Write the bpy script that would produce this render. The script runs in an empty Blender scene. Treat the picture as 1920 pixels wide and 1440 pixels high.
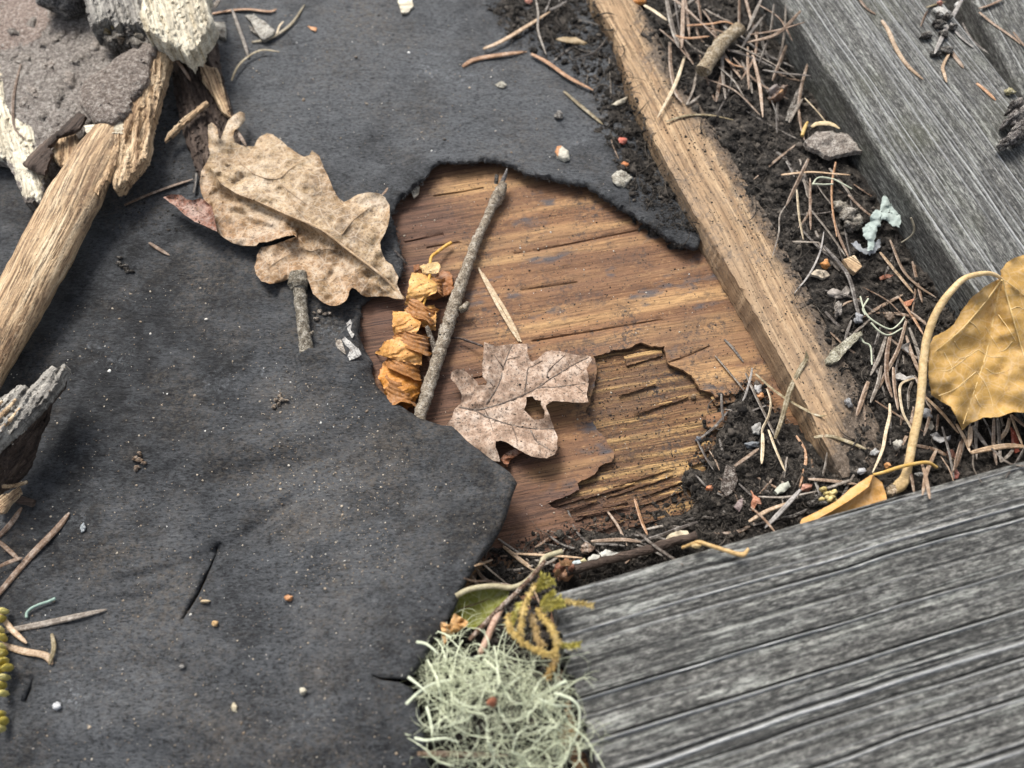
import bpy, math, random
import numpy as np
from mathutils import Vector, Matrix, geometry
from mathutils.bvhtree import BVHTree

scene = bpy.context.scene
COL = scene.collection
MM = 0.001

# ------------------------------------------------------------------ camera
TILT = math.radians(27.0)
HFOV = math.radians(65.0)
DIST = 0.29
TANH = math.tan(HFOV / 2)
CAM = np.array([0.0, -DIST * math.sin(TILT), DIST * math.cos(TILT)])
FWD = np.array([0.0, math.sin(TILT), -math.cos(TILT)])
UPV = np.array([0.0, math.cos(TILT), math.sin(TILT)])
RGT = np.array([1.0, 0.0, 0.0])
cd = bpy.data.cameras.new("camera")
cam = bpy.data.objects.new("camera", cd)
COL.objects.link(cam)
cam.location = CAM
cam.rotation_euler = (TILT, 0, 0)
cd.sensor_width = 36.0
cd.lens = 18.0 / TANH
cd.clip_start = 0.01
cd.clip_end = 20.0
cd.dof.use_dof = True
cd.dof.focus_distance = 0.283
cd.dof.aperture_fstop = 9.0
scene.camera = cam

# ------------------------------------------------------------------ light
SUN_EL, SUN_AZ = math.radians(52), math.radians(-28)     # az measured from +Y, negative = towards -X
world = bpy.data.worlds.new("World")
scene.world = world
world.use_nodes = True
wn = world.node_tree
wn.nodes.clear()
sky = wn.nodes.new("ShaderNodeTexSky")
sky.sky_type = 'NISHITA'
sky.sun_disc = False
sky.sun_elevation = SUN_EL
sky.sun_rotation = SUN_AZ
sky.dust_density = 4.0
hs = wn.nodes.new("ShaderNodeHueSaturation")              # overcast: the blue washes out
hs.inputs['Saturation'].default_value = 0.42
bg = wn.nodes.new("ShaderNodeBackground")
bg.inputs['Strength'].default_value = 0.070
wo = wn.nodes.new("ShaderNodeOutputWorld")
wn.links.new(sky.outputs[0], hs.inputs['Color'])
wn.links.new(hs.outputs[0], bg.inputs['Color'])
wn.links.new(bg.outputs[0], wo.inputs['Surface'])
sd = bpy.data.lights.new("sun", 'SUN')
sd.energy = 1.5
sd.angle = math.radians(22)
sd.color = (1.0, 0.965, 0.91)
sun = bpy.data.objects.new("sun", sd)
COL.objects.link(sun)
sv = Vector((math.sin(SUN_AZ) * math.cos(SUN_EL), math.cos(SUN_AZ) * math.cos(SUN_EL), math.sin(SUN_EL)))
sun.rotation_euler = sv.to_track_quat('Z', 'Y').to_euler()
vs = scene.view_settings
vs.view_transform = 'Standard'
vs.look = 'None'
vs.gamma = 1.0
vs.use_curve_mapping = False
vs.exposure = 1.55
scene.render.engine = 'CYCLES'
scene.cycles.max_bounces = 6

# ------------------------------------------------------------------ maths
def W(px, py, z):
    """photo point (1920x1440) at height z (m) -> world point; arrays allowed"""
    px = np.asarray(px, float); py = np.asarray(py, float); z = np.asarray(z, float)
    u = (px - 960) / 960 * TANH; v = -(py - 720) / 960 * TANH
    d = FWD[None, :] + u.reshape(-1, 1) * RGT + v.reshape(-1, 1) * UPV
    t = (z.reshape(-1) - CAM[2]) / d[:, 2]
    return CAM + t[:, None] * d

def pxm(px, py, z=0.0):
    """metres per photo pixel at that point"""
    p = W([px], [py], [z])[0]
    return float((p - CAM) @ FWD) * TANH / 960

def hsh(ix, iy, seed):
    h = (ix.astype(np.int64) * 374761393 + iy.astype(np.int64) * 668265263 + seed * 974711) & 0x7fffffff
    h = ((h ^ (h >> 13)) * 1274126177) & 0x7fffffff
    h = h ^ (h >> 16)
    return (h & 0xffff) / 65535.0 * 2 - 1

def vn(x, y, seed=0):
    x = np.asarray(x, float); y = np.asarray(y, float)
    xi = np.floor(x); yi = np.floor(y); xf = x - xi; yf = y - yi
    xi = xi.astype(np.int64); yi = yi.astype(np.int64)
    u = xf * xf * xf * (xf * (xf * 6 - 15) + 10); v = yf * yf * yf * (yf * (yf * 6 - 15) + 10)
    a = hsh(xi, yi, seed); b = hsh(xi + 1, yi, seed); c = hsh(xi, yi + 1, seed); d = hsh(xi + 1, yi + 1, seed)
    return (a * (1 - u) + b * u) * (1 - v) + (c * (1 - u) + d * u) * v

def fbm(x, y, seed=0, octv=4, gain=0.5):
    s = 0; a = 1.0
    for i in range(octv):
        s = s + a * vn(x, y, seed + i * 17); x = np.asarray(x) * 2.03; y = np.asarray(y) * 2.03; a *= gain
    return s

def sst(a, b, x):
    t = np.clip((np.asarray(x, float) - a) / (b - a), 0, 1)
    return t * t * (3 - 2 * t)

def inpoly(px, py, poly):
    poly = np.asarray(poly, float); r = np.zeros(len(px), bool)
    x2, y2 = poly[-1]
    for x1, y1 in poly:
        if y1 != y2:
            c = ((y1 > py) != (y2 > py)) & (px < (x2 - x1) * (py - y1) / (y2 - y1) + x1)
            r ^= c
        x2, y2 = x1, y1
    return r

def dpoly(px, py, line, closed=False):
    """distance to a polyline, its nearest parameter (index+fraction) and signed side (cross product)"""
    L = np.asarray(line, float)
    if closed: L = np.vstack([L, L[:1]])
    best = np.full(len(px), 1e18); par = np.zeros(len(px)); side = np.zeros(len(px))
    for i in range(len(L) - 1):
        a = L[i]; e = L[i + 1] - a; l2 = max(float(e @ e), 1e-9)
        t = np.clip(((px - a[0]) * e[0] + (py - a[1]) * e[1]) / l2, 0, 1)
        dx = px - a[0] - t * e[0]; dy = py - a[1] - t * e[1]
        d = dx * dx + dy * dy; m = d < best
        best[m] = d[m]; par[m] = i + t[m]; side[m] = (e[0] * dy - e[1] * dx)[m]
    return np.sqrt(best), par, np.sign(side)

def resample(poly, step, closed=True):
    P = np.asarray(poly, float)
    if closed: P = np.vstack([P, P[:1]])
    out = []
    for i in range(len(P) - 1):
        a, b = P[i], P[i + 1]; n = max(1, int(round(np.hypot(*(b - a)) / step)))
        for k in range(n): out.append(a + (b - a) * k / n)
    if not closed: out.append(P[-1])
    return np.array(out)

def roughen(poly, step, amp, seed=0, freq=0.11):
    P = resample(poly, step)
    n = np.roll(P, -1, 0) - np.roll(P, 1, 0)
    n = np.stack([n[:, 1], -n[:, 0]], 1); n /= np.maximum(np.hypot(n[:, 0], n[:, 1])[:, None], 1e-6)
    a = vn(P[:, 0] * freq, P[:, 1] * freq, seed) * 0.6 + vn(P[:, 0] * freq * 2.7, P[:, 1] * freq * 2.7, seed + 5) * 0.5
    return P + n * (a * amp)[:, None]

def catmull(pts, n=6):
    P = [np.asarray(p, float) for p in pts]
    if len(P) == 2:
        return np.array([P[0] + (P[1] - P[0]) * i / (n * 1.0) for i in range(n + 1)])
    P = [2 * P[0] - P[1]] + P + [2 * P[-1] - P[-2]]
    out = []
    for i in range(1, len(P) - 2):
        p0, p1, p2, p3 = P[i - 1:i + 3]
        for k in range(n):
            t = k / n
            out.append(0.5 * (2 * p1 + (p2 - p0) * t + (2 * p0 - 5 * p1 + 4 * p2 - p3) * t * t + (3 * p1 - p0 - 3 * p2 + p3) * t ** 3))
    out.append(P[-2])
    return np.array(out)

# ------------------------------------------------------------------ objects
def put(name, verts, faces, mat, parent=None, origin=None, rot=0.0, sharp=50, color=None, base=None):
    """ONE mesh object from world-space vertices; origin at its foot, rotated rot about Z"""
    V = np.asarray(verts, float)
    if origin is None:
        origin = np.array([(V[:, 0].min() + V[:, 0].max()) / 2, (V[:, 1].min() + V[:, 1].max()) / 2, V[:, 2].min()])
    origin = np.asarray(origin, float)
    L = V - origin
    if rot:
        c, s = math.cos(-rot), math.sin(-rot)
        L = np.stack([L[:, 0] * c - L[:, 1] * s, L[:, 0] * s + L[:, 1] * c, L[:, 2]], 1)
    me = bpy.data.meshes.new(name)
    me.from_pydata(L.tolist(), [], faces if isinstance(faces, list) else faces.tolist())
    me.polygons.foreach_set("use_smooth", [True] * len(me.polygons))
    if sharp: me.set_sharp_from_angle(angle=math.radians(sharp))
    me.materials.append(mat)
    o = bpy.data.objects.new(name, me)
    COL.objects.link(o)
    o.location = origin
    o.rotation_euler = (0, 0, rot)
    if color is not None: o.color = (*[float(q) for q in color], 1)
    if parent is not None: adopt(o, parent)
    return o

def adopt(o, parent):
    o.parent = parent
    o.matrix_parent_inverse = parent.matrix_basis.inverted()

def tag(o, label, cat=None, group=None, kind=None):
    if label: o["label"] = label
    if cat: o["category"] = cat
    if group: o["group"] = group
    if kind: o["kind"] = kind
    return o

def empty(name, loc):
    o = bpy.data.objects.new(name, None)
    o.empty_display_size = 0.01
    COL.objects.link(o); o.location = loc
    return o

def sheet_geo(outline, zfun, thick, grid, holes=(), extra=None, jit=0.25, seed=1):
    O = np.asarray(outline, float)
    loops = [O] + [np.asarray(h, float) for h in holes]
    x0, y0 = O.min(0); x1, y1 = O.max(0)
    gx, gy = np.meshgrid(np.arange(x0, x1, grid), np.arange(y0, y1, grid))
    gx = gx.ravel(); gy = gy.ravel()
    rs = np.random.RandomState(seed)
    gx = gx + rs.uniform(-jit, jit, len(gx)) * grid; gy = gy + rs.uniform(-jit, jit, len(gy)) * grid
    if extra is not None:
        e = np.asarray(extra, float); gx = np.concatenate([gx, e[:, 0]]); gy = np.concatenate([gy, e[:, 1]])
    m = inpoly(gx, gy, O)
    for h in loops[1:]: m &= ~inpoly(gx, gy, h)
    gx, gy = gx[m], gy[m]
    for l in loops:
        d, _, _ = dpoly(gx, gy, l, True); k = d > grid * 0.35; gx, gy = gx[k], gy[k]
    pts = [tuple(p) for l in loops for p in l] + list(zip(gx, gy))
    edges = []; b = 0
    for l in loops:
        n = len(l); edges += [(b + i, b + (i + 1) % n) for i in range(n)]; b += n
    r = geometry.delaunay_2d_cdt([Vector(p) for p in pts], edges, [], 0, 1e-7)
    P = np.array([tuple(v) for v in r[0]]); T = np.array(r[2])
    c = P[T].mean(1)
    k = inpoly(c[:, 0], c[:, 1], O)
    for h in loops[1:]: k &= ~inpoly(c[:, 0], c[:, 1], h)
    T = T[k]
    a2 = (P[T[:, 1], 0] - P[T[:, 0], 0]) * (P[T[:, 2], 1] - P[T[:, 0], 1]) - (P[T[:, 2], 0] - P[T[:, 0], 0]) * (P[T[:, 1], 1] - P[T[:, 0], 1])
    T[a2 > 0] = T[a2 > 0][:, ::-1]                    # photo y runs down: clockwise there = upward here
    d = np.full(len(P), 1e9)
    for l in loops:
        dd, _, _ = dpoly(P[:, 0], P[:, 1], l, True); d = np.minimum(d, dd)
    z = zfun(P[:, 0], P[:, 1], d)
    top = W(P[:, 0], P[:, 1], z)
    n = len(P)
    th = thick(P[:, 0], P[:, 1], d) if callable(thick) else np.full(n, thick)
    bot = top.copy(); bot[:, 2] -= th
    ecount = {}
    for t in T:
        for i in range(3):
            e = (int(t[i]), int(t[(i + 1) % 3])); ecount[e] = 1
    walls = []
    for (i, j) in ecount:
        if (j, i) not in ecount: walls.append([j, i, i + n, j + n])
    faces = T.tolist() + (T[:, ::-1] + n).tolist() + walls
    return np.vstack([top, bot]), faces

def sheet(name, outline, zfun, thick, grid, mat, parent=None, holes=(), extra=None, rough=None, rot=0.0, seed=1, sharp=50, color=None, origin=None):
    if rough: outline = roughen(outline, rough[0], rough[1], seed, *(rough[2:]))
    V, F = sheet_geo(outline, zfun, thick, grid, holes, extra, seed=seed)
    return put(name, V, F, mat, parent, rot=rot, sharp=sharp, color=color, origin=origin)

def sweep(P, R, prof, caps=True, up=np.array([0, 0, 1.0]), roll=0.0):
    """sweep a profile (k x 2: across, up; units of radius) along world points P with radius R"""
    P = np.asarray(P, float); n = len(P); k = len(prof)
    T = np.gradient(P, axis=0); T /= np.maximum(np.linalg.norm(T, axis=1)[:, None], 1e-12)
    S = np.cross(T, up); ln = np.linalg.norm(S, axis=1)
    S[ln < 0.05] = RGT; S /= np.linalg.norm(S, axis=1)[:, None]
    N = np.cross(S, T)
    rl = np.broadcast_to(np.asarray(roll, float), (n,))
    c, s = np.cos(rl)[:, None], np.sin(rl)[:, None]
    S, N = S * c + N * s, N * c - S * s
    R = np.broadcast_to(np.asarray(R, float), (n,)) if np.ndim(R) < 2 else np.asarray(R)
    prof = np.asarray(prof, float)
    rr = R[:, None, None] if R.ndim == 1 else R[:, :, None]
    V = P[:, None, :] + (S[:, None, :] * prof[None, :, 0:1] + N[:, None, :] * prof[None, :, 1:2]) * rr
    V = V.reshape(-1, 3)
    F = []
    for i in range(n - 1):
        for j in range(k):
            a = i * k + j; b = i * k + (j + 1) % k
            F.append([a, b, b + k, a + k])
    if caps:
        F.append(list(range(k - 1, -1, -1))); F.append(list(range((n - 1) * k, n * k)))
    return V, F

def ring(k, fl=1.0):
    return [(math.cos(2 * math.pi * i / k), math.sin(2 * math.pi * i / k) * fl) for i in range(k)]

NEEDLE = [(-1, 0.0), (-0.75, 0.38), (-0.3, 0.46), (0, 0.26), (0.3, 0.46), (0.75, 0.38), (1, 0.0), (0.45, -0.32), (-0.45, -0.32)]

def joinmesh(parts):
    V = []; F = []; b = 0
    for v, f in parts:
        V.append(np.asarray(v)); F += [[i + b for i in q] for q in f]; b += len(v)
    return np.vstack(V), F

# ico spheres for lumps
def ico(sub):
    import bmesh
    bm = bmesh.new(); bmesh.ops.create_icosphere(bm, subdivisions=sub, radius=1.0)
    bm.verts.ensure_lookup_table()
    v = np.array([tuple(x.co) for x in bm.verts]); f = [[x.index for x in q.verts] for q in bm.faces]
    bm.free(); return v, f
ICO = {s: ico(s) for s in (1, 2, 3, 4)}

# ------------------------------------------------------------------ materials
class NB:
    def __init__(self, name):
        self.m = bpy.data.materials.new(name); self.m.use_nodes = True
        self.t = self.m.node_tree; self.t.nodes.clear()
        self.out = self.n("ShaderNodeOutputMaterial"); self.b = self.n("ShaderNodeBsdfPrincipled")
        self.l(self.b.outputs[0], self.out.inputs[0])
        tc = self.n("ShaderNodeTexCoord"); self.obj = tc.outputs['Object']
    def n(self, t, **k):
        x = self.t.nodes.new(t)
        for a, v in k.items(): setattr(x, a, v)
        return x
    def l(self, a, b): self.t.links.new(a, b)
    def sset(self, sock, v):
        if hasattr(v, 'is_output') or isinstance(v, bpy.types.NodeSocket): self.l(v, sock)
        elif isinstance(v, (tuple, list)): sock.default_value = (*v, 1) if len(v) == 3 and sock.type == 'RGBA' else v
        else: sock.default_value = v
    def map(self, sc=(1, 1, 1), loc=(0, 0, 0), vec=None):
        m = self.n("ShaderNodeMapping"); self.l(vec or self.obj, m.inputs[0])
        m.inputs['Scale'].default_value = sc; m.inputs['Location'].default_value = loc
        return m.outputs[0]
    def noise(self, scale, detail=4, rough=0.55, vec=None, dist=0.0):
        x = self.n("ShaderNodeTexNoise"); self.l(vec or self.obj, x.inputs['Vector'])
        x.inputs['Scale'].default_value = scale; x.inputs['Detail'].default_value = detail
        x.inputs['Roughness'].default_value = rough; x.inputs['Distortion'].default_value = dist
        return x.outputs[0]
    def vor(self, scale, vec=None, feat='F1', out='Distance', rnd=1.0):
        x = self.n("ShaderNodeTexVoronoi", feature=feat); self.l(vec or self.obj, x.inputs['Vector'])
        x.inputs['Scale'].default_value = scale; x.inputs['Randomness'].default_value = rnd
        return x.outputs[out]
    def ramp(self, fac, stops, interp='LINEAR'):
        x = self.n("ShaderNodeValToRGB"); e = x.color_ramp; e.interpolation = interp
        while len(e.elements) < len(stops): e.elements.new(0.5)
        for el, (p, c) in zip(e.elements, stops):
            el.position = p; el.color = (*c, 1) if isinstance(c, tuple) else (c, c, c, 1)
        self.l(fac, x.inputs[0]); return x.outputs[0]
    def rng(self, fac, a, b, c=0.0, d=1.0):
        x = self.n("ShaderNodeMapRange"); x.clamp = True
        self.sset(x.inputs[0], fac)
        for i, v in enumerate((a, b, c, d)): x.inputs[i + 1].default_value = v
        return x.outputs[0]
    def mix(self, fac, a, b, mode='MIX'):
        x = self.n("ShaderNodeMix", data_type='RGBA', blend_type=mode)
        self.sset(x.inputs[0], fac); self.sset(x.inputs[6], a); self.sset(x.inputs[7], b)
        return x.outputs[2]
    def math(self, op, a, b=0.0):
        x = self.n("ShaderNodeMath", operation=op); self.sset(x.inputs[0], a); self.sset(x.inputs[1], b)
        return x.outputs[0]
    def attr(self, name, out='Fac'):
        x = self.n("ShaderNodeAttribute"); x.attribute_name = name; return x.outputs[out]
    def info(self, out):
        return self.n("ShaderNodeObjectInfo").outputs[out]
    def bump(self, h, dist, strength=1.0, prev=None):
        x = self.n("ShaderNodeBump"); x.inputs['Strength'].default_value = strength
        x.inputs['Distance'].default_value = dist; self.l(h, x.inputs['Height'])
        if prev: self.l(prev, x.inputs['Normal'])
        return x.outputs[0]
    def done(self, color, rough=0.8, normal=None, spec=0.3, **k):
        self.sset(self.b.inputs['Base Color'], color); self.sset(self.b.inputs['Roughness'], rough)
        self.b.inputs['Specular IOR Level'].default_value = spec
        if normal: self.l(normal, self.b.inputs['Normal'])
        for a, v in k.items(): self.sset(self.b.inputs[a.replace('_', ' ')], v)
        return self.m

def mat_felt():
    b = NB("black_bitumen_felt")
    big = b.noise(26, 5, 0.6); mid = b.noise(150, 6, 0.72, b.map((0.8, 1.3, 1))); fin = b.noise(900, 5, 0.8, b.map((0.7, 1.4, 1)))
    dust_sheen = b.attr("dust")  # dust together with sky sheen painted into the felt colour
    c = b.ramp(mid, [(0.32, (0.0072, 0.0076, 0.0085)), (0.5, (0.022, 0.0235, 0.026)), (0.68, (0.052, 0.0555, 0.060))])
    grey = b.math('MULTIPLY', b.rng(b.math('ADD', b.noise(60, 5, 0.7), b.math('MULTIPLY', dust_sheen, 0.35)), 0.45, 0.85), 0.8)
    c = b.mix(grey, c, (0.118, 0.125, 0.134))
    c = b.mix(b.rng(fin, 0.50, 0.38, 0, 0.85), c, (0.004, 0.004, 0.005))
    c = b.mix(b.math('MULTIPLY', b.rng(fin, 0.54, 0.66), b.math('ADD', b.math('MULTIPLY', dust_sheen, 0.5), 0.25)), c, (0.15, 0.152, 0.155))
    dust = b.math('MULTIPLY', b.rng(big, 0.45, 0.64), b.rng(b.noise(560, 5, 0.85), 0.46, 0.60))
    c = b.mix(b.math('MULTIPLY', dust, 0.48), c, (0.170, 0.140, 0.108))
    film = b.math('MULTIPLY', b.rng(b.math('ADD', b.attr('film'), b.math('MULTIPLY', b.math('SUBTRACT', b.noise(90, 5, 0.75), 0.5), 1.6)), 0.35, 0.9), b.rng(b.noise(480, 5, 0.85), 0.42, 0.58))
    c = b.mix(b.math('MULTIPLY', film, 0.36), c, (0.150, 0.125, 0.100))
    pale = b.math('MULTIPLY', b.rng(b.noise(27, 4, 0.6, b.map(loc=(3, 1, 0))), 0.60, 0.74), b.rng(b.noise(520, 5, 0.85), 0.52, 0.64))
    c = b.mix(b.math('MULTIPLY', pale, 0.8), c, (0.33, 0.35, 0.37))
    wr = b.noise(200, 6, 0.7, b.map((0.6, 1.5, 1)), 0.6)
    nrm = b.bump(wr, 0.0017, 1.0); nrm = b.bump(fin, 0.0009, 1.0, nrm)
    return b.done(c, b.rng(big, 0.3, 0.7, 0.56, 0.78), nrm, 0.26)

def grainvec(b, sx, sy, wob=0.004, wscale=30):
    """object coordinates stretched along local X, with the lines wandering a little"""
    nz = b.n("ShaderNodeTexNoise"); b.l(b.map((0.5, 1, 1)), nz.inputs['Vector']); nz.inputs['Scale'].default_value = wscale; nz.inputs['Detail'].default_value = 2
    s = b.n("ShaderNodeVectorMath", operation='SUBTRACT'); b.l(nz.outputs['Color'], s.inputs[0]); s.inputs[1].default_value = (0.5, 0.5, 0.5)
    m = b.n("ShaderNodeVectorMath", operation='SCALE'); b.l(s.outputs[0], m.inputs[0]); m.inputs['Scale'].default_value = wob
    a = b.n("ShaderNodeVectorMath", operation='ADD'); b.l(m.outputs[0], a.inputs[0]); b.l(b.obj, a.inputs[1])
    return b.map((sx, sy, sy), vec=a.outputs[0])

def mat_wood(name, dark, mid, light, g1=(14, 420), g2=(40, 1500), moldc=(0.035, 0.033, 0.034), mold=0.6, specks=0.8, blue=0.0, rough=0.75, bumpd=0.0005, stain=None, stain_amt=0.0, wob=0.004, fineamt=0.6, dirtattr=False, damp=False):
    b = NB(name)
    v1 = grainvec(b, g1[0], g1[1], wob); v2 = grainvec(b, g2[0], g2[1], wob)
    a = b.noise(1, 4, 0.6, v1); f = b.noise(1, 3, 0.65, v2)
    c = b.ramp(a, [(0.30, dark), (0.50, mid), (0.68, light)])
    c = b.mix(b.rng(f, 0.52, 0.38, 0, fineamt), c, tuple(x * 0.38 for x in dark))
    c = b.mix(b.rng(b.noise(900, 4, 0.75, b.map((0.5, 1, 1))), 0.56, 0.70, 0, 0.45), c, tuple(min(1, x * 1.25) for x in light))
    if stain: c = b.mix(b.math('MULTIPLY', b.rng(b.noise(38, 4, 0.6, b.map((0.4, 1, 1))), 0.45, 0.66), stain_amt), c, stain)
    mo = b.math('MULTIPLY', b.rng(b.noise(55, 4, 0.7), 0.46, 0.66), b.rng(b.noise(600, 4, 0.75), 0.46, 0.58))
    c = b.mix(b.math('MULTIPLY', mo, mold), c, moldc)
    if blue: c = b.mix(b.math('MULTIPLY', b.rng(b.noise(120, 3, 0.6, b.map((0.5, 1, 1), (2, 0, 0))), 0.60, 0.70), blue), c, (0.06, 0.065, 0.075))
    sp = b.rng(b.vor(720), 0.26, 0.17)
    sp = b.math('MULTIPLY', sp, b.rng(b.vor(720, out='Color'), 0.62, 0.66))
    c = b.mix(b.math('MULTIPLY', sp, specks), c, (0.03, 0.025, 0.02))
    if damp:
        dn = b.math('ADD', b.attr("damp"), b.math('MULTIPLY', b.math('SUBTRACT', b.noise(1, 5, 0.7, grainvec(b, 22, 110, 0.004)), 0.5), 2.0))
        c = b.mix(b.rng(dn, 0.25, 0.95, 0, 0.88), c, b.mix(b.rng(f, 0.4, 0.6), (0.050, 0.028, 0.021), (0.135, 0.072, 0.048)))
    if dirtattr:
        dn = b.math('ADD', b.attr("dirt"), b.math('MULTIPLY', b.math('SUBTRACT', b.noise(170, 6, 0.75), 0.5), 2.2))
        c = b.mix(b.rng(dn, 0.35, 0.95, 0, 0.88), c, b.ramp(b.noise(800, 5, 0.8), [(0.36, (0.022, 0.018, 0.015)), (0.52, (0.075, 0.060, 0.048)), (0.66, (0.21, 0.17, 0.135))]))
    nrm = b.bump(a, bumpd, 0.8); nrm = b.bump(f, bumpd * 0.6, 0.9, nrm); nrm = b.bump(b.noise(700, 4, 0.7), bumpd * 0.8, 0.8, nrm)
    return b.done(c, rough, nrm, 0.25)

def mat_weathered(name, sc=1.0, green=0.0, lines=0.8):
    b = NB(name)
    g = b.noise(1, 6, 0.8, b.map((300 * sc, 950 * sc, 950 * sc))); f = b.noise(1, 5, 0.72, grainvec(b, 16 * sc, 1300 * sc, 0.001))
    ridge = b.attr("ridge"); groove = b.attr("groove")
    c = b.ramp(g, [(0.36, (0.017, 0.017, 0.017)), (0.46, (0.062, 0.061, 0.057)), (0.56, (0.160, 0.158, 0.146)), (0.67, (0.36, 0.355, 0.325))])
    blot = b.noise(1, 6, 0.75, b.map((18 * sc, 130 * sc, 130 * sc)))
    c = b.mix(b.rng(blot, 0.52, 0.64, 0, 0.5), c, (0.045, 0.046, 0.045))
    blot2 = b.noise(1, 6, 0.78, b.map((30 * sc, 230 * sc, 230 * sc), (5, 2, 0)))
    c = b.mix(b.math('MULTIPLY', b.rng(blot2, 0.52, 0.62), b.rng(g, 0.40, 0.55, 0.2, 0.75)), c, (0.40, 0.41, 0.375))
    c = b.mix(b.rng(f, 0.50, 0.38, 0, 0.75), c, (0.018, 0.018, 0.017))
    if green: c = b.mix(b.rng(b.noise(40, 4, 0.6), 0.5, 0.7, 0, green), c, (0.10, 0.105, 0.05))
    c = b.mix(b.math('MULTIPLY', groove, 0.82), c, (0.012, 0.012, 0.012))
    c = b.mix(b.math('MULTIPLY', b.math('MULTIPLY', ridge, b.rng(g, 0.34, 0.50, 0.45, 1.0)), lines), c, (0.52, 0.53, 0.53))
    nrm = b.bump(f, 0.0004, 0.9); nrm = b.bump(g, 0.0006, 1.0, nrm)
    return b.done(c, 0.7, nrm, 0.3)

def mat_soil():
    b = NB("dark_humus")
    a = b.noise(330, 6, 0.7); t = b.attr("tone")
    a2 = b.noise(1300, 5, 0.8)
    c = b.ramp(a, [(0.36, (0.009, 0.008, 0.007)), (0.5, (0.033, 0.028, 0.0235)), (0.60, (0.082, 0.071, 0.060)), (0.70, (0.19, 0.17, 0.148))])
    c = b.mix(b.rng(a2, 0.54, 0.68, 0, 0.6), c, (0.21, 0.19, 0.165)); c = b.mix(b.rng(a2, 0.5, 0.36, 0, 0.7), c, (0.010, 0.009, 0.008))
    c = b.mix(b.rng(t, 0.5, 1.0, 0, 0.9), c, (0.17, 0.145, 0.12))
    c = b.mix(b.rng(t, 0.4, 0.0, 0, 0.7), c, (0.008, 0.007, 0.0065))
    nrm = b.bump(b.noise(900, 5, 0.8), 0.0016, 1.0)
    return b.done(c, 0.75, nrm, 0.22)

def mat_obj(name, var=0.5, spots=0.5, spotc=(0.03, 0.025, 0.02), rough=0.65, bumpd=0.0003, spec=0.3, nscale=260, spotscale=900, dirt=0.0, transl=0.0, stretch=(1, 1, 1), ltm=0.38, brown=None, net=0.0):
    """colour from the object's own colour, mottled"""
    b = NB(name)
    oc = b.info('Color')
    rv = b.n("ShaderNodeVectorMath", operation='ADD'); b.l(b.obj, rv.inputs[0])
    sc = b.n("ShaderNodeVectorMath", operation='SCALE'); sc.inputs[0].default_value = (3, 5, 7); b.l(b.info('Random'), sc.inputs['Scale']); b.l(sc.outputs[0], rv.inputs[1])
    v = b.map(stretch, vec=rv.outputs[0])
    a = b.noise(nscale, 6, 0.7, v); a2 = b.noise(nscale * 4.5, 4, 0.75, v)
    dk = b.mix(1.0, oc, (0.36, 0.32, 0.30), 'MULTIPLY'); lt = b.mix(ltm, oc, (0.78, 0.73, 0.65))
    if brown:
        dk = b.mix(b.attr("brown"), dk, tuple(q * 0.4 for q in brown)); oc = b.mix(b.attr("brown"), oc, brown)
    c = b.mix(b.rng(a, 0.54, 0.34, 0, var), oc, dk); c = b.mix(b.rng(a, 0.50, 0.68, 0, var), c, lt)
    c = b.mix(b.rng(a2, 0.50, 0.34, 0, var), c, dk); c = b.mix(b.rng(a2, 0.52, 0.68, 0, var * 0.7), c, lt)
    s = b.math('MULTIPLY', b.rng(b.vor(spotscale, v), 0.30, 0.16), b.rng(b.vor(spotscale, v, out='Color'), 0.50, 0.60, 0, 0.75))
    s2 = b.rng(b.noise(spotscale * 1.7, 4, 0.85, v), 0.55, 0.62)
    s = b.math('MAXIMUM', s, s2)
    c = b.mix(b.math('MULTIPLY', s, spots), c, spotc)
    if net:
        ve = b.rng(b.vor(net, v, 'DISTANCE_TO_EDGE'), 0.0, 0.10); ve2 = b.rng(b.vor(net * 0.36, v, 'DISTANCE_TO_EDGE'), 0.0, 0.035)
        c = b.mix(b.math('MULTIPLY', b.math('SUBTRACT', 1.0, ve), 0.22), c, lt); c = b.mix(b.math('MULTIPLY', b.math('SUBTRACT', 1.0, ve2), 0.40), c, lt)
        c = b.mix(b.rng(b.noise(150, 4, 0.8, v), 0.60, 0.70, 0, 0.55), c, (0.20, 0.095, 0.03))
    if dirt: c = b.mix(b.rng(b.noise(90, 5, 0.7, v), 0.52, 0.66, 0, dirt), c, (0.05, 0.045, 0.04))
    nrm = b.bump(b.noise(nscale * 3, 4, 0.65, v), bumpd, 1.0)
    m = b.done(c, rough, nrm, spec)
    if transl:
        tr = b.n("ShaderNodeBsdfTranslucent"); b.l(c, tr.inputs[0]); mx = b.n("ShaderNodeMixShader"); mx.inputs[0].default_value = transl
        b.l(b.b.outputs[0], mx.inputs[1]); b.l(tr.outputs[0], mx.inputs[2]); b.l(mx.outputs[0], b.out.inputs[0])
    return m

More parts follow.
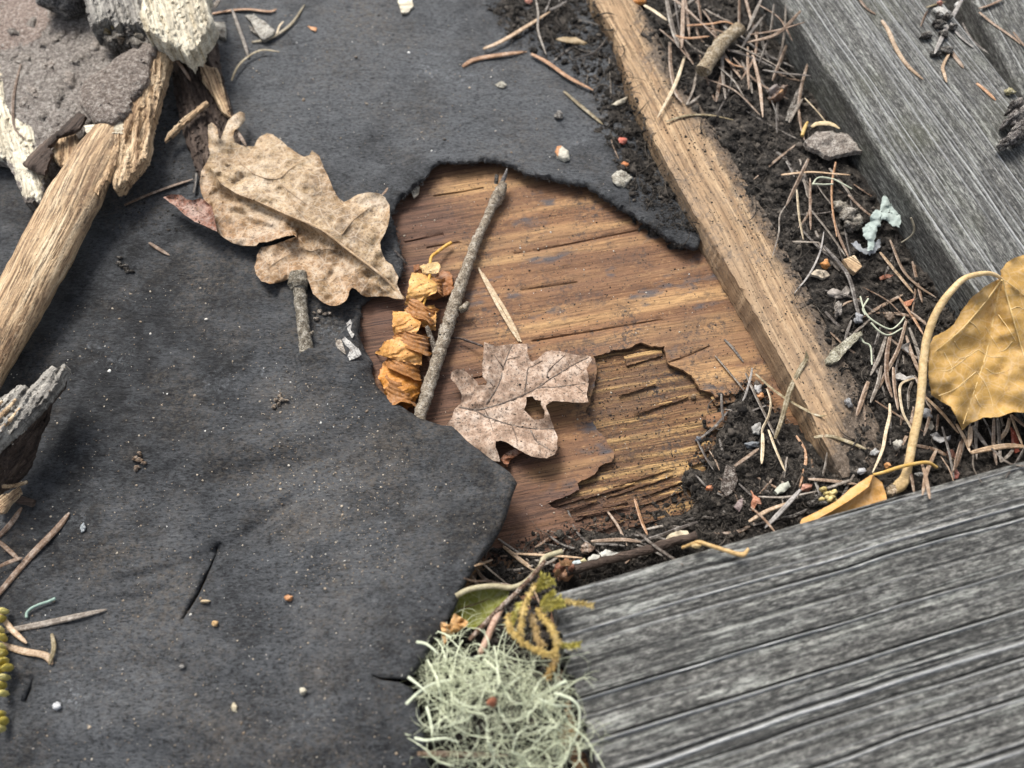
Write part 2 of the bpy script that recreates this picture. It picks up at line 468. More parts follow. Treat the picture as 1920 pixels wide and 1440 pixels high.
M_FELT = mat_felt()
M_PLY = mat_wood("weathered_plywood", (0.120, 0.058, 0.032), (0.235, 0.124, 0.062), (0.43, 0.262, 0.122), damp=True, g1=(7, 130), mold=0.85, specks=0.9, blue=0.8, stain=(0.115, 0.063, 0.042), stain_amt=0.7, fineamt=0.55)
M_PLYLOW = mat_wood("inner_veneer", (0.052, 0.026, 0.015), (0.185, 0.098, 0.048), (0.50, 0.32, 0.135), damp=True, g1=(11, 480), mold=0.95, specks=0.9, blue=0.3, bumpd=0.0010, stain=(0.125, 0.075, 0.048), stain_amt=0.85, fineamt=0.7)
M_BATTEN = mat_wood("pale_batten_wood", (0.175, 0.105, 0.057), (0.335, 0.222, 0.125), (0.49, 0.35, 0.21), g1=(12, 380), g2=(30, 1100), fineamt=0.75, mold=0.75, specks=0.85, moldc=(0.12, 0.10, 0.085), stain=(0.27, 0.195, 0.13), stain_amt=0.6, bumpd=0.00045, dirtattr=True)
M_SPLINT = mat_wood("splintered_wood", (0.20, 0.115, 0.062), (0.52, 0.36, 0.21), (0.76, 0.60, 0.40), g1=(14, 330), g2=(36, 1300), fineamt=0.8, mold=0.5, specks=0.4, bumpd=0.0012, stain=(0.30, 0.22, 0.15), stain_amt=0.4)
M_BLEACH = mat_wood("bleached_wood", (0.40, 0.34, 0.24), (0.72, 0.645, 0.49), (0.90, 0.85, 0.69), g1=(16, 300), g2=(45, 1400), mold=0.4, specks=0.6, moldc=(0.10, 0.095, 0.09), bumpd=0.0011, stain=(0.36, 0.34, 0.30), stain_amt=0.35)
M_GBLEACH = mat_wood("grey_weathered_break", (0.10, 0.095, 0.088), (0.34, 0.32, 0.285), (0.62, 0.59, 0.52), g1=(20, 340), g2=(45, 1400), mold=0.8, specks=0.8, moldc=(0.045, 0.042, 0.04), bumpd=0.0013, stain=(0.16, 0.14, 0.12), stain_amt=0.6)
M_ROT = mat_wood("dark_rotten_wood", (0.025, 0.018, 0.014), (0.075, 0.052, 0.040), (0.15, 0.11, 0.085), g1=(14, 300), mold=0.5, specks=0.4, bumpd=0.0012)
M_GREY = mat_weathered("weathered_plank_wood", lines=0.92)
M_GREY2 = mat_weathered("fine_grained_plank_wood", 1.25, green=0.25, lines=0.9)
M_SOIL = mat_soil()
M_NEEDLE = mat_obj("dry_needle", 0.7, 0.35, rough=0.5, spec=0.4, nscale=300, bumpd=0.0001)
M_BARK = mat_obj("rough_bark", 1.0, 0.8, rough=0.9, bumpd=0.0014, ltm=0.55, nscale=420, spotscale=700)
M_LEAFO = mat_obj("oak_leaf_skin", 0.85, 0.85, spotscale=720, net=300, brown=(0.33, 0.185, 0.085), nscale=75, bumpd=0.0005, rough=0.6, transl=0.06)
M_LEAFM = mat_obj("maple_leaf_skin", 0.75, 0.9, spotscale=640, nscale=120, bumpd=0.0003, rough=0.7, transl=0.06)
M_LEAFY = mat_obj("yellow_leaf_skin", 0.26, 0.12, net=420, spotscale=600, nscale=60, bumpd=0.00008, rough=0.6, spec=0.3, transl=0.15)
M_PLAIN = mat_obj("mottled", 0.45, 0.2, rough=0.6, bumpd=0.0003)
M_SEED = mat_obj("smooth_seed", 0.6, 0.35, rough=0.5, spec=0.4, bumpd=0.0005, nscale=400)
M_LICHEN = mat_obj("lichen", 0.3, 0.0, rough=0.8, spec=0.2, bumpd=0.0001, transl=0.1)

# ================================================================== PLYWOOD BOARD
def wang(a, b, z=0.0):
    p, q = W([a[0], b[0]], [a[1], b[1]], [z, z]); return math.atan2(q[1] - p[1], q[0] - p[0])
G_PLY = wang((960, 720), (1260, 668))
board = empty("plywood_board", W([1050], [700], [-0.008])[0])
tag(board, "weathered brown plywood board laid bare in the torn hole of the felt", "board")
x0, x1, y0, y1 = -0.34, 0.34, -0.26, 0.36
gx = np.linspace(x0, x1, 300); gy = np.linspace(y0, y1, 320)
X, Y = np.meshgrid(gx, gy); Xf, Yf = X.ravel(), Y.ravel()
cg, sg = math.cos(G_PLY), math.sin(G_PLY)
al = Xf * cg + Yf * sg; ac = -Xf * sg + Yf * cg
zl = -0.0020 + 0.0004 * fbm(al / 0.03, ac / 0.0022, 3, 3) + 0.0002 * fbm(al / 0.01, ac / 0.0008, 4, 2)
nx = len(gx); F = []
for j in range(len(gy) - 1):
    for i in range(nx - 1):
        a = j * nx + i; F.append([a, a + 1, a + nx + 1, a + nx])
Vb = np.stack([Xf, Yf, zl], 1)
nb = len(Vb)
cor = [0, nx - 1, nb - 1, nb - nx]
low = Vb[cor].copy(); low[:, 2] = -0.009
Vb2 = np.vstack([Vb, low]); F.append([nb + 3, nb + 2, nb + 1, nb])
put("inner_ply", Vb2, F, M_PLYLOW, board, origin=(0, 0, -0.002), rot=G_PLY)

RECESS = [(1112, 668), (1150, 657), (1180, 652), (1200, 641), (1222, 648), (1245, 650), (1250, 668), (1252, 682), (1280, 694), (1300, 707), (1312, 730),
          (1335, 736), (1342, 745), (1375, 738), (1400, 730), (1450, 760), (1470, 900), (1400, 1010), (1300, 1060), (1150, 1060), (1085, 1005), (1088, 985),
          (1065, 965), (1035, 950), (1028, 944), (1060, 930), (1085, 918), (1082, 906), (1115, 890), (1122, 876), (1150, 862), (1152, 850), (1140, 832),
          (1132, 815), (1118, 805), (1110, 790), (1098, 772), (1106, 755), (1112, 730), (1120, 700), (1118, 682)]
REC = roughen(RECESS, 5, 2.2, 4, 0.2)
OUTV = [(560, 230), (1000, 220), (1500, 240), (1560, 700), (1560, 1200), (1200, 1210), (840, 1190), (620, 900), (560, 600)]
CRACKS = [[(905, 353), (870, 360), (815, 368)], [(1010, 470), (1100, 452), (1260, 420)], [(965, 476), (1010, 470)], [(800, 465), (860, 455)], [(940, 700), (880, 712)], [(1000, 640), (1110, 622), (1240, 600)], [(980, 545), (1080, 530)], [(830, 440), (760, 455)], [(1255, 680), (1290, 668), (1330, 650)]]
def z_ven(px, py, d):
    p = W(px, py, np.zeros(len(px)))
    al = p[:, 0] * cg + p[:, 1] * sg; ac = -p[:, 0] * sg + p[:, 1] * cg
    z = 0.00025 * fbm(al / 0.03, ac / 0.0025, 8, 3) + 0.00012 * fbm(al / 0.012, ac / 0.0009, 9, 2)
    for c in CRACKS:
        dd, _, _ = dpoly(px, py, c); z -= 0.0008 * np.exp(-(dd / 2.2) ** 2)
    # the broken rim of the outer veneer lifts a little
    dr, _, _ = dpoly(px, py, RECESS, True)
    z += 0.0007 * np.exp(-dr / 14.0)
    return z
cx = np.concatenate([resample(c, 3, False) + k for c in CRACKS for k in ([0, 0], [0, 3], [0, -3])])
sheet("outer_veneer", resample(OUTV, 12), z_ven, 0.0011, 7, M_PLY, board, holes=[REC], extra=cx, rot=G_PLY, seed=2)

def flake(poly, z, th, mat, name="veneer_flake", tilt=0.0, seed=0, color=None):
    P0 = np.array(poly, float); c = P0.mean(0)
    f = lambda px, py, d: z + tilt * (px - c[0]) * 1e-5 + 0.00012 * fbm(px / 20, py / 5, seed, 2)
    return sheet(name, poly, f, th, 6, mat, board, rough=(4, 1.2, 0.3), rot=G_PLY, seed=seed)
FL = [([(1170, 668), (1216, 658), (1240, 655), (1242, 666), (1217, 673), (1175, 686)], -0.0009, M_PLYLOW),
      ([(1332, 745), (1376, 735), (1380, 752), (1344, 761)], -0.0006, M_PLYLOW),
      ([(1324, 778), (1370, 768), (1375, 790), (1335, 808), (1326, 798)], 0.0000, M_PLY),
      ([(1359, 815), (1376, 801), (1388, 806), (1366, 824)], 0.0002, M_PLY),
      ([(1012, 991), (1058, 979), (1085, 994), (1040, 1010), (1023, 1017)], 0.0010, M_PLY),
      ([(1233, 988), (1300, 965), (1353, 953), (1353, 966), (1240, 998)], -0.0003, M_PLYLOW),
      ([(1308, 832), (1330, 826), (1338, 842), (1312, 850)], -0.0007, M_PLYLOW),
      ([(1290, 862), (1322, 850), (1326, 864), (1296, 874)], -0.0006, M_PLYLOW)]
for i, (p, z, m) in enumerate(FL): flake(p, z, 0.0009, m, seed=20 + i)
SPL = [((1047, 947), (1137, 918), 5), ((1137, 932), (1262, 890), 5), ((1082, 967), (1180, 948), 6), ((1185, 950), (1286, 916), 9), ((1114, 997), (1169, 976), 6), ((1060, 955), (1120, 938), 4),
       ((1204, 930), (1290, 898), 4), ((1150, 912), (1265, 876), 4), ((1095, 935), (1190, 905), 4), ((1075, 975), (1100, 962), 9), ((1180, 988), (1260, 965), 5), ((1130, 950), (1175, 938), 8), ((1230, 760), (1290, 742), 9), ((1190, 775), (1260, 752), 5), ((1160, 740), (1230, 718), 5)]
for i, (a, b_, w) in enumerate(SPL):
    a = np.array(a, float); b_ = np.array(b_, float); e = b_ - a; nrm_ = np.array([-e[1], e[0]]) / np.hypot(*e)
    ts = np.linspace(0, 1, 9); wv = w * 0.5 * np.sin(np.pi * np.clip(ts * 0.92 + 0.04, 0, 1)) ** 0.5
    poly = np.vstack([a + e * ts[:, None] + nrm_ * wv[:, None], (a + e * ts[:, None] - nrm_ * wv[:, None])[::-1]])
    flake([tuple(q) for q in poly], -0.0012 + 0.0003 * (i % 3), 0.0007, M_PLYLOW, "wood_splinter", seed=60 + i)

# ================================================================== ROOFING FELT
HOLE = [(1308, 466), (1297, 463), (1275, 460), (1240, 440), (1205, 415), (1170, 395), (1130, 368), (1100, 350), (1060, 342), (1020, 332), (985, 325), (960, 312), (930, 303), (900, 301),
        (870, 305), (840, 303), (820, 308), (806, 318), (800, 330), (785, 345), (770, 358), (755, 370), (742, 385), (735, 400), (738, 420), (745, 445), (752, 470), (757, 500), (748, 530),
        (715, 553), (690, 560), (678, 572), (675, 600), (672, 632)]
FLAP = [(685, 660), (698, 682), (696, 700), (705, 722), (720, 738), (745, 758), (765, 772), (790, 785), (830, 799), (848, 800), (865, 814), (890, 840), (930, 868), (955, 885), (968, 905),
        (960, 935), (950, 970), (935, 1000), (915, 1030), (895, 1060), (875, 1090), (860, 1120), (850, 1145), (835, 1170), (815, 1200), (800, 1225), (785, 1250), (772, 1276)]
LIFT = [4, 4, 4, 5, 6, 7, 8, 8.5, 9.5, 10, 11, 13, 15, 16.5, 17, 17, 17, 17, 17, 17, 17.5, 18, 18.5, 19, 19.5, 20, 20, 20]
TEAR = [(772, 1276), (745, 1272), (715, 1271), (700, 1268), (716, 1275), (748, 1279), (772, 1290)]
h1 = roughen(HOLE + [(690, 700)], 5, 3.6, 11, 0.16)
h1 = h1[: -int(np.hypot(690 - 672, 700 - 632) / 5) - int(np.hypot(1308 - 690, 466 - 700) / 5)]
f1 = resample(FLAP, 7, False)
f1 = f1 + np.stack([vn(f1[:, 0] * .03, f1[:, 1] * .03, 5) * 2, vn(f1[:, 0] * .03, f1[:, 1] * .03, 6) * 2], 1)
tail = [(786, 1330), (800, 1400), (815, 1500), (820, 1620)]
FELT = [tuple(p) for p in h1] + [tuple(p) for p in f1] + TEAR + tail + [(-160, 1640), (-200, 700), (-240, -160), (600, -200), (1130, -180), (1175, 60), (1250, 230), (1330, 400)]
FELT_OUT = FELT[:len(h1) + len(f1) + len(TEAR)] + [tuple(p) for p in resample(FELT[len(h1) + len(f1) + len(TEAR):], 25, False)]
SLIT = [(409, 1020), (403, 1040), (391, 1066), (379, 1090), (367, 1115), (352, 1140), (341, 1160), (344, 1161), (356, 1142), (372, 1117), (383.5, 1092), (394, 1068), (405, 1042)]
SLIT = roughen(SLIT, 6, 0.7, 3, 0.4)
SLIT2 = [(62, 1272), (54, 1292), (44, 1314), (48, 1316), (58, 1294)]
TL = [(540, 672), (558, 664), (578, 650), (600, 655), (620, 645), (640, 621), (658, 601), (668, 596)]
CREASE = [([(230, 1090), (300, 1075), (380, 1050), (470, 1000), (560, 930)], 14, -0.0016), ([(180, 1130), (280, 1120), (330, 1080)], 10, -0.0011), ([(430, 1340), (490, 1325), (560, 1330)], 16, 0.0010),
          ([(600, 1020), (680, 1090), (760, 1180)], 40, 0.0016), ([(420, 900), (560, 880), (700, 880)], 35, -0.0014), ([(60, 1380), (300, 1350), (520, 1400)], 45, 0.0020), ([(150, 830), (420, 850), (600, 800)], 30, 0.0010),
          ([(480, 240), (700, 200), (900, 220)], 60, 0.0012), ([(620, 60), (760, 150), (1000, 200)], 50, 0.0010)]
def z_felt(px, py, d):
    z = np.full(len(px), 0.0036)
    z += 0.0008 * fbm(px / 170, py / 120, 21, 3) + 0.00035 * fbm(px / 34, py / 22, 22, 3) + 0.00016 * fbm(px / 11, py / 8, 24, 2)
    du, _, _ = dpoly(px, py, HOLE)
    up = sst(560, 500, py) * (px > 700)
    z += 0.0018 * np.exp(-(du / 45) ** 2) * up
    z += 0.0006 * np.exp(-(du / 10) ** 2) * up * (0.5 + fbm(px / 8, py / 8, 31, 2))
    df, par, _ = dpoly(px, py, FLAP)
    lf = np.interp(par, range(len(LIFT)), LIFT) * MM
    # smooth the lift away from the rim
    z += (lf - 0.003) * np.exp(-(df / 235) ** 1.5) * sst(600, 720, py + 0.35 * (px - 600))
    z -= 0.0012 * np.exp(-(df / 12) ** 2)
    z += 0.007 * sst(900, 1500, py) * np.exp(-(np.maximum(700 - px, 0) / 500) ** 2)
    # torn step that lies over the stub twig
    yl = np.interp(px, [p[0] for p in TL], [p[1] for p in TL])
    s = py - yl
    st = sst(-1.5, 3.5, s) * np.exp(-np.maximum(s, 0) / 110) * sst(545, 575, px) * sst(700, 660, px)
    z += 0.0050 * st
    for c, w, a in CREASE:
        dd, _, _ = dpoly(px, py, c); z += 1.25 * a * np.exp(-(dd / w) ** 2)
    z -= 0.0010 * np.exp(-(d / 3.0) ** 2)
    return z
ex = np.concatenate([resample(TL, 3, False) + [0, k] for k in (-4, -1.5, 1, 3.5, 6)])
def t_felt(px, py, d): return 0.0022 - 0.0011 * np.exp(-(d / 14.0) ** 2)
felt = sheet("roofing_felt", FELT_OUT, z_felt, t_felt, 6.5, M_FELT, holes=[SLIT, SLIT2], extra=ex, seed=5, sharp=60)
def put_attr(o, name, fn):
    """a float per vertex from its world position"""
    co = np.empty(len(o.data.vertices) * 3, np.float32); o.data.vertices.foreach_get("co", co); c3 = co.reshape(-1, 3).astype(float)
    M = np.array(o.matrix_basis if o.parent is None else (o.parent.matrix_basis @ o.matrix_parent_inverse @ o.matrix_basis))
    w = c3 @ M[:3, :3].T + M[:3, 3]
    at = o.data.attributes.new(name, 'FLOAT', 'POINT'); at.data.foreach_set("value", fn(w).astype(np.float32))
def flat(pts): return W([q[0] for q in pts], [q[1] for q in pts], [0.0] * len(pts))[:, :2]
DUST_SHEEN_AT = [((620, 120), 0.075, 1.25), ((950, 220), 0.060, 1.25), ((600, 1000), 0.045, 0.9), ((300, 1300), 0.055, 0.8), ((560, 760), 0.030, 0.7), ((720, 900), 0.030, 0.5), ((500, 1350), 0.05, 0.7)]  # dusty spots that also paint the brighter sheen of felt top and bottom
def dust_sheenf(w):
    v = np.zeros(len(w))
    for (c, r, s_) in DUST_SHEEN_AT:
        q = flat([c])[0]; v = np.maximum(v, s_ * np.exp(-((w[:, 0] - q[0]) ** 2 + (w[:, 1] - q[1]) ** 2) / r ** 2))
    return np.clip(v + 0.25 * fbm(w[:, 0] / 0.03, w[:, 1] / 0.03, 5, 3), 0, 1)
put_attr(felt, "dust", dust_sheenf)  # carries dust plus painted reflection and slope brightness
FILM_AT = [((525, 745), 0.011, 1.0), ((600, 770), 0.014, 0.8), ((590, 990), 0.012, 1.0), ((560, 960), 0.008, 0.8), ((690, 860), 0.020, 0.8), ((640, 1180), 0.014, 0.7), ((630, 1270), 0.010, 0.8), ((470, 1380), 0.016, 0.6), ((260, 860), 0.007, 0.7), ((640, 900), 0.020, 0.6), ((800, 960), 0.014, 0.6), ((330, 1010), 0.012, 0.5)]
def filmf(w):
    v = np.zeros(len(w))
    for (c, r, s_) in FILM_AT:
        q = flat([c])[0]; v = np.maximum(v, s_ * np.exp(-((w[:, 0] - q[0]) ** 2 + (w[:, 1] - q[1]) ** 2) / r ** 2))
    return v
put_attr(felt, "film", filmf)
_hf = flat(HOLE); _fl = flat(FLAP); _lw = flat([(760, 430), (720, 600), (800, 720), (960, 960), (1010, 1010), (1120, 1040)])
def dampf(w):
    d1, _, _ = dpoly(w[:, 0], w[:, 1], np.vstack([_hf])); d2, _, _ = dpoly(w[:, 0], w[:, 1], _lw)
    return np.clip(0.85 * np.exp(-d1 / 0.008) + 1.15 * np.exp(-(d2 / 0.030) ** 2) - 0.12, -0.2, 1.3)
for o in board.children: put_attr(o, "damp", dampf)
tag(felt, "black roofing felt torn open in a ragged curve with its lower flap curling up", "roofing felt")

# frayed fibres along the torn rim
_rs = np.random.RandomState(21); _pp = []
_hp = resample(HOLE[1:], 4, False)
for _k in range(520):
    i_ = _rs.randint(len(_hp) - 1); x_, y_ = _hp[i_] + _rs.normal(0, 2.5, 2); e_ = _hp[i_ + 1] - _hp[i_]; nn = np.array([-e_[1], e_[0]]) / max(np.hypot(*e_), 1e-6); a_ = math.atan2(nn[1], nn[0]) + _rs.normal(0, 0.9) + (math.pi if _rs.rand() < 0.25 else 0); L_ = _rs.uniform(3, 11); cv_ = _rs.normal(0, 0.5); q_ = []
    for _j in range(4): q_.append((x_, y_)); x_ += math.cos(a_) * L_ / 3; y_ += math.sin(a_) * L_ / 3; a_ += cv_
    q_ = np.array(q_); zb = z_felt(q_[:1, 0], q_[:1, 1], np.array([3.0]))[0] - _rs.uniform(0, 0.0012); z_ = zb + np.linspace(0, 1, 4) * _rs.uniform(-0.0012, 0.0004)
    _pp.append(sweep(W(q_[:, 0], q_[:, 1], z_), _rs.uniform(0.7, 1.6) * 0.5 * 0.0002 * np.array([1.2, 1, 0.8, 0.3]), ring(4)))
_V, _F = joinmesh(_pp); tag(put("frayed_rim", _V, _F, M_FELT, felt, sharp=None), None, None, None, "stuff")
# ================================================================== BATTEN
G_BAT = wang((1165, 110), (1540, 830), 0.012)
BTOP = [(1070, -140), (1112, 4), (1150, 60), (1165, 110), (1178, 155), (1230, 270), (1300, 397), (1352, 480), (1402, 562), (1452, 650), (1502, 742), (1528, 790), (1562, 862), (1580, 895), (1655, 880), (1650, 800),
        (1605, 715), (1560, 630), (1512, 540), (1458, 440), (1404, 350), (1345, 250), (1270, 130), (1200, 10), (1140, -150)]
def z_bat(px, py, d):
    p = W(px, py, np.full(len(px), 0.012))
    c, s = math.cos(G_BAT), math.sin(G_BAT)
    al = p[:, 0] * c + p[:, 1] * s; ac = -p[:, 0] * s + p[:, 1] * c
    z = 0.0125 + 0.00035 * fbm(al / 0.03, ac / 0.003, 41, 3) + 0.00025 * fbm(px / 12, py / 12, 42, 2)
    return z - 0.0006 * np.exp(-d / 3.0) - 0.0010 * np.clip(vn(px / 14, py / 14, 46) - 0.35, 0, 1) * np.exp(-d / 8.0)
def t_bat(px, py, d): return np.full(len(px), 0.0115)
batten = sheet("wooden_batten", BTOP, z_bat, t_bat, 9, M_BATTEN, rough=(7, 2.2, 0.06), rot=G_BAT, seed=8, sharp=45)
BEDGE = [(1200, -40), (1222, 40), (1240, 110), (1290, 190), (1340, 262), (1395, 352), (1448, 445), (1500, 545), (1548, 640), (1590, 720), (1606, 780), (1600, 830), (1580, 870)]
_q = W([p[0] for p in BEDGE], [p[1] for p in BEDGE], [0.0125] * len(BEDGE))
co = np.empty(len(batten.data.vertices) * 3, np.float32); batten.data.vertices.foreach_get("co", co); co = co.reshape(-1, 3)
c_, s_ = math.cos(G_BAT), math.sin(G_BAT); wx = co[:, 0] * c_ - co[:, 1] * s_ + batten.location[0]; wy = co[:, 0] * s_ + co[:, 1] * c_ + batten.location[1]
dd, par, side = dpoly(wx, wy, _q[:, :2]); g = np.where(side < 0, dd, -dd)
lo = np.interp(par, range(len(BEDGE)), [4, 4, 4, 3.5, 2, 1.5, 1.5, 2, 3, 4, 5, 6, 7]) * MM
dirt = 0.70 - 0.75 * (np.maximum(g, -0.01) - lo) / 0.0075
dirt = np.maximum(dirt, -0.45 + 0.75 * sst(1.0, 0.0, (wy - _q[-1, 1]) / 0.10) + 0 * wx)
dirt = np.clip(dirt, -1.2, 1.5)
at = batten.data.attributes.new("dirt", 'FLOAT', 'POINT'); at.data.foreach_set("value", dirt.astype(np.float32))
tag(batten, "pale tan wooden batten running diagonally between the torn felt and the litter", "batten")

# ================================================================== WEATHERED PLANKS
def plank(name, pa, pb, z, width, side, mat, label, xa, xb, dx, dy, amp, ridge_sp, thick, seed, bevel=0.0016, endcut=0.0):
    A, B = W([pa[0], pb[0]], [pa[1], pb[1]], [z, z]); L = np.hypot(*(B - A)[:2])
    ex_ = (B - A) / L; ang = math.atan2(ex_[1], ex_[0]); ey = np.array([-ex_[1], ex_[0], 0]) * side
    xs = np.arange(xa, L + xb, dx)
    ys = np.concatenate([[0, 0.0004, 0.0009, 0.0015], np.arange(0.0020, width - 0.0018, dy), [width - 0.0015, width - 0.0008, width]])
    X, Y = np.meshgrid(xs, ys); x = X.ravel(); y = Y.ravel()
    yw = y + 0.0008 * vn(x / 0.12, y / 0.06, seed) + 0.00030 * vn(x / 0.02, y / 0.012, seed + 1)
    rs_ = np.random.RandomState(seed); crest = np.zeros(len(x)); grv = np.zeros(len(x)); yk = 0.0012
    while yk < width:
        st_ = rs_.uniform(0.25, 1.0) ** 1.3; sg_ = rs_.uniform(0.00022, 0.00050) * (ridge_sp / 0.005) ** 0.5; ph = rs_.uniform(0, 99)
        mod = np.clip(0.62 + 0.75 * vn(x / 0.055 + ph, x * 0 + ph, seed + 3), 0, 1); yy = yw - yk - 0.0004 * vn(x / 0.03 + ph, x * 0, seed + 4)
        crest = np.maximum(crest, st_ * mod * np.exp(-(yy / sg_) ** 2))
        grv = np.maximum(grv, (0.35 + 0.65 * st_) * mod * np.exp(-((yy - side * 2.1 * sg_) / (sg_ * 1.0)) ** 2) * (rs_.rand() < 0.9))
        yk += ridge_sp * float(np.clip(rs_.lognormal(-0.55, 0.55), 0.22, 2.0))
    r3 = vn(yw / 0.0008, x / 0.03, seed + 5); wear = fbm(x / 0.05, y / 0.02, seed + 6, 3)
    zz = z + amp * (0.85 * crest - 0.9 * grv + 0.16 * r3) + 0.0003 * wear + amp * 0.35 * vn(yw / (ridge_sp * 1.6), x / 0.2, seed + 8)
    e = np.minimum(y, width - y)
    zz -= bevel * np.exp(-e / 0.0009)
    xj = x + endcut * y / width + 0.0012 * vn(y / 0.002, x * 0, seed + 7) * np.exp(-(x - xa) / 0.004)
    P = A + ex_[None] * xj[:, None] + ey[None] * y[:, None]; P[:, 2] = zz
    n = len(xs); m = len(ys); F = []
    flip = side < 0
    for j in range(m - 1):
        for i in range(n - 1):
            q = [j * n + i, j * n + i + 1, (j + 1) * n + i + 1, (j + 1) * n + i]; F.append(q[::-1] if flip else q)
    # walls: side faces get their own rows so that they carry grain relief too
    nv = len(P); Vs = [P]; base = nv
    loop = [i for i in range(n)] + [j * n + n - 1 for j in range(1, m)] + [(m - 1) * n + i for i in range(n - 2, -1, -1)] + [j * n for j in range(m - 2, 0, -1)]
    prev = loop; rows = 7
    Lp = P[loop]
    cen = A + ex_ * (L * 0.5) + ey * width * 0.5
    for k in range(1, rows + 1):
        q = Lp.copy(); q[:, 2] = z - thick * k / rows
        inn = cen - q; inn[:, 2] = 0; inn /= np.linalg.norm(inn, axis=1)[:, None]
        al_ = (q - A) @ ex_
        offs = 0.0004 * vn(q[:, 2] / 0.0016, al_ / 0.03, seed + 12)
        q += inn * (offs[:, None] + 0.0002)
        cur = list(range(base, base + len(q))); base += len(q); Vs.append(q)
        c = len(loop)
        for i in range(c):
            f = [prev[i], cur[i], cur[(i + 1) % c], prev[(i + 1) % c]]; F.append(f[::-1] if flip else f)
        prev = cur
    F.append(prev[::-1] if not flip else prev)
    V = np.vstack(Vs)
    o = put(name, V, F, mat, rot=ang, sharp=70, origin=A - np.array([0, 0, thick]))
    at = o.data.attributes.new("ridge", 'FLOAT', 'POINT')
    rv = np.concatenate([np.clip(crest * 1.15, 0, 1), np.full(len(V) - nv, 0.0)])
    a2 = o.data.attributes.new("groove", 'FLOAT', 'POINT'); a2.data.foreach_set("value", np.concatenate([np.clip(grv, 0, 1), np.full(len(V) - nv, 0.25)]).astype(np.float32))
    at = o.data.attributes["ridge"]
    at.data.foreach_set("value", rv.astype(np.float32))
    tag(o, label, "plank")
    return o
ZP1, ZP2 = 0.027, 0.026
plank_low = plank("weathered_plank", (1034, 1112), (1920, 862), ZP1, 0.15, -1, M_GREY, "thick grey weathered plank with deep wavy grain filling the lower right corner", 0.0, 0.06, 0.0016, 0.00028, 0.0014, 0.0050, 0.026, 100, endcut=-0.007)
plank_up = plank("weathered_plank", (1470, 0), (1860, 590), ZP2, 0.066, 1, M_GREY2, "grey plank with fine white grain lines slanting across the upper right corner", -0.07, 0.045, 0.0014, 0.00021, 0.0004, 0.0034, 0.024, 140)
plank_far = plank("weathered_plank", (1836, 18), (1922, 178), ZP2 - 0.001, 0.05, 1, M_GREY2, "sliver of a darker greenish plank cut off by the top right corner", -0.06, 0.09, 0.0016, 0.00026, 0.0004, 0.0034, 0.024, 170)

# ================================================================== SOIL
S_CTRL = np.array([(1120, -20, 12), (1230, 60, 11.8), (1300, 130, 12.2), (1330, 230, 11.6), (1420, 380, 11.4), (1500, 520, 11.2), (1560, 620, 11.2), (1620, 740, 11.0), (1400, 200, 12), (1500, 330, 11), (1600, 500, 10), (1680, 650, 9.5),
                   (1800, 760, 9), (1900, 830, 9), (1650, 880, 11), (1570, 893, 11.5), (1600, 850, 12.4), (1450, 860, 4.5), (1420, 790, 2.5), (1330, 900, 1.2), (1300, 975, 1.2), (1400, 960, 4), (1200, 1020, 1.5), (1050, 1050, 0.5), (930, 1090, 0.5), (1440, 40, 9), (1500, 180, 9), (1560, 300, 10), (1400, 720, 1.5), (1470, 790, 3.5)], float)
POLY_A = [(1165, -60), (1215, 60), (1275, 170), (1335, 250), (1390, 350), (1455, 455), (1500, 545), (1550, 640), (1588, 720), (1602, 800), (1590, 900), (1545, 905), (1500, 850), (1462, 790), (1425, 720), (1385, 740), (1370, 800), (1345, 860),
          (1310, 900), (1300, 960), (1180, 1005), (1060, 1020), (930, 1030), (880, 1120), (1010, 1140), (1300, 1070), (1660, 965), (1960, 880), (1960, 640), (1760, 560), (1700, 470), (1560, 260), (1440, 30), (1420, -60)]
POLY_C = [(880, 1120), (1000, 1130), (1020, 1130), (1030, 1250), (1040, 1350), (1050, 1520), (700, 1520), (720, 1300), (790, 1240)]
POLY_B = [(905, -60), (925, 20), (960, 60), (1010, 55), (1050, 95), (1085, 105), (1110, 165), (1130, 235), (1150, 270), (1165, 330), (1195, 370), (1225, 420), (1270, 440), (1310, 440), (1230, 250), (1160, 100), (1100, -60)]
def soil_z(px, py, which):
    if which == 0:
        w = 1 / (((px[:, None] - S_CTRL[None, :, 0]) ** 2 + (py[:, None] - S_CTRL[None, :, 1]) ** 2) + 300) ** 1.6
        z = (w * S_CTRL[None, :, 2]).sum(1) / w.sum(1) * MM
        d, _, _ = dpoly(px, py, POLY_A, True); ins = inpoly(px, py, POLY_A)
    elif which == 2:
        z = np.full(len(px), 0.0015); d, _, _ = dpoly(px, py, POLY_C, True); ins = inpoly(px, py, POLY_C)
    else:
        z = np.full(len(px), 0.0050); d, _, _ = dpoly(px, py, POLY_B, True); ins = inpoly(px, py, POLY_B)
    sd_ = np.where(ins, d, -d)
    nz = fbm(px / 31, py / 24, 51, 4, 0.6) + 0.5 * fbm(px / 9, py / 8, 57, 3)
    z = z + (0.0011 if which == 0 else 0.0012) * nz + 0.0005 * np.abs(fbm(px / 7, py / 6, 52, 2))
    drop = sst(8, -30, sd_ + 14 * fbm(px / 30, py / 30, 53, 3))
    return z - drop * (0.005 if which == 0 else 0.004) - (0 if which != 1 else 0.0013)
parts_ = []; tones = []
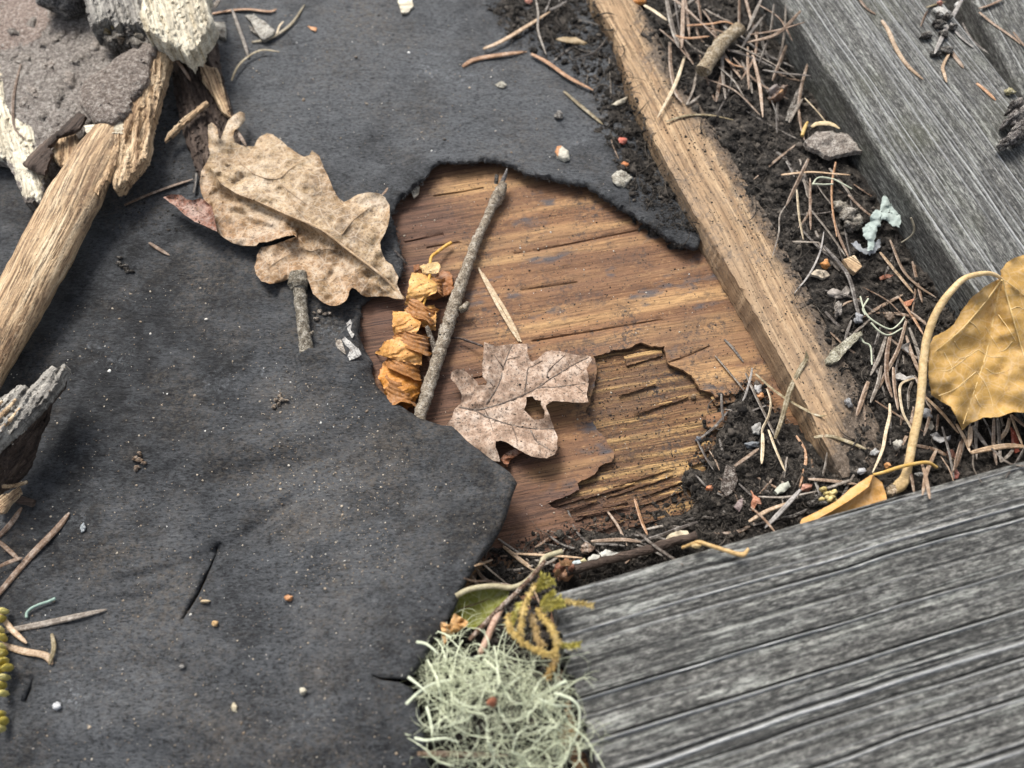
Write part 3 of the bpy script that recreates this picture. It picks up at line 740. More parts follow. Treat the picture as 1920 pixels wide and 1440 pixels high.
for which, P in ((0, POLY_A), (1, POLY_B), (2, POLY_C)):
    P = np.array(P, float); step = 3.6
    gx = np.arange(P[:, 0].min() - 40, min(P[:, 0].max() + 30, 1980), step); gy = np.arange(P[:, 1].min() - 30, P[:, 1].max() + 30, step)
    X, Y = np.meshgrid(gx, gy); x = X.ravel() + 1.2 * vn(X.ravel() * 9.7, Y.ravel() * 7.3, 1); y = Y.ravel() + 1.2 * vn(X.ravel() * 7.7, Y.ravel() * 9.1, 2)
    z = soil_z(x, y, which)
    d, _, _ = dpoly(x, y, P, True); ins = inpoly(x, y, P) | (d < 34)
    V = W(x, y, z); n = len(gx)
    idx = np.arange(len(x)).reshape(len(gy), n)
    q = np.stack([idx[:-1, :-1], idx[1:, :-1], idx[1:, 1:], idx[:-1, 1:]], -1).reshape(-1, 4)
    q = q[ins[q].all(1)]
    used = np.unique(q); rem = -np.ones(len(x), int); rem[used] = np.arange(len(used))
    parts_.append((V[used], rem[q].tolist())); tones.append(0.45 + 0.3 * fbm(x[used] / 12, y[used] / 10, 60, 3))
V, F = joinmesh(parts_)
soil = put("soil", V, F, M_SOIL, sharp=None)
at = soil.data.attributes.new("tone", 'FLOAT', 'POINT'); at.data.foreach_set("value", np.clip(np.concatenate(tones), 0, 1).astype(np.float32))
tag(soil, "dark crumbly humus filling the gaps between felt, batten and planks", None, None, "stuff")

# ------------------------------------------------------------------ what a photo ray meets: things are laid on this
def make_bvh(objs):
    V = []; F = []; b = 0
    for o in objs:
        me = o.data; n = len(me.vertices); co = np.empty(n * 3, np.float32); me.vertices.foreach_get("co", co)
        M = np.array(o.matrix_basis if o.parent is None else (o.parent.matrix_basis @ o.matrix_parent_inverse @ o.matrix_basis))
        c = co.reshape(-1, 3) @ M[:3, :3].T + M[:3, 3]
        V.append(c); F += [[i + b for i in p.vertices] for p in me.polygons if len(p.vertices) < 6]; b += n
    return BVHTree.FromPolygons(np.vstack(V).tolist(), F)
STRUCT = [o for o in bpy.data.objects if o.type == 'MESH']
BVH = make_bvh(STRUCT)
CV = Vector(CAM)
def ground(px, py):
    """heights of what lies under those photo points"""
    px = np.atleast_1d(np.asarray(px, float)); py = np.atleast_1d(np.asarray(py, float))
    t = W(px, py, np.zeros(len(px))) - CAM; out = np.zeros(len(px))
    for i, d in enumerate(t):
        h = BVH.ray_cast(CV, Vector(d).normalized())
        out[i] = h[0].z if h[0] is not None else 0.0
    return out

# ================================================================== BUILDERS FOR LOOSE THINGS
C = dict(tan=(0.42, 0.29, 0.175), pink=(0.265, 0.182, 0.122), grey=(0.175, 0.145, 0.115), dark=(0.080, 0.066, 0.056), orange=(0.40, 0.215, 0.105), pale=(0.54, 0.44, 0.29), brown=(0.18, 0.11, 0.066), olive=(0.24, 0.19, 0.10), ash=(0.30, 0.28, 0.26))
PLACED = [np.zeros((0, 4))]
rng = np.random.RandomState(7)

def lay(pts, wpx, lift=0.0, n=5, stack=True):
    """a smooth path through photo points, resting on what is below; returns world points and widths scale"""
    Q = catmull(pts, n)
    zg = ground(Q[:, 0], Q[:, 1])
    t = np.linspace(0, 1, len(Q))
    k = max(1, len(Q) // 6)
    za, zb = np.median(zg[:k + 1]), np.median(zg[-k - 1:])
    zl = za + (zb - za) * t
    need = np.clip(zg - zl, -1, 0.004)
    up = max(0.0, float(np.max(need)))
    m = pxm(*Q[len(Q) // 2], float(np.mean(zl)))
    r = wpx * 0.5 * m
    z = zl + up * 0.75 + r * 0.45 + lift * MM
    zg_ = np.convolve(np.pad(zg, 3, mode='edge'), np.array([1, 2, 3, 4, 3, 2, 1]) / 16.0, 'valid')
    gz_ = zg_ + r * 0.5 + min(lift, 0) * MM                      # bends over what it crosses instead of passing through
    gz_ = np.where(zg - z > 0.010, z, gz_)
    for _ in range(3):
        zs = z.copy(); zs[1:-1] = (z[:-2] + z[1:-1] + z[2:]) / 3; z = np.maximum(zs, gz_)
    if stack and len(PLACED[0]):
        A = PLACED[0]; d2 = (A[None, :, 0] - Q[:, None, 0]) ** 2 + (A[None, :, 1] - Q[:, None, 1]) ** 2
        hit = d2 < (A[None, :, 3] * 0.5 + wpx * 0.5) ** 2
        if hit.any():
            w = np.where(hit, A[None, :, 2] + r * 0.9, -1).max(1)
            z += np.clip(float(np.max(w - z)), 0, 0.0035)
    if stack: PLACED[0] = np.vstack([PLACED[0], np.stack([Q[:, 0], Q[:, 1], z, np.full(len(Q), wpx)], 1)])
    return W(Q[:, 0], Q[:, 1], z), r, t

def needle(pts, wpx, col, label, group=None, lift=0.0, cat="needle", name="conifer_needle", tip=0.25, stack=True, base_w=0.72):
    P, r, t = lay(pts, wpx * 0.9, lift, stack=stack)
    s1 = np.interp(t, [0, 0.06, 0.35, 0.7, 0.9, 1], [base_w * 0.75, base_w, 1, 0.95, 0.68, tip])
    c = np.array(C[col] if isinstance(col, str) else col) * rng.uniform(0.82, 1.15)
    V, F = sweep(P, r * s1, NEEDLE, roll=rng.uniform(-0.5, 0.5) + 0.3 * np.sin(t * 3))
    o = put(name, V, F, M_NEEDLE, color=tuple(c), sharp=75)
    return tag(o, label, cat, group)

def twig(pts, widths, mat, col, name, parent=None, lift=0.0, sides=10, knob=0.12, seed=0, n=7, z=None, flat=1.0, ns=0.0015):
    Q = catmull(pts, n); t = np.linspace(0, 1, len(Q))
    wv = np.interp(t, np.linspace(0, 1, len(widths)), widths)
    if z is None:
        P, r, t = lay(pts, float(np.mean(widths)), lift, n=n)
    else:
        zz = np.interp(t, np.linspace(0, 1, len(z)), z) * MM; P = W(Q[:, 0], Q[:, 1], zz)
    dep = (P - CAM) @ FWD * TANH / 960
    R = wv * 0.5 * dep
    prof = ring(sides, flat)
    V, F = sweep(P, R, prof)
    if knob:
        c = np.repeat(P, sides, 0); dv = V - c
        nz = fbm(V[:, 0] / ns + V[:, 2] / ns * 0.7, V[:, 1] / ns + V[:, 2] / ns * 0.5, seed, 3)
        V = c + dv * (1 + knob * nz)[:, None]
    return put(name, V, F, mat, parent, color=C[col] if isinstance(col, str) else col)

def chip(outline, th, mat, col, name, label=None, cat=None, parent=None, lift=0.5, wav=0.4, rough=(4, 1.2, 0.3), seed=0, grid=5, rot=0.0, dome=0.0, tilt=(0, 0), group=None, z=None, kind=None):
    """a loose flake: outline in photo points, lying flat on what is under it (heights in mm)"""
    O = np.array(outline, float); c = O.mean(0)
    S = resample(outline, 8); zg = ground(S[:, 0], S[:, 1]); gc = ground(c[0], c[1])[0]
    z0 = (np.percentile(np.append(zg, gc), 60) if z is None else z * MM) + (th + lift) * MM
    def f(px, py, d):
        return z0 + wav * MM * fbm(px / 16, py / 13, seed + 3, 3) + dome * MM * (1 - np.exp(-d / 6.0)) + tilt[0] * MM * (px - c[0]) / 20 + tilt[1] * MM * (py - c[1]) / 20 - 0.15 * MM * np.exp(-d / 2)
    o = sheet(name, outline, f, th * MM, grid, mat, parent, rough=rough, seed=seed + 1, color=C[col] if isinstance(col, str) else col, rot=rot)
    return tag(o, label, cat, group, kind) if label else o

def lump(px, py, rx, ry, hz, mat, col, name, label=None, cat=None, parent=None, seed=0, rough=0.25, ang=0.0, sub=3, lift=0.0, freq=1.6, group=None, z=None):
    """a rounded body rx by ry photo points, hz mm high, resting on what is under it"""
    v, f = ICO[sub]
    zg = ground(px, py)[0] if z is None else z * MM
    m = pxm(px, py, zg); hz_ = hz * MM
    s = 1 + rough * (fbm(v[:, 0] * freq + v[:, 2] * 1.3 + seed * 3.1, v[:, 1] * freq + v[:, 2] * 1.1 + seed * 1.7, seed, 4))
    p = v * s[:, None]
    c_, s_ = math.cos(ang), math.sin(ang)
    x = p[:, 0] * rx * m; y = p[:, 1] * ry * m
    X = x * c_ - y * s_; Y = x * s_ + y * c_
    Zc = zg + hz_ * 0.45 + lift * MM
    ce = W([px], [py], [Zc])[0]
    V = np.stack([X + ce[0], Y + ce[1], ce[2] + p[:, 2] * hz_ * 0.5], 1)
    o = put(name, V, [list(q) for q in f], mat, parent, color=C[col] if isinstance(col, str) else col, sharp=None)
    return tag(o, label, cat, group) if label else o

def bounds_px(pts):
    P = np.array(pts, float); return P.mean(0)

# ================================================================== OAK LEAF
oak = empty("oak_leaf", W([560], [420], [0.004])[0])
tag(oak, "large crumpled tan oak leaf lying across the felt at the edge of the hole", "leaf")
OAK = [(757, 561), (744, 532), (747, 520), (735, 497), (722, 487), (715, 470), (712, 455), (720, 440), (727, 425), (731, 405), (730, 385), (722, 370), (710, 362), (690, 360), (670, 365), (655, 374), (645, 379), (635, 372), (625, 355),
       (615, 330), (605, 310), (599, 292), (585, 282), (580, 291), (570, 294), (555, 286), (540, 275), (525, 262), (512, 252), (500, 250), (487, 256), (481, 265), (477, 274), (465, 274), (450, 272), (440, 266), (437, 255), (440, 243), (450, 237), (460, 224), (459, 212),
       (450, 209), (437, 216), (427, 227), (419, 247), (414, 260), (410, 260), (409, 247), (405, 236), (397, 229), (390, 234), (390, 250), (391, 275), (394, 290), (386, 307), (377, 322), (374, 340), (377, 360), (384, 378), (394, 392), (400, 418), (405, 432), (417, 444),
       (435, 455), (455, 461), (480, 460), (486, 454), (500, 454), (515, 449), (537, 442), (551, 440), (556, 444), (540, 449), (518, 458), (500, 462), (490, 464), (482, 477), (481, 487), (477, 500), (480, 515), (490, 527), (505, 532), (525, 529), (550, 519), (562, 517), (575, 519), (582, 536), (587, 551), (597, 560),
       (607, 568), (618, 573), (630, 573), (640, 570), (650, 562), (654, 553), (655, 544), (660, 539), (668, 543), (677, 552), (687, 556), (697, 556), (713, 555), (727, 556), (740, 560)]
RIDGE = [(385, 300), (415, 345), (445, 364), (478, 376), (540, 404), (600, 430), (660, 475), (720, 521), (757, 560)]
LAT = [([(450, 305), (480, 328), (520, 335), (545, 316), (578, 293)], 0.0009), ([(527, 345), (560, 372), (587, 391)], 0.0007), ([(640, 440), (665, 410), (700, 385)], 0.0008), ([(590, 425), (560, 395), (527, 345)], 0.0006),
       ([(552, 458), (582, 470), (600, 466), (645, 469)], 0.0010), ([(640, 478), (620, 520), (617, 560)], -0.0010), ([(560, 468), (520, 490), (495, 510)], 0.0008), ([(690, 515), (700, 540), (715, 552)], -0.0008), ([(440, 395), (470, 420), (520, 430)], -0.0013), ([(410, 330), (440, 345), (455, 335)], -0.0020), ([(420, 300), (450, 320)], 0.0016)]
def z_oak(px, py, d):
    s, par, side = dpoly(px, py, RIDGE); low = side > 0
    rh = np.interp(par, range(9), [9, 13, 13, 13, 13.5, 13, 11.5, 8.5, 5.0]) * MM
    upz = 0.0062 + (rh - 0.0062) * np.exp(-(s / 150) ** 1.3)
    dn = 0.0065 + (rh - 0.0065) * np.exp(-(s / 9.0))
    z = np.where(low, dn, upz)
    lobe = inpoly(px, py, [(330, 380), (480, 380), (560, 425), (556, 446), (490, 462), (380, 470)])
    z += np.where(low & lobe, 0.0030 * sst(4, 30, s), 0)
    z += 0.0011 * fbm(px / 38, py / 34, 71, 3) + 0.0004 * fbm(px / 13, py / 12, 72, 3)
    z += 0.0030 * np.exp(-d / 12.0) * np.clip(fbm(px / 60, py / 60, 73, 2) + 0.1, -0.5, 1)     # curled margins
    for l, a in LAT:
        dd, _, _ = dpoly(px, py, l); z += a * np.exp(-(dd / 6.0) ** 2)
    fing = sst(290, 235, py) * sst(480, 440, px)
    z += 0.004 * fing
    return z
OC = (0.385, 0.268, 0.145)
exr = np.concatenate([resample(RIDGE, 4, False) + [a, b_] for a, b_ in ((0, 0), (-2, 3), (2, -3), (-5, 7), (-8, 12), (5, -7))])
ob = sheet("leaf_blade", OAK, z_oak, 0.00025, 4.5, M_LEAFO, oak, rough=(5, 0.8, 0.2), seed=6, color=OC, extra=exr)
# the lower half and the margins are a warmer brown
_o = np.array(OAK); _z = W(_o[:, 0], _o[:, 1], np.full(len(_o), 0.008)); _r = np.array(RIDGE); _rw = W(_r[:, 0], _r[:, 1], np.full(len(_r), 0.010))
co = np.empty(len(ob.data.vertices) * 3, np.float32); ob.data.vertices.foreach_get("co", co); co = co.reshape(-1, 3) + np.array(ob.matrix_basis.translation)
dm, _, _ = dpoly(co[:, 0], co[:, 1], _z[:, :2], True); dr, _, sd_ = dpoly(co[:, 0], co[:, 1], _rw[:, :2])
bw = 0.62 * sst(-0.002, 0.004, np.where(sd_ < 0, dr, -dr)) + 0.5 * np.exp(-dm / 0.0018) - 0.08 + 0.30 * fbm(co[:, 0] / 0.012, co[:, 1] / 0.012, 5, 3)
at = ob.data.attributes.new("brown", 'FLOAT', 'POINT'); at.data.foreach_set("value", np.clip(bw, 0, 1).astype(np.float32))
def vein(path, wpx, zf, parent, col, off=0.00012, mat=None):
    Q = catmull(path, 5); z = zf(Q[:, 0], Q[:, 1], np.full(len(Q), 40.0)) + off
    P = W(Q[:, 0], Q[:, 1], z); t = np.linspace(0, 1, len(Q)); dep = (P - CAM) @ FWD * TANH / 960
    V, F = sweep(P, wpx * 0.5 * dep * (1 - 0.55 * t), ring(6, 0.7))
    return put("vein", V, F, mat or M_PLAIN, parent, color=col)
vein([(757, 560), (720, 520), (660, 474), (600, 429), (540, 403), (478, 375)], 5.5, z_oak, oak, (0.40, 0.27, 0.15))
for l, _ in LAT[:5] + LAT[6:7]: vein(l, 2.4, z_oak, oak, (0.34, 0.23, 0.13))
RED = [(396, 385), (384, 376), (375, 371), (362, 376), (352, 375), (340, 366), (322, 364), (306, 370), (315, 377), (330, 387), (345, 402), (365, 415), (385, 424), (407, 434), (402, 408)]
def z_red(px, py, d): return 0.0085 + 0.0030 * sst(306, 400, px) + 0.0018 * np.exp(-d / 6.0) + 0.0006 * fbm(px / 14, py / 12, 77, 3)
tag(sheet("curled_lobe", RED, z_red, 0.00025, 4, M_LEAFO, oak, rough=(5, 0.8, 0.2), seed=7, color=(0.24, 0.10, 0.06)), "reddish brown lobe curled over")
for i, (l, w) in enumerate([([(310, 371), (340, 385), (370, 395), (398, 415)], 2.2), ([(365, 394), (368, 380)], 1.6), ([(385, 405), (372, 412)], 1.6)]): vein(l, w, z_red, oak, (0.13, 0.055, 0.035))

# ================================================================== MAPLE LEAF
maple = empty("maple_leaf", W([970], [740], [0.0])[0])
tag(maple, "speckled pinkish brown maple leaf with an eaten hole lying on the bare wood", "leaf")
MAP = [(908, 641), (929, 649), (959, 645), (980, 644), (988, 646), (989, 662), (993, 674), (998, 678), (1008, 673), (1019, 662), (1032, 657), (1049, 658), (1068, 663), (1087, 667), (1100, 665), (1108, 668), (1109, 675), (1104, 685), (1100, 692), (1103, 704), (1104, 719), (1100, 739), (1103, 754), (1081, 755), (1059, 753), (1036, 752), (1023, 760),
       (1025, 766), (1031, 779), (1034, 790), (1039, 805), (1046, 820), (1044, 831), (1045, 842), (1040, 852), (1025, 859), (1006, 858), (987, 852), (969, 841), (950, 829), (939, 826), (929, 827), (929, 839), (935, 852), (938, 866), (915, 862), (880, 838), (845, 812), (836, 798), (847, 784), (852, 767), (864, 757), (866, 741), (856, 722), (845, 709), (847, 697),
       (856, 692), (871, 695), (882, 704), (894, 715), (897, 722), (911, 722), (914, 716), (905, 706), (904, 698), (905, 680), (906, 666)]
MHOLE = [(987, 744), (999, 743), (1004, 750), (1015, 751), (1014, 758), (1021, 769), (1020, 785), (1001, 787), (989, 775), (982, 769), (986, 758), (988, 751)]
MV = [([(862, 764), (894, 768), (931, 760), (976, 743), (1010, 726), (1034, 709), (1081, 681), (1104, 670)], 5.0), ([(1010, 726), (1040, 726), (1062, 723), (1098, 719)], 3.2), ([(912, 758), (935, 721), (944, 689), (954, 661), (961, 646)], 3.6), ([(888, 769), (920, 784), (959, 797), (1006, 804), (1038, 803)], 4.0),
      ([(1025, 707), (1031, 692), (1059, 666)], 2.6), ([(984, 734), (987, 712), (990, 691), (1000, 686), (1017, 676)], 2.6), ([(995, 807), (1006, 827), (1022, 838), (1038, 847)], 3.0), ([(944, 689), (933, 675), (926, 664)], 2.0), ([(951, 674), (962, 671), (975, 668)], 1.8), ([(925, 724), (918, 716)], 2.0), ([(904, 760), (915, 780), (925, 810)], 1.8), ([(960, 798), (968, 820), (970, 836)], 1.8), ([(1080, 724), (1090, 732), (1098, 740)], 1.8), ([(1078, 683), (1088, 692), (1096, 694)], 1.6)]
def z_map(px, py, d):
    z = 0.0042 + 0.0007 * fbm(px / 40, py / 40, 81, 3)
    for l, a, w in (([(1030, 756), (1103, 756)], 0.0055, 34), ([(929, 832), (985, 853), (1030, 862)], 0.0045, 30), ([(908, 641), (906, 700)], 0.0025, 22), ([(1104, 665), (1104, 700)], 0.0030, 18), ([(850, 695), (848, 720)], 0.0030, 14), ([(1035, 790), (1046, 830)], 0.0018, 18)):
        dd, _, _ = dpoly(px, py, l); z = z + a * np.exp(-(dd / w) ** 2)
    for l, w in MV[:4]:
        dd, _, _ = dpoly(px, py, l); z = z - 0.0008 * np.exp(-(dd / 7) ** 2)
    dd, _, _ = dpoly(px, py, [(860, 700), (892, 740), (864, 760)]); z = z - 0.0012 * np.exp(-(dd / 9) ** 2)
    return z + 0.0003 * fbm(px / 9, py / 9, 83, 2) - 0.0012 * sst(840, 900, py) * sst(960, 900, px)
sheet("leaf_blade", MAP, z_map, 0.00025, 4.5, M_LEAFM, maple, rough=(5, 0.7, 0.22), holes=[roughen(MHOLE, 4, 0.9, 3, 0.4)], seed=9, color=(0.36, 0.25, 0.178))
for l, w in MV: vein(l, w, z_map, maple, (0.085, 0.058, 0.042), off=0.00010)
tag(chip([(1015, 700), (1032, 725), (1048, 741), (1012, 742), (1005, 733)], 0.1, M_LEAFM, (0.62, 0.56, 0.28), "pale_patch", parent=maple, z=4.15, lift=0.05, wav=0.1, seed=85), "yellowish faded patch")
curl = twig([(905, 649), (880, 640), (860, 634), (838, 634)], [4, 5, 4, 3], M_PLAIN, (0.045, 0.028, 0.022), "leaf_stalk", maple, z=[5, 3.2, 2.4, 1.5], knob=0.1)
chip([(936, 861), (952, 846), (980, 838), (984, 842), (972, 852), (956, 862), (951, 876), (942, 866)], 0.3, M_LEAFM, (0.26, 0.10, 0.045), "leaf_scrap", "small curled red-brown leaf scrap under the lower lobe of the maple leaf", "leaf scrap", lift=3, wav=1.2, seed=86, grid=3)

M_ROLL = mat_obj("papery_dry_leaf", 0.6, 0.35, spotc=(0.16, 0.06, 0.02), spotscale=800, nscale=170, bumpd=0.0004, rough=0.6, spec=0.3, transl=0.25)
# ================================================================== ORANGE ROLLED FROND
frond = empty("curled_frond", W([775], [640], [0.0])[0])
tag(frond, "bright orange dried frond of tightly curled leaflets beside the lichened twig", "leaf")
twig([(846, 455), (833, 463), (821, 472), (809, 482), (806, 500), (805, 520), (797, 560), (782, 612), (770, 660), (765, 700)], [6.5, 6.5, 6, 6, 6, 6, 5, 5, 5, 4], M_PLAIN, (0.62, 0.34, 0.06), "stem", frond, z=[2.5, 3, 4, 5, 6, 6.5, 7, 6.5, 6, 5], knob=0.06)
BL = [([(785, 497), (800, 495), (820, 490), (826, 498), (823, 511), (810, 513), (795, 512), (787, 504)], 7.6, (0.72, 0.50, 0.22), (0.3, -1.2)),
      ([(775, 496), (785, 496), (794, 513), (777, 511)], 5.0, (0.30, 0.11, 0.03), (0, 0)),
      ([(815, 521), (825, 508), (836, 500), (843, 508), (848, 519), (849, 533), (858, 546), (845, 553), (830, 556), (813, 563), (799, 567), (802, 552)], 4.0, (0.36, 0.14, 0.04), (1.2, 0.4)),
      ([(757, 580), (772, 573), (795, 575), (815, 570), (818, 590), (816, 620), (802, 619), (791, 610), (780, 596), (765, 590)], 6.5, (0.70, 0.37, 0.10), (0.6, 0.2)),
      ([(771, 511), (790, 513), (810, 516), (826, 531), (820, 546), (810, 552), (795, 558), (787, 567), (772, 574), (759, 571), (764, 547), (768, 525)], 9.0, (0.82, 0.48, 0.16), (-0.2, -0.4)),
      ([(736, 583), (755, 584), (775, 590), (791, 597), (789, 607), (784, 618), (776, 630), (757, 634), (740, 636), (736, 610)], 9.0, (0.76, 0.39, 0.11), (0.2, -0.6)),
      ([(719, 680), (730, 671), (742, 682), (757, 695), (777, 700), (792, 717), (790, 732), (780, 750), (770, 768), (752, 768), (735, 755), (722, 742), (719, 724), (709, 710), (714, 690)], 7.0, (0.68, 0.29, 0.05), (0.3, 0.3)),
      ([(702, 662), (711, 656), (721, 640), (745, 632), (778, 627), (800, 636), (797, 650), (791, 660), (791, 685), (776, 683), (765, 680), (745, 676), (730, 671), (716, 668)], 9.5, (0.76, 0.39, 0.11), (-0.2, -0.8))]
for i, (o_, z_, c_, tl) in enumerate(BL):
    O = np.array(o_, float); ce = O.mean(0)
    def f(px, py, d, z_=z_, ce=ce, i=i, tl=tl):
        u = (px - ce[0]) / 40; v = (py - ce[1]) / 30
        z = z_ * MM - 0.0040 * (v - 0.25 * u) ** 2 - 0.0034 * np.abs(u) ** 3 - 0.0014 * u * u + MM * (tl[0] * u + tl[1] * v)
        a = (px - ce[0]) * 0.93 - (py - ce[1]) * 0.36 + 5 * vn(px / 18, py / 18, 92 + i); c = (px - ce[0]) * 0.36 + (py - ce[1]) * 0.93 + 4 * vn(px / 14, py / 14, 93 + i)
        return z + 0.00042 * fbm(a / 34, c / 4.6, 90 + i, 3) + 0.0011 * np.exp(-d / 2.6) * (0.4 + fbm(px / 9, py / 9, 99 + i, 2))
    sheet("leaflet", o_, f, 0.00014, 2.2, M_ROLL, frond, rough=(3, 1.9, 0.3), seed=100 + i, color=c_)
# the blade is one papery ribbon wound like a corkscrew round its midrib
def ribbon(axis, rad, turns, hw, z0, nu=300, nw=17, ph0=0.0):
    Q = catmull(axis, 12); Q = resample(Q, np.hypot(*np.diff(Q, axis=0).T).sum() / nu, False); n = len(Q); t = np.linspace(0, 1, n)
    r = np.interp(t, np.linspace(0, 1, len(rad)), rad); h = np.interp(t, np.linspace(0, 1, len(hw)), hw); zc = np.interp(t, np.linspace(0, 1, len(z0)), z0) * MM
    T = np.gradient(Q, axis=0); T /= np.hypot(T[:, 0], T[:, 1])[:, None]; S = np.stack([-T[:, 1], T[:, 0]], 1)
    ph = ph0 + 2 * math.pi * turns * t + 0.35 * vn(t * 9, t * 0, 3)
    V = []; tone = []
    for j in range(nw):
        w = (j / (nw - 1)) * 2 - 1
        edge = abs(w) ** 4
        rr = r * (1 + 0.26 * vn(t * turns * 3.1, t * 0 + 7, 11) + 0.26 * w * vn(t * turns * 2.3, t * 0 + 3, 12)) + edge * 6.0 * (0.6 + vn(t * turns * 6, t * 0 + w * 2, 14))
        wr = 1.7 * np.sin(w * 14 + 3.5 * vn(t * 26, t * 0 + 1, 15)) + 2.0 * vn(t * 60, t * 0 + w * 3.2, 16)
        rr = rr + wr
        hh = h * (1 + 0.34 * vn(t * 40, t * 0 + np.sign(w), 17) * abs(w))
        ax = w * hh + 9 * np.sin(ph * 1.0 + 0.8)
        x = Q[:, 0] + S[:, 0] * rr * np.cos(ph) + T[:, 0] * ax; y = Q[:, 1] + S[:, 1] * rr * np.cos(ph) + T[:, 1] * ax
        z = zc + np.sin(ph) * rr * 0.000145
        V.append(W(x, y, np.maximum(z, 0.0006))); tone.append(np.sin(ph))
    V = np.stack(V, 1).reshape(-1, 3)
    F = [[i * nw + j, i * nw + j + 1, (i + 1) * nw + j + 1, (i + 1) * nw + j] for i in range(n - 1) for j in range(nw - 1)]
    return V, F
V, F = ribbon([(806, 520), (797, 560), (782, 606), (768, 650), (758, 695), (752, 738), (752, 758)], [18, 24, 26, 28, 29, 26, 20], 4.6, [13, 16, 15, 17, 18, 20, 17], [3.4, 3.6, 3.6, 3.8, 3.8, 3.6, 3.4], ph0=0.9)
put("rolled_blade", V, F, M_ROLL, frond, color=(0.40, 0.175, 0.048), sharp=None)

# ================================================================== LICHENED TWIG IN THE HOLE
tw = empty("lichened_twig", W([860], [560], [0.0])[0])
tag(tw, "slender grey lichened twig with a knobbly tip standing across the bare wood", "twig")
twig([(784, 790), (797, 748), (812, 700), (826, 655), (838, 615), (848, 585), (862, 540), (878, 495), (892, 455), (908, 420), (922, 390), (935, 366), (943, 345)], [24, 25, 24, 25, 26, 25, 23, 20, 18, 16, 18, 26, 17], M_BARK, (0.36, 0.30, 0.22), "twig_shaft", tw, z=[5, 5, 5, 4.5, 4.5, 4.5, 4, 4, 3.5, 3, 3, 3.5, 4], knob=0.17, seed=3, sides=14, n=9, ns=0.0011)
twig([(938, 348), (946, 332), (951, 316)], [9, 8, 3], M_BARK, (0.16, 0.15, 0.15), "twig_spike", tw, z=[4, 6, 8], knob=0.1)
twig([(930, 345), (932, 327)], [8, 8], M_BARK, (0.03, 0.025, 0.02), "twig_spike", tw, z=[4, 6.5], knob=0.1)
twig([(862, 582), (870, 578), (878, 567)], [13, 15, 9], M_BARK, (0.27, 0.22, 0.15), "bud", tw, z=[4.5, 5, 5.5], knob=0.12)
twig([(822, 664), (812, 645), (804, 622), (800, 612)], [16, 12, 9, 7], M_BARK, (0.11, 0.085, 0.06), "side_shoot", tw, z=[4.5, 5, 6, 6.5], knob=0.14)

# ================================================================== STUB TWIG UNDER THE OAK LEAF
st = empty("stub_twig", W([566], [590], [0.004])[0])
tag(st, "short thick grey twig stub poking from under the oak leaf into the torn felt", "twig")
twig([(560, 528), (563, 560), (567, 595), (571, 630), (576, 662)], [27, 24, 23, 24, 27], M_BARK, (0.25, 0.22, 0.165), "twig_shaft", st, z=[7.5, 7.5, 7, 6.3, 5.6], knob=0.13, seed=11, sides=16, n=9, ns=0.0014)
twig([(558, 516), (560, 530), (562, 541)], [34, 38, 33], M_BARK, (0.26, 0.23, 0.17), "collar", st, z=[8, 8, 7.7], knob=0.16, seed=12, sides=16, n=6)
twig([(580, 628), (588, 621)], [9, 4], M_BARK, (0.27, 0.23, 0.17), "bud", st, z=[6.6, 7.5])

# ================================================================== ROTTEN STICK AND SLABS, UPPER LEFT
G_ST = wang((0, 640), (180, 290), 0.014)
slab = empty("bark_slab", W([90], [200], [0.004])[0])
tag(slab, "flat weathered bark slab with a pinkish granular face under the broken stick", "bark")
SLAB = [(-60, -60), (150, -60), (180, 60), (215, 90), (225, 150), (190, 210), (150, 260), (110, 300), (84, 322), (82, 372), (78, 383), (69, 379), (66, 374), (60, 380), (47, 379), (42, 362), (33, 348), (30, 330), (20, 322), (12, 300), (-10, 296), (-60, 300)]
def z_slab(px, py, d): return 0.0105 + 0.0007 * fbm(px / 50, py / 50, 121, 4) + 0.00045 * fbm(px / 5, py / 5, 122, 2) - 0.001 * np.exp(-d / 6)
M_SLAB = mat_obj("granular_bark", 0.9, 0.75, rough=0.9, bumpd=0.0014, nscale=640, spotscale=620, ltm=0.7)
sheet("bark_face", SLAB, z_slab, 0.005, 4.5, M_SLAB, slab, rough=(5, 3.0, 0.25), seed=31, color=(0.30, 0.265, 0.235))
SL2 = [(-60, 120), (-10, 100), (8, 130), (12, 190), (30, 215), (45, 225), (66, 236), (70, 262), (76, 300), (84, 322), (82, 372), (78, 383), (66, 374), (47, 379), (36, 350), (26, 326), (14, 300), (-60, 298)]
def z_sl2(px, py, d): return z_slab(px, py, d) + 0.0005 + 0.0004 * fbm(px / 4, py / 20, 125, 3) - 0.0006 * np.exp(-d / 3)
sheet("bleached_wood_layer", SL2, z_sl2, 0.0012, 4.5, M_BLEACH, slab, rough=(5, 2.6, 0.3), seed=33, rot=wang((20, 200), (60, 370)))
sheet("pinkish_crust", [(-60, -60), (100, -60), (120, 10), (95, 60), (60, 90), (20, 105), (-60, 110)], lambda x, y, d: z_slab(x, y, d) + 0.0004 - 0.0006 * np.exp(-d / 8), 0.0008, 5, M_SLAB, slab, rough=(6, 6, 0.12), seed=34, color=(0.36, 0.275, 0.23))

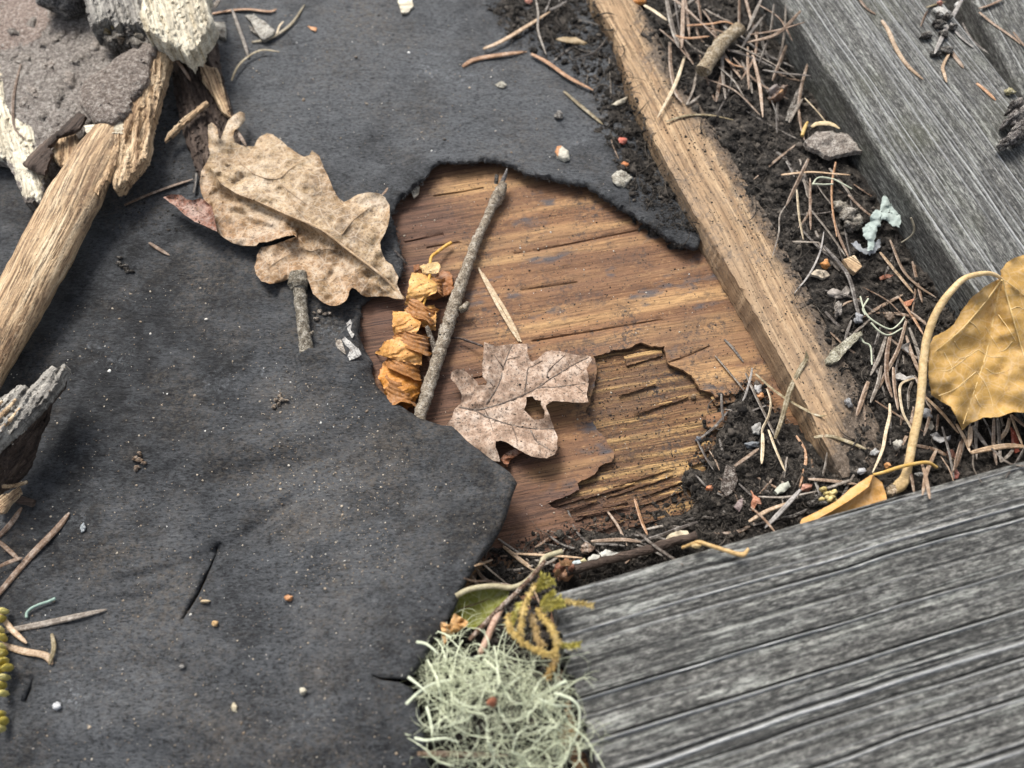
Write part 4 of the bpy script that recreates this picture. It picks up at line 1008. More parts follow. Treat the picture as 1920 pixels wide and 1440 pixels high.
rs = np.random.RandomState(44)
for i in range(15):
    x, y = [(60, 40), (110, 70), (40, 110), (90, 120), (150, 110), (60, 170), (110, 180), (25, 60), (130, 150), (80, 215), (180, 90), (100, 20), (45, 190), (140, 60), (85, 80)][i]; a = rs.uniform(0, 6.28); L, w_ = rs.uniform(12, 26), rs.uniform(6, 12)
    pl = [(x + math.cos(k) * L * math.cos(a) - math.sin(k) * w_ * math.sin(a), y + math.cos(k) * L * math.sin(a) + math.sin(k) * w_ * math.cos(a)) for k in np.linspace(0, 6.28, 9)[:-1]]
    sheet("bark_flake", pl, lambda px, py, d, k=i: z_slab(px, py, d) + 0.0011 + 0.0006 * fbm(px / 9, py / 9, 300 + k, 2), 0.0008, 4, M_SLAB, slab, rough=(3, 3.0, 0.3), seed=310 + i, color=tuple(np.array((0.30, 0.26, 0.225)) * rs.uniform(0.6, 1.35)))
stick = empty("broken_stick", W([130], [400], [0.004])[0])
tag(stick, "broken pale brown stick with a splintered end leaning in from the left edge", "stick")
twig([(-60, 735), (-15, 655), (30, 575), (68, 505), (105, 435), (140, 370), (172, 312), (205, 255), (235, 200)], [100, 100, 104, 106, 106, 104, 92, 72, 40], M_SPLINT, "tan", "stick_shaft", stick, z=[13, 13.5, 14, 14.5, 15, 15.5, 16, 16, 15], knob=0.05, seed=21, sides=26, n=10, ns=0.012, flat=0.62).data
for o in [o for o in bpy.data.objects if o.name.startswith("stick_shaft")]:
    # grain runs along the shaft: turn the object's own axes that way
    me = o.data; a = G_ST; co = np.empty(len(me.vertices) * 3, np.float32); me.vertices.foreach_get("co", co); c3 = co.reshape(-1, 3)
    c_, s_ = math.cos(-a), math.sin(-a); c3 = np.stack([c3[:, 0] * c_ - c3[:, 1] * s_, c3[:, 0] * s_ + c3[:, 1] * c_, c3[:, 2]], 1)
    me.vertices.foreach_set("co", c3.ravel().astype(np.float32)); o.rotation_euler[2] = a
def wood_piece(name, outline, z0, slope, th, mat, parent, seed, rot, relief=0.9, rough=(4, 2.2, 0.3), col=None, label=None, grid=4.0):
    O = np.array(outline, float); c = O.mean(0); e = np.array([math.cos(rot), -math.sin(rot)])
    def f(px, py, d):
        al = (px - c[0]) * e[0] + (py - c[1]) * e[1]; ac = -(px - c[0]) * e[1] + (py - c[1]) * e[0]
        return z0 * MM + slope[0] * MM * al / 50 + slope[1] * MM * ac / 50 + relief * MM * fbm(al / 70, ac / 6.5, seed, 3) * 0.6 + 0.2 * relief * MM * fbm(al / 9, ac / 3, seed + 5, 2) - 0.9 * MM * np.exp(-d / 4)
    o = sheet(name, outline, f, th * MM, grid, mat, parent, rough=rough, seed=seed, rot=rot, color=col)
    return tag(o, label) if label else o
RIGHT_SPL = [(305, 80), (320, 98), (316, 119), (307, 151), (297, 183), (292, 206), (285, 229), (279, 252), (281, 266), (273, 296), (254, 322), (243, 331), (230, 351), (213, 357), (210, 335), (219, 312), (200, 318), (185, 330), (170, 320), (176, 285), (190, 262), (212, 246), (238, 228), (256, 200), (268, 172), (284, 130), (290, 95)]
wood_piece("splinter", RIGHT_SPL, 19, (1.2, -1.0), 4.0, M_SPLINT, stick, 41, wang((230, 330), (305, 100)), 1.7)
wood_piece("splinter", [(244, 200), (262, 176), (285, 120), (297, 84), (306, 80), (303, 104), (294, 135), (280, 180), (262, 212), (240, 250), (222, 290), (196, 318), (190, 300), (215, 262)], 21.0, (1.0, -0.6), 2.5, M_SPLINT, stick, 42, wang((230, 330), (305, 100)), 1.2)
wood_piece("splinter", [(172, 270), (186, 262), (192, 285), (190, 320), (178, 352), (166, 372), (160, 350), (166, 310)], 19.0, (0, 0), 2.5, M_SPLINT, stick, 43, G_ST, 1.2)
wood_piece("splinter", [(203, 262), (218, 268), (224, 290), (206, 330), (184, 366), (176, 360), (190, 320), (198, 290)], 19.6, (0, 0), 2.0, M_SPLINT, stick, 44, G_ST, 1.2)
wood_piece("splinter", [(98, 284), (104, 258), (120, 250), (142, 252), (150, 272), (148, 300), (132, 318), (112, 312), (100, 300)], 12.5, (0, 0), 2.0, M_SPLINT, stick, 45, wang((120, 320), (125, 240)), 1.4)
BARKS = [(150, 196), (152, 160), (168, 142), (196, 128), (214, 110), (246, 92), (272, 80), (296, 84), (290, 104), (280, 124), (276, 154), (262, 172), (246, 186), (246, 206), (228, 222), (206, 230), (178, 233), (164, 216)]
def z_bk(px, py, d): return 0.0225 + 0.0014 * (px - 220) / 60 + 0.0008 * fbm(px / 40, py / 40, 131, 3) + 0.0004 * fbm(px / 5, py / 5, 132, 2) - 0.0014 * np.exp(-d / 5)
sheet("bark_plate", BARKS, z_bk, 0.0035, 4, M_SLAB, stick, rough=(5, 2.0, 0.25), seed=35, color=(0.24, 0.195, 0.165))
wood_piece("bark_flap", [(41, 308), (69, 276), (110, 243), (147, 208), (161, 218), (150, 240), (138, 247), (122, 252), (108, 257), (101, 268), (92, 276), (99, 286), (90, 306), (84, 328), (68, 322)], 16.5, (1.0, 1.5), 1.2, M_ROT, stick, 46, wang((41, 307), (150, 210)), 0.8)
wood_piece("bark_flap", [(158, 236), (180, 233), (206, 232), (226, 226), (240, 240), (236, 252), (215, 256), (200, 254), (188, 262), (172, 256), (160, 246)], 20.0, (0, 0), 2.5, M_BLEACH, stick, 47, wang((160, 245), (236, 240)), 1.3)

chunk = empty("bleached_wood_chunk", W([280], [30], [0.004])[0])
tag(chunk, "jagged cream coloured chunk of bleached wood jutting over the top left edge", "wood chunk")
CHK = [(150, -60), (158, 0), (165, 32), (172, 55), (183, 44), (208, 36), (216, 50), (236, 44), (250, 50), (262, 46), (275, 60), (296, 70), (310, 84), (322, 82), (339, 94), (354, 109), (362, 94), (369, 95), (371, 88), (376, 73), (394, 55), (397, 34), (389, 11), (385, -5), (392, -60)]
wood_piece("wood_face", [(262, -60), (268, -10), (262, 30), (268, 50), (275, 60), (296, 70), (310, 84), (322, 82), (339, 94), (354, 109), (362, 94), (369, 95), (371, 88), (376, 73), (394, 55), (397, 34), (389, 11), (385, -5), (392, -60)], 29, (-2.0, 1.8), 8, M_BLEACH, chunk, 51, wang((300, -40), (330, 90)), 1.6, rough=(4, 3.2, 0.25))
wood_piece("weathered_face", [(150, -60), (158, 0), (165, 32), (172, 55), (183, 44), (208, 36), (216, 50), (236, 44), (250, 50), (262, 46), (272, 58), (276, 30), (280, -10), (276, -60)], 27.5, (-1.0, 1.0), 8, M_GBLEACH, chunk, 52, wang((200, -40), (225, 90)), 1.8, rough=(4, 3.6, 0.25))
chip([(172, 55), (182, 42), (205, 36), (230, 40), (262, 46), (284, 62), (296, 78), (262, 82), (232, 84), (206, 80), (190, 66)], 8, M_BARK, (0.15, 0.135, 0.115), "crumbling_core", parent=chunk, z=14, wav=2.4, seed=55, rough=(4, 4, 0.25))
lump(120, 2, 40, 30, 16, M_BARK, (0.085, 0.085, 0.088), "charred_wood_lump", "charred grey wood lump at the top edge beside the cream wood chunk", "wood lump", seed=5, rough=0.3, sub=4, z=10)
for i, (x, y, rx, ry, c_) in enumerate([(200, 60, 7, 6, (0.30, 0.22, 0.09)), (213, 53, 6, 5, (0.34, 0.25, 0.07)), (245, 62, 8, 5, (0.20, 0.18, 0.16)), (262, 70, 9, 5, (0.25, 0.22, 0.17)), (226, 75, 6, 5, (0.16, 0.12, 0.08))]): lump(x, y, rx, ry, 3, M_BARK, c_, "wood_crumb", parent=chunk, seed=60 + i, z=21, rough=0.4)

strip = empty("rotten_wood_strip", W([390], [200], [0.004])[0])
tag(strip, "dark brown rotten wood strip running down to the tip of the oak leaf", "wood strip")
wood_piece("strip_body", [(352, 60), (376, 52), (404, 66), (410, 119), (420, 160), (434, 206), (440, 240), (452, 268), (440, 290), (384, 352), (372, 330), (358, 290), (344, 252), (333, 210), (326, 170), (320, 120), (336, 90)], 7.5, (0.8, 0), 4, M_ROT, strip, 61, wang((400, 300), (360, 100)), 2.2, rough=(4, 2.5, 0.25))
wood_piece("tan_splinter", [(372, 112), (390, 124), (408, 128), (420, 172), (430, 208), (436, 226), (428, 216), (414, 208), (399, 178), (380, 152)], 10.5, (0, 0), 2.0, M_SPLINT, strip, 62, wang((425, 215), (385, 120)), 1.2)
wood_piece("side_splinter", [(342, 236), (356, 232), (368, 262), (378, 300), (386, 326), (378, 338), (364, 300), (350, 268)], 7.5, (0, 0), 1.6, M_ROT, strip, 63, wang((380, 330), (345, 240)), 1.2)
wood_piece("thin_splinter", [(310, 264), (313, 250), (330, 234), (346, 219), (368, 202), (387, 188), (390, 193), (372, 209), (342, 236), (322, 256)], 12, (0.5, 0), 1.2, M_SPLINT, None, 64, wang((312, 258), (388, 190)), 0.8)
tag(bpy.data.objects["thin_splinter"], "thin yellowish wood splinter lying across the dark rotten strip", "splinter")

G_LF = wang((0, 800), (110, 690), 0.012)
left = empty("splintered_branch_end", W([40], [800], [0.004])[0])
tag(left, "splintered grey and orange branch end entering at the left edge below the stick", "branch")
LTOP = [(-60, 800), (-30, 770), (0, 748), (19, 734), (35, 722), (47, 722), (52, 730), (66, 716), (82, 699), (97, 686), (106, 690), (121, 682), (124, 690), (113, 704), (109, 717), (86, 745), (68, 766), (40, 793), (10, 820), (-60, 882)]
wood_piece("split_face", LTOP, 25, (-0.5, 1.0), 4, M_GBLEACH, left, 71, G_LF, 2.0, rough=(4, 2.2, 0.25))
wood_piece("bark_side", [(112, 704), (109, 718), (84, 747), (79, 777), (60, 815), (52, 846), (43, 869), (18, 898), (0, 908), (-60, 950), (-60, 880), (0, 826), (40, 792), (84, 746)], 17, (0, -9.5), 5, M_ROT, left, 72, G_LF, 1.6, rough=(5, 2.0, 0.2))
for i, (p, w_) in enumerate([([(-20, 800), (10, 772), (30, 748)], 9), ([(-20, 822), (15, 792), (38, 765)], 8), ([(-20, 770), (5, 752)], 8)]): twig(p, [w_, w_, w_ * 0.5], M_SPLINT, "tan", "orange_fibre", left, z=[26, 26, 26], knob=0.15, seed=80 + i)

# ================================================================== LOOSE BITS LIE ON THE LEAVES AND WOOD TOO
BVH = make_bvh([o for o in bpy.data.objects if o.type == 'MESH'])

# ------------------------------------------------------------------ soil crumbs (one mass, nobody could count them)
def scatter(n, polys, sizef, name, mat, tonef, ico_=1, seed=1, flat=0.7, zmax=None):
    rs = np.random.RandomState(seed); v0, f0 = ICO[ico_]; Vs = []; Fs = []; T = []; b = 0
    for poly, share in polys:
        P = np.array(poly, float); want = int(n * share); got = 0; tries = 0
        while got < want and tries < 40:
            tries += 1
            x = rs.uniform(P[:, 0].min(), P[:, 0].max(), want * 2); y = rs.uniform(P[:, 1].min(), P[:, 1].max(), want * 2)
            k = inpoly(x, y, P) & (x < 1935) & (y > -15) & (x > -15) & (y < 1455); x, y = x[k][:want - got], y[k][:want - got]
            if len(x) == 0: continue
            z = ground(x, y)
            if zmax: kz = z < zmax * MM; x, y, z = x[kz], y[kz], z[kz]
            for i in range(len(x)):
                r = sizef(rs) * pxm(x[i], y[i], z[i])
                s = np.array([1, rs.uniform(0.5, 1.0), rs.uniform(0.4, 0.9) * flat]) * r
                p = v0 * s * (1 + 0.3 * rs.uniform(-1, 1, (len(v0), 1)))
                a, tl = rs.uniform(0, 6.28), rs.uniform(-0.6, 0.6)
                ca, sa, ct, st_ = math.cos(a), math.sin(a), math.cos(tl), math.sin(tl)
                p = np.stack([p[:, 0] * ct - p[:, 2] * st_, p[:, 1], p[:, 0] * st_ + p[:, 2] * ct], 1)
                p = np.stack([p[:, 0] * ca - p[:, 1] * sa, p[:, 0] * sa + p[:, 1] * ca, p[:, 2]], 1)
                c = W([x[i]], [y[i]], [z[i] + s[2] * 0.3])[0]
                Vs.append(p + c); Fs += [[q + b for q in f] for f in f0]; b += len(p); T.append(np.full(len(p), tonef(rs)))
            got += len(x)
    o = put(name, np.vstack(Vs), Fs, mat, sharp=None)
    at = o.data.attributes.new("tone", 'FLOAT', 'POINT'); at.data.foreach_set("value", np.concatenate(T).astype(np.float32))
    return o
FRINGE = [(1195, 0), (1235, 60), (1300, 170), (1370, 280), (1440, 400), (1520, 540), (1580, 650), (1620, 760), (1600, 860), (1560, 870), (1585, 790), (1545, 690), (1480, 570), (1400, 440), (1330, 330), (1270, 240), (1215, 150), (1170, 60)]
BOTTOM = [(900, 1040), (1000, 1000), (1060, 980), (1160, 960), (1260, 930), (1300, 860), (1330, 760), (1390, 700), (1440, 720), (1500, 830), (1560, 890), (1640, 900), (1640, 940), (1300, 1060), (1040, 1110), (880, 1130)]
FELTSIDE = [(900, -10), (1110, -10), (1180, 150), (1250, 320), (1310, 440), (1270, 440), (1190, 380), (1150, 300), (1120, 200), (1070, 120), (960, 80)]
LEFTMESS = [(200, 370), (290, 350), (330, 280), (380, 330), (380, 420), (300, 440), (200, 440)]
LEFTMESS2 = [(200, 60), (330, 90), (345, 220), (290, 330), (230, 350)]
sz = lambda rs: float(np.clip(rs.lognormal(0.75, 0.60), 0.8, 10))
szs = lambda rs: float(np.clip(rs.lognormal(0.35, 0.50), 0.7, 6))
TONE = lambda rs: float(np.clip(rs.normal(0.36, 0.26) + (rs.rand() < 0.12) * 0.5, 0, 1))
crumbs = scatter(11500, [(POLY_A, 0.62), (BOTTOM, 0.22), (FELTSIDE, 0.13), (POLY_C, 0.03)], sz, "soil_crumbs", M_SOIL, TONE, seed=3, zmax=16)
tag(crumbs, "black and brown soil crumbs strewn through the litter", None, None, "stuff")
fringe = scatter(1100, [(FRINGE, 0.55), (LEFTMESS, 0.25), (LEFTMESS2, 0.20)], lambda rs: float(np.clip(rs.lognormal(0.25, 0.45), 0.6, 4)), "soil_dust", M_SOIL, lambda rs: float(np.clip(rs.normal(0.5, 0.25), 0, 1)), seed=4, zmax=14, flat=0.5)
tag(fringe, "fine brown soil dust spilled over the batten's edge and the felt", None, None, "stuff")
def fibres(n, polys, seed):
    rs = np.random.RandomState(seed); parts = []
    for poly, share in polys:
        P = np.array(poly, float); want = int(n * share); k = 0
        while k < want:
            x, y = rs.uniform(P[:, 0].min(), P[:, 0].max()), rs.uniform(P[:, 1].min(), P[:, 1].max())
            if not inpoly(np.array([x]), np.array([y]), P)[0]: continue
            k += 1; a = rs.uniform(0, 6.28); L = rs.uniform(8, 44); cv = rs.normal(0, 0.5); pts = []
            for i in range(5): pts.append((x, y)); x += math.cos(a) * L / 4; y += math.sin(a) * L / 4; a += cv
            pts = np.array(pts); z = ground(pts[:, 0], pts[:, 1])
            if np.median(z) > 0.0155: continue
            z = np.full(5, np.median(z)) + 0.0004 + 0.0008 * rs.rand() + 0.0006 * np.sin(np.linspace(0, 3, 5))
            parts.append(sweep(W(pts[:, 0], pts[:, 1], z), rs.lognormal(0.0, 0.5) * 0.5 * pxm(x, y, z[0]) * np.array([0.6, 1, 1, 0.9, 0.5]), ring(4)))
    T = np.concatenate([np.full(len(v), np.clip(rs.normal(0.55, 0.3), 0, 1)) for v, f in parts])
    V, F = joinmesh(parts); o = put("litter_fibres", V, F, M_SOIL, sharp=None); at = o.data.attributes.new("tone", 'FLOAT', 'POINT'); at.data.foreach_set("value", T.astype(np.float32)); return o
tag(fibres(2700, [(POLY_A, 0.62), (BOTTOM, 0.2), (FELTSIDE, 0.18)], 6), "hair-thin roots and plant fibres matted through the soil", None, None, "stuff")
# grit on the felt and the bare wood
def mat_grit():
    b = NB("pale_grit"); t = b.attr("tone")
    c = b.ramp(t, [(0.0, (0.05, 0.045, 0.04)), (0.3, (0.19, 0.14, 0.095)), (0.6, (0.40, 0.34, 0.26)), (0.85, (0.62, 0.60, 0.55)), (1.0, (0.72, 0.72, 0.70))])
    return b.done(c, 0.6, None, 0.4)
M_GRIT = mat_grit()
FELT_LOW = [(0, 720), (150, 560), (420, 500), (560, 690), (700, 760), (900, 900), (940, 960), (860, 1100), (760, 1260), (760, 1440), (0, 1440)]
FELT_UP = [(450, 20), (900, 20), (1000, 120), (1120, 280), (1230, 400), (1060, 330), (900, 290), (800, 310), (740, 380), (620, 320), (470, 240)]
WOOD = [(700, 600), (760, 420), (820, 330), (960, 330), (1280, 480), (1380, 640), (1330, 860), (1250, 1000), (980, 1020), (980, 900), (800, 780)]
gz = lambda rs: float(np.clip(rs.lognormal(-0.05, 0.48), 0.5, 4.0))
DUSTY = [(480, 680), (690, 700), (770, 850), (740, 1080), (560, 1120), (500, 900)]
grit = scatter(5000, [(FELT_LOW, 0.50), (DUSTY, 0.20), (FELT_UP, 0.11), (WOOD, 0.17)], gz, "grit", M_GRIT, lambda rs: float(np.clip(rs.normal(0.37, 0.22), 0, 1)), seed=9)
tag(grit, "tiny pale grains and fibres dusted over the felt and bare wood", None, None, "stuff")
RECP = [(1100, 770), (1160, 670), (1250, 690), (1340, 750), (1330, 860), (1290, 960), (1180, 1000), (1060, 970), (1120, 890), (1150, 850)]
wgrit = scatter(2600, [(WOOD, 0.40), (RECP, 0.32), ([(1200, 60), (1330, 260), (1500, 520), (1600, 800), (1520, 760), (1400, 560), (1230, 270)], 0.28)], lambda rs: float(np.clip(rs.lognormal(0.0, 0.42), 0.5, 3)), "mould_specks", M_SOIL, lambda rs: float(np.clip(rs.normal(0.15, 0.1), 0, 1)), seed=19, flat=0.4)
tag(wgrit, "black mould specks dotted over the wood", None, None, "stuff")

# ------------------------------------------------------------------ half-buried needles that nothing tells apart, laid first
MARKS = [("the chopped twig piece", 1350, 92), ("the batten's head", 1190, 90), ("the shiny brown bud", 1457, 176), ("the flat grey bark strip", 1488, 196), ("the fissured bark chip", 1568, 268), ("the level tan needle", 1530, 326), ("the fuzzy clod", 1590, 405), ("the leafy lichen", 1655, 420), ("the square-cut chip", 1600, 495),
         ("the crumpled grey scrap", 1572, 548), ("the pale greenish stick", 1584, 652), ("the looped lichen thread", 1655, 615), ("the petiole's arch", 1765, 570), ("the petiole's middle", 1728, 730), ("the petiole's foot", 1680, 915), ("the golden leaf's lower tip", 1805, 806), ("the glossy grey scrap", 1763, 820), ("the red leaf scrap", 1906, 825), ("the folded leaf", 1600, 930),
         ("the yellow catkin", 1553, 928), ("the white oval pebble", 1420, 804), ("the white-topped seed", 1421, 731), ("the batten's lower end", 1570, 850), ("the salmon bud scale", 1416, 938), ("the dark bark chip", 1368, 900), ("the blue-grey pebble", 1410, 834), ("the crusted twig", 1180, 1036), ("the brown bud", 1056, 1066), ("the round gall", 1100, 1030), ("the veneer flake", 1045, 998), ("the felt flap", 905, 1050), ("the green leaf", 900, 1120), ("the dry stalk", 1330, 1022),
         ("the pale brown scrap arch", 1070, 76), ("the grooved tan needle", 970, 60), ("the sloping orange needle", 1055, 138), ("the red bud scale", 1167, 264), ("the level orange needle", 1335, 46)]
SEEN = set()
COLW = {"grey": "greyish", "dark": "blackish", "brown": "dull brown", "pink": "pinkish brown"}
def rand_needles(n, poly, label, group, cols, seed, wr=(4.5, 9), lr=(50, 120), ang=None, lift=-0.7):
    rs = np.random.RandomState(seed); P = np.array(poly, float); k = 0
    while k < n:
        x, y = rs.uniform(P[:, 0].min(), P[:, 0].max()), rs.uniform(P[:, 1].min(), P[:, 1].max())
        if not inpoly(np.array([x]), np.array([y]), P)[0]: continue
        a = rs.uniform(0, math.pi) if ang is None else rs.normal(ang[0], ang[1]); L = rs.uniform(*lr) / 2; bend = rs.normal(0, 0.13) * L
        dx, dy = math.cos(a), math.sin(a); col = cols[rs.randint(len(cols))]
        am = a % math.pi; tilt = "level" if am < 0.35 or am > 2.79 else "left-leaning" if am < 1.25 else "upright" if am < 1.89 else "right-leaning"
        mk = min(MARKS, key=lambda m: (m[1] - x) ** 2 + (m[2] - y) ** 2); ddx, ddy = x - mk[1], y - mk[2]
        rel = "on top of" if False else ("right of" if ddx > 0 else "left of") if abs(ddx) > abs(ddy) else ("below" if ddy > 0 else "above")
        if math.hypot(ddx, ddy) < 16: rel = "beneath"
        size = "short" if L < 34 else "long" if L > 50 else "middling"
        lab = f"{size} {COLW[col]} {tilt} needle half buried {rel} {mk[0]}"
        if lab in SEEN: continue
        SEEN.add(lab)
        needle([(x - dx * L, y - dy * L), (x - dy * bend, y + dx * bend), (x + dx * L, y + dy * L)], rs.uniform(*wr), col, lab, group, lift=lift)
        k += 1
rand_needles(46, [(1260, 10), (1430, 20), (1530, 210), (1600, 330), (1680, 450), (1740, 560), (1690, 650), (1640, 740), (1600, 660), (1520, 470), (1420, 300), (1320, 150)], "dull brown conifer needle half buried in the humus between batten and fine-grained plank", "conifer needles in the litter", ["grey", "dark", "brown", "dark", "pink"], 101, ang=(1.25, 0.6))
rand_needles(30, [(1640, 640), (1720, 650), (1740, 780), (1900, 790), (1920, 860), (1720, 905), (1640, 880), (1610, 780)], "dull brown conifer needle half buried in the humus around the golden leaf", "conifer needles in the litter", ["grey", "dark", "brown", "pink"], 102, ang=(1.4, 0.5))
rand_needles(26, [(1340, 760), (1420, 720), (1490, 830), (1550, 900), (1640, 910), (1480, 970), (1320, 1010), (1300, 960)], "dull brown conifer needle half buried in the crumbs at the foot of the batten", "conifer needles in the litter", ["grey", "dark", "dark", "brown"], 103, lr=(40, 90), wr=(5, 8))
rand_needles(22, [(900, 1050), (1040, 1000), (1180, 985), (1280, 980), (1240, 1030), (1040, 1090), (890, 1120)], "dull brown conifer needle in the gap above the lichen tuft", "conifer needles in the litter", ["grey", "dark", "brown", "pink"], 104, lr=(50, 110), wr=(5, 8), ang=(0.2, 0.6))
rand_needles(26, [(1245, 0), (1440, 10), (1500, 140), (1440, 200), (1330, 170), (1280, 100)], "x", "conifer needles in the litter", ["grey", "dark", "brown", "pink", "brown"], 106, lr=(70, 130), ang=(1.2, 0.8), lift=-0.2)
rand_needles(10, [(950, 0), (1100, 0), (1150, 160), (1090, 130)], "dark conifer needle half buried in the peat left of the batten", "conifer needles in the litter", ["dark", "grey", "dark"], 105, lr=(40, 80), wr=(4, 6))

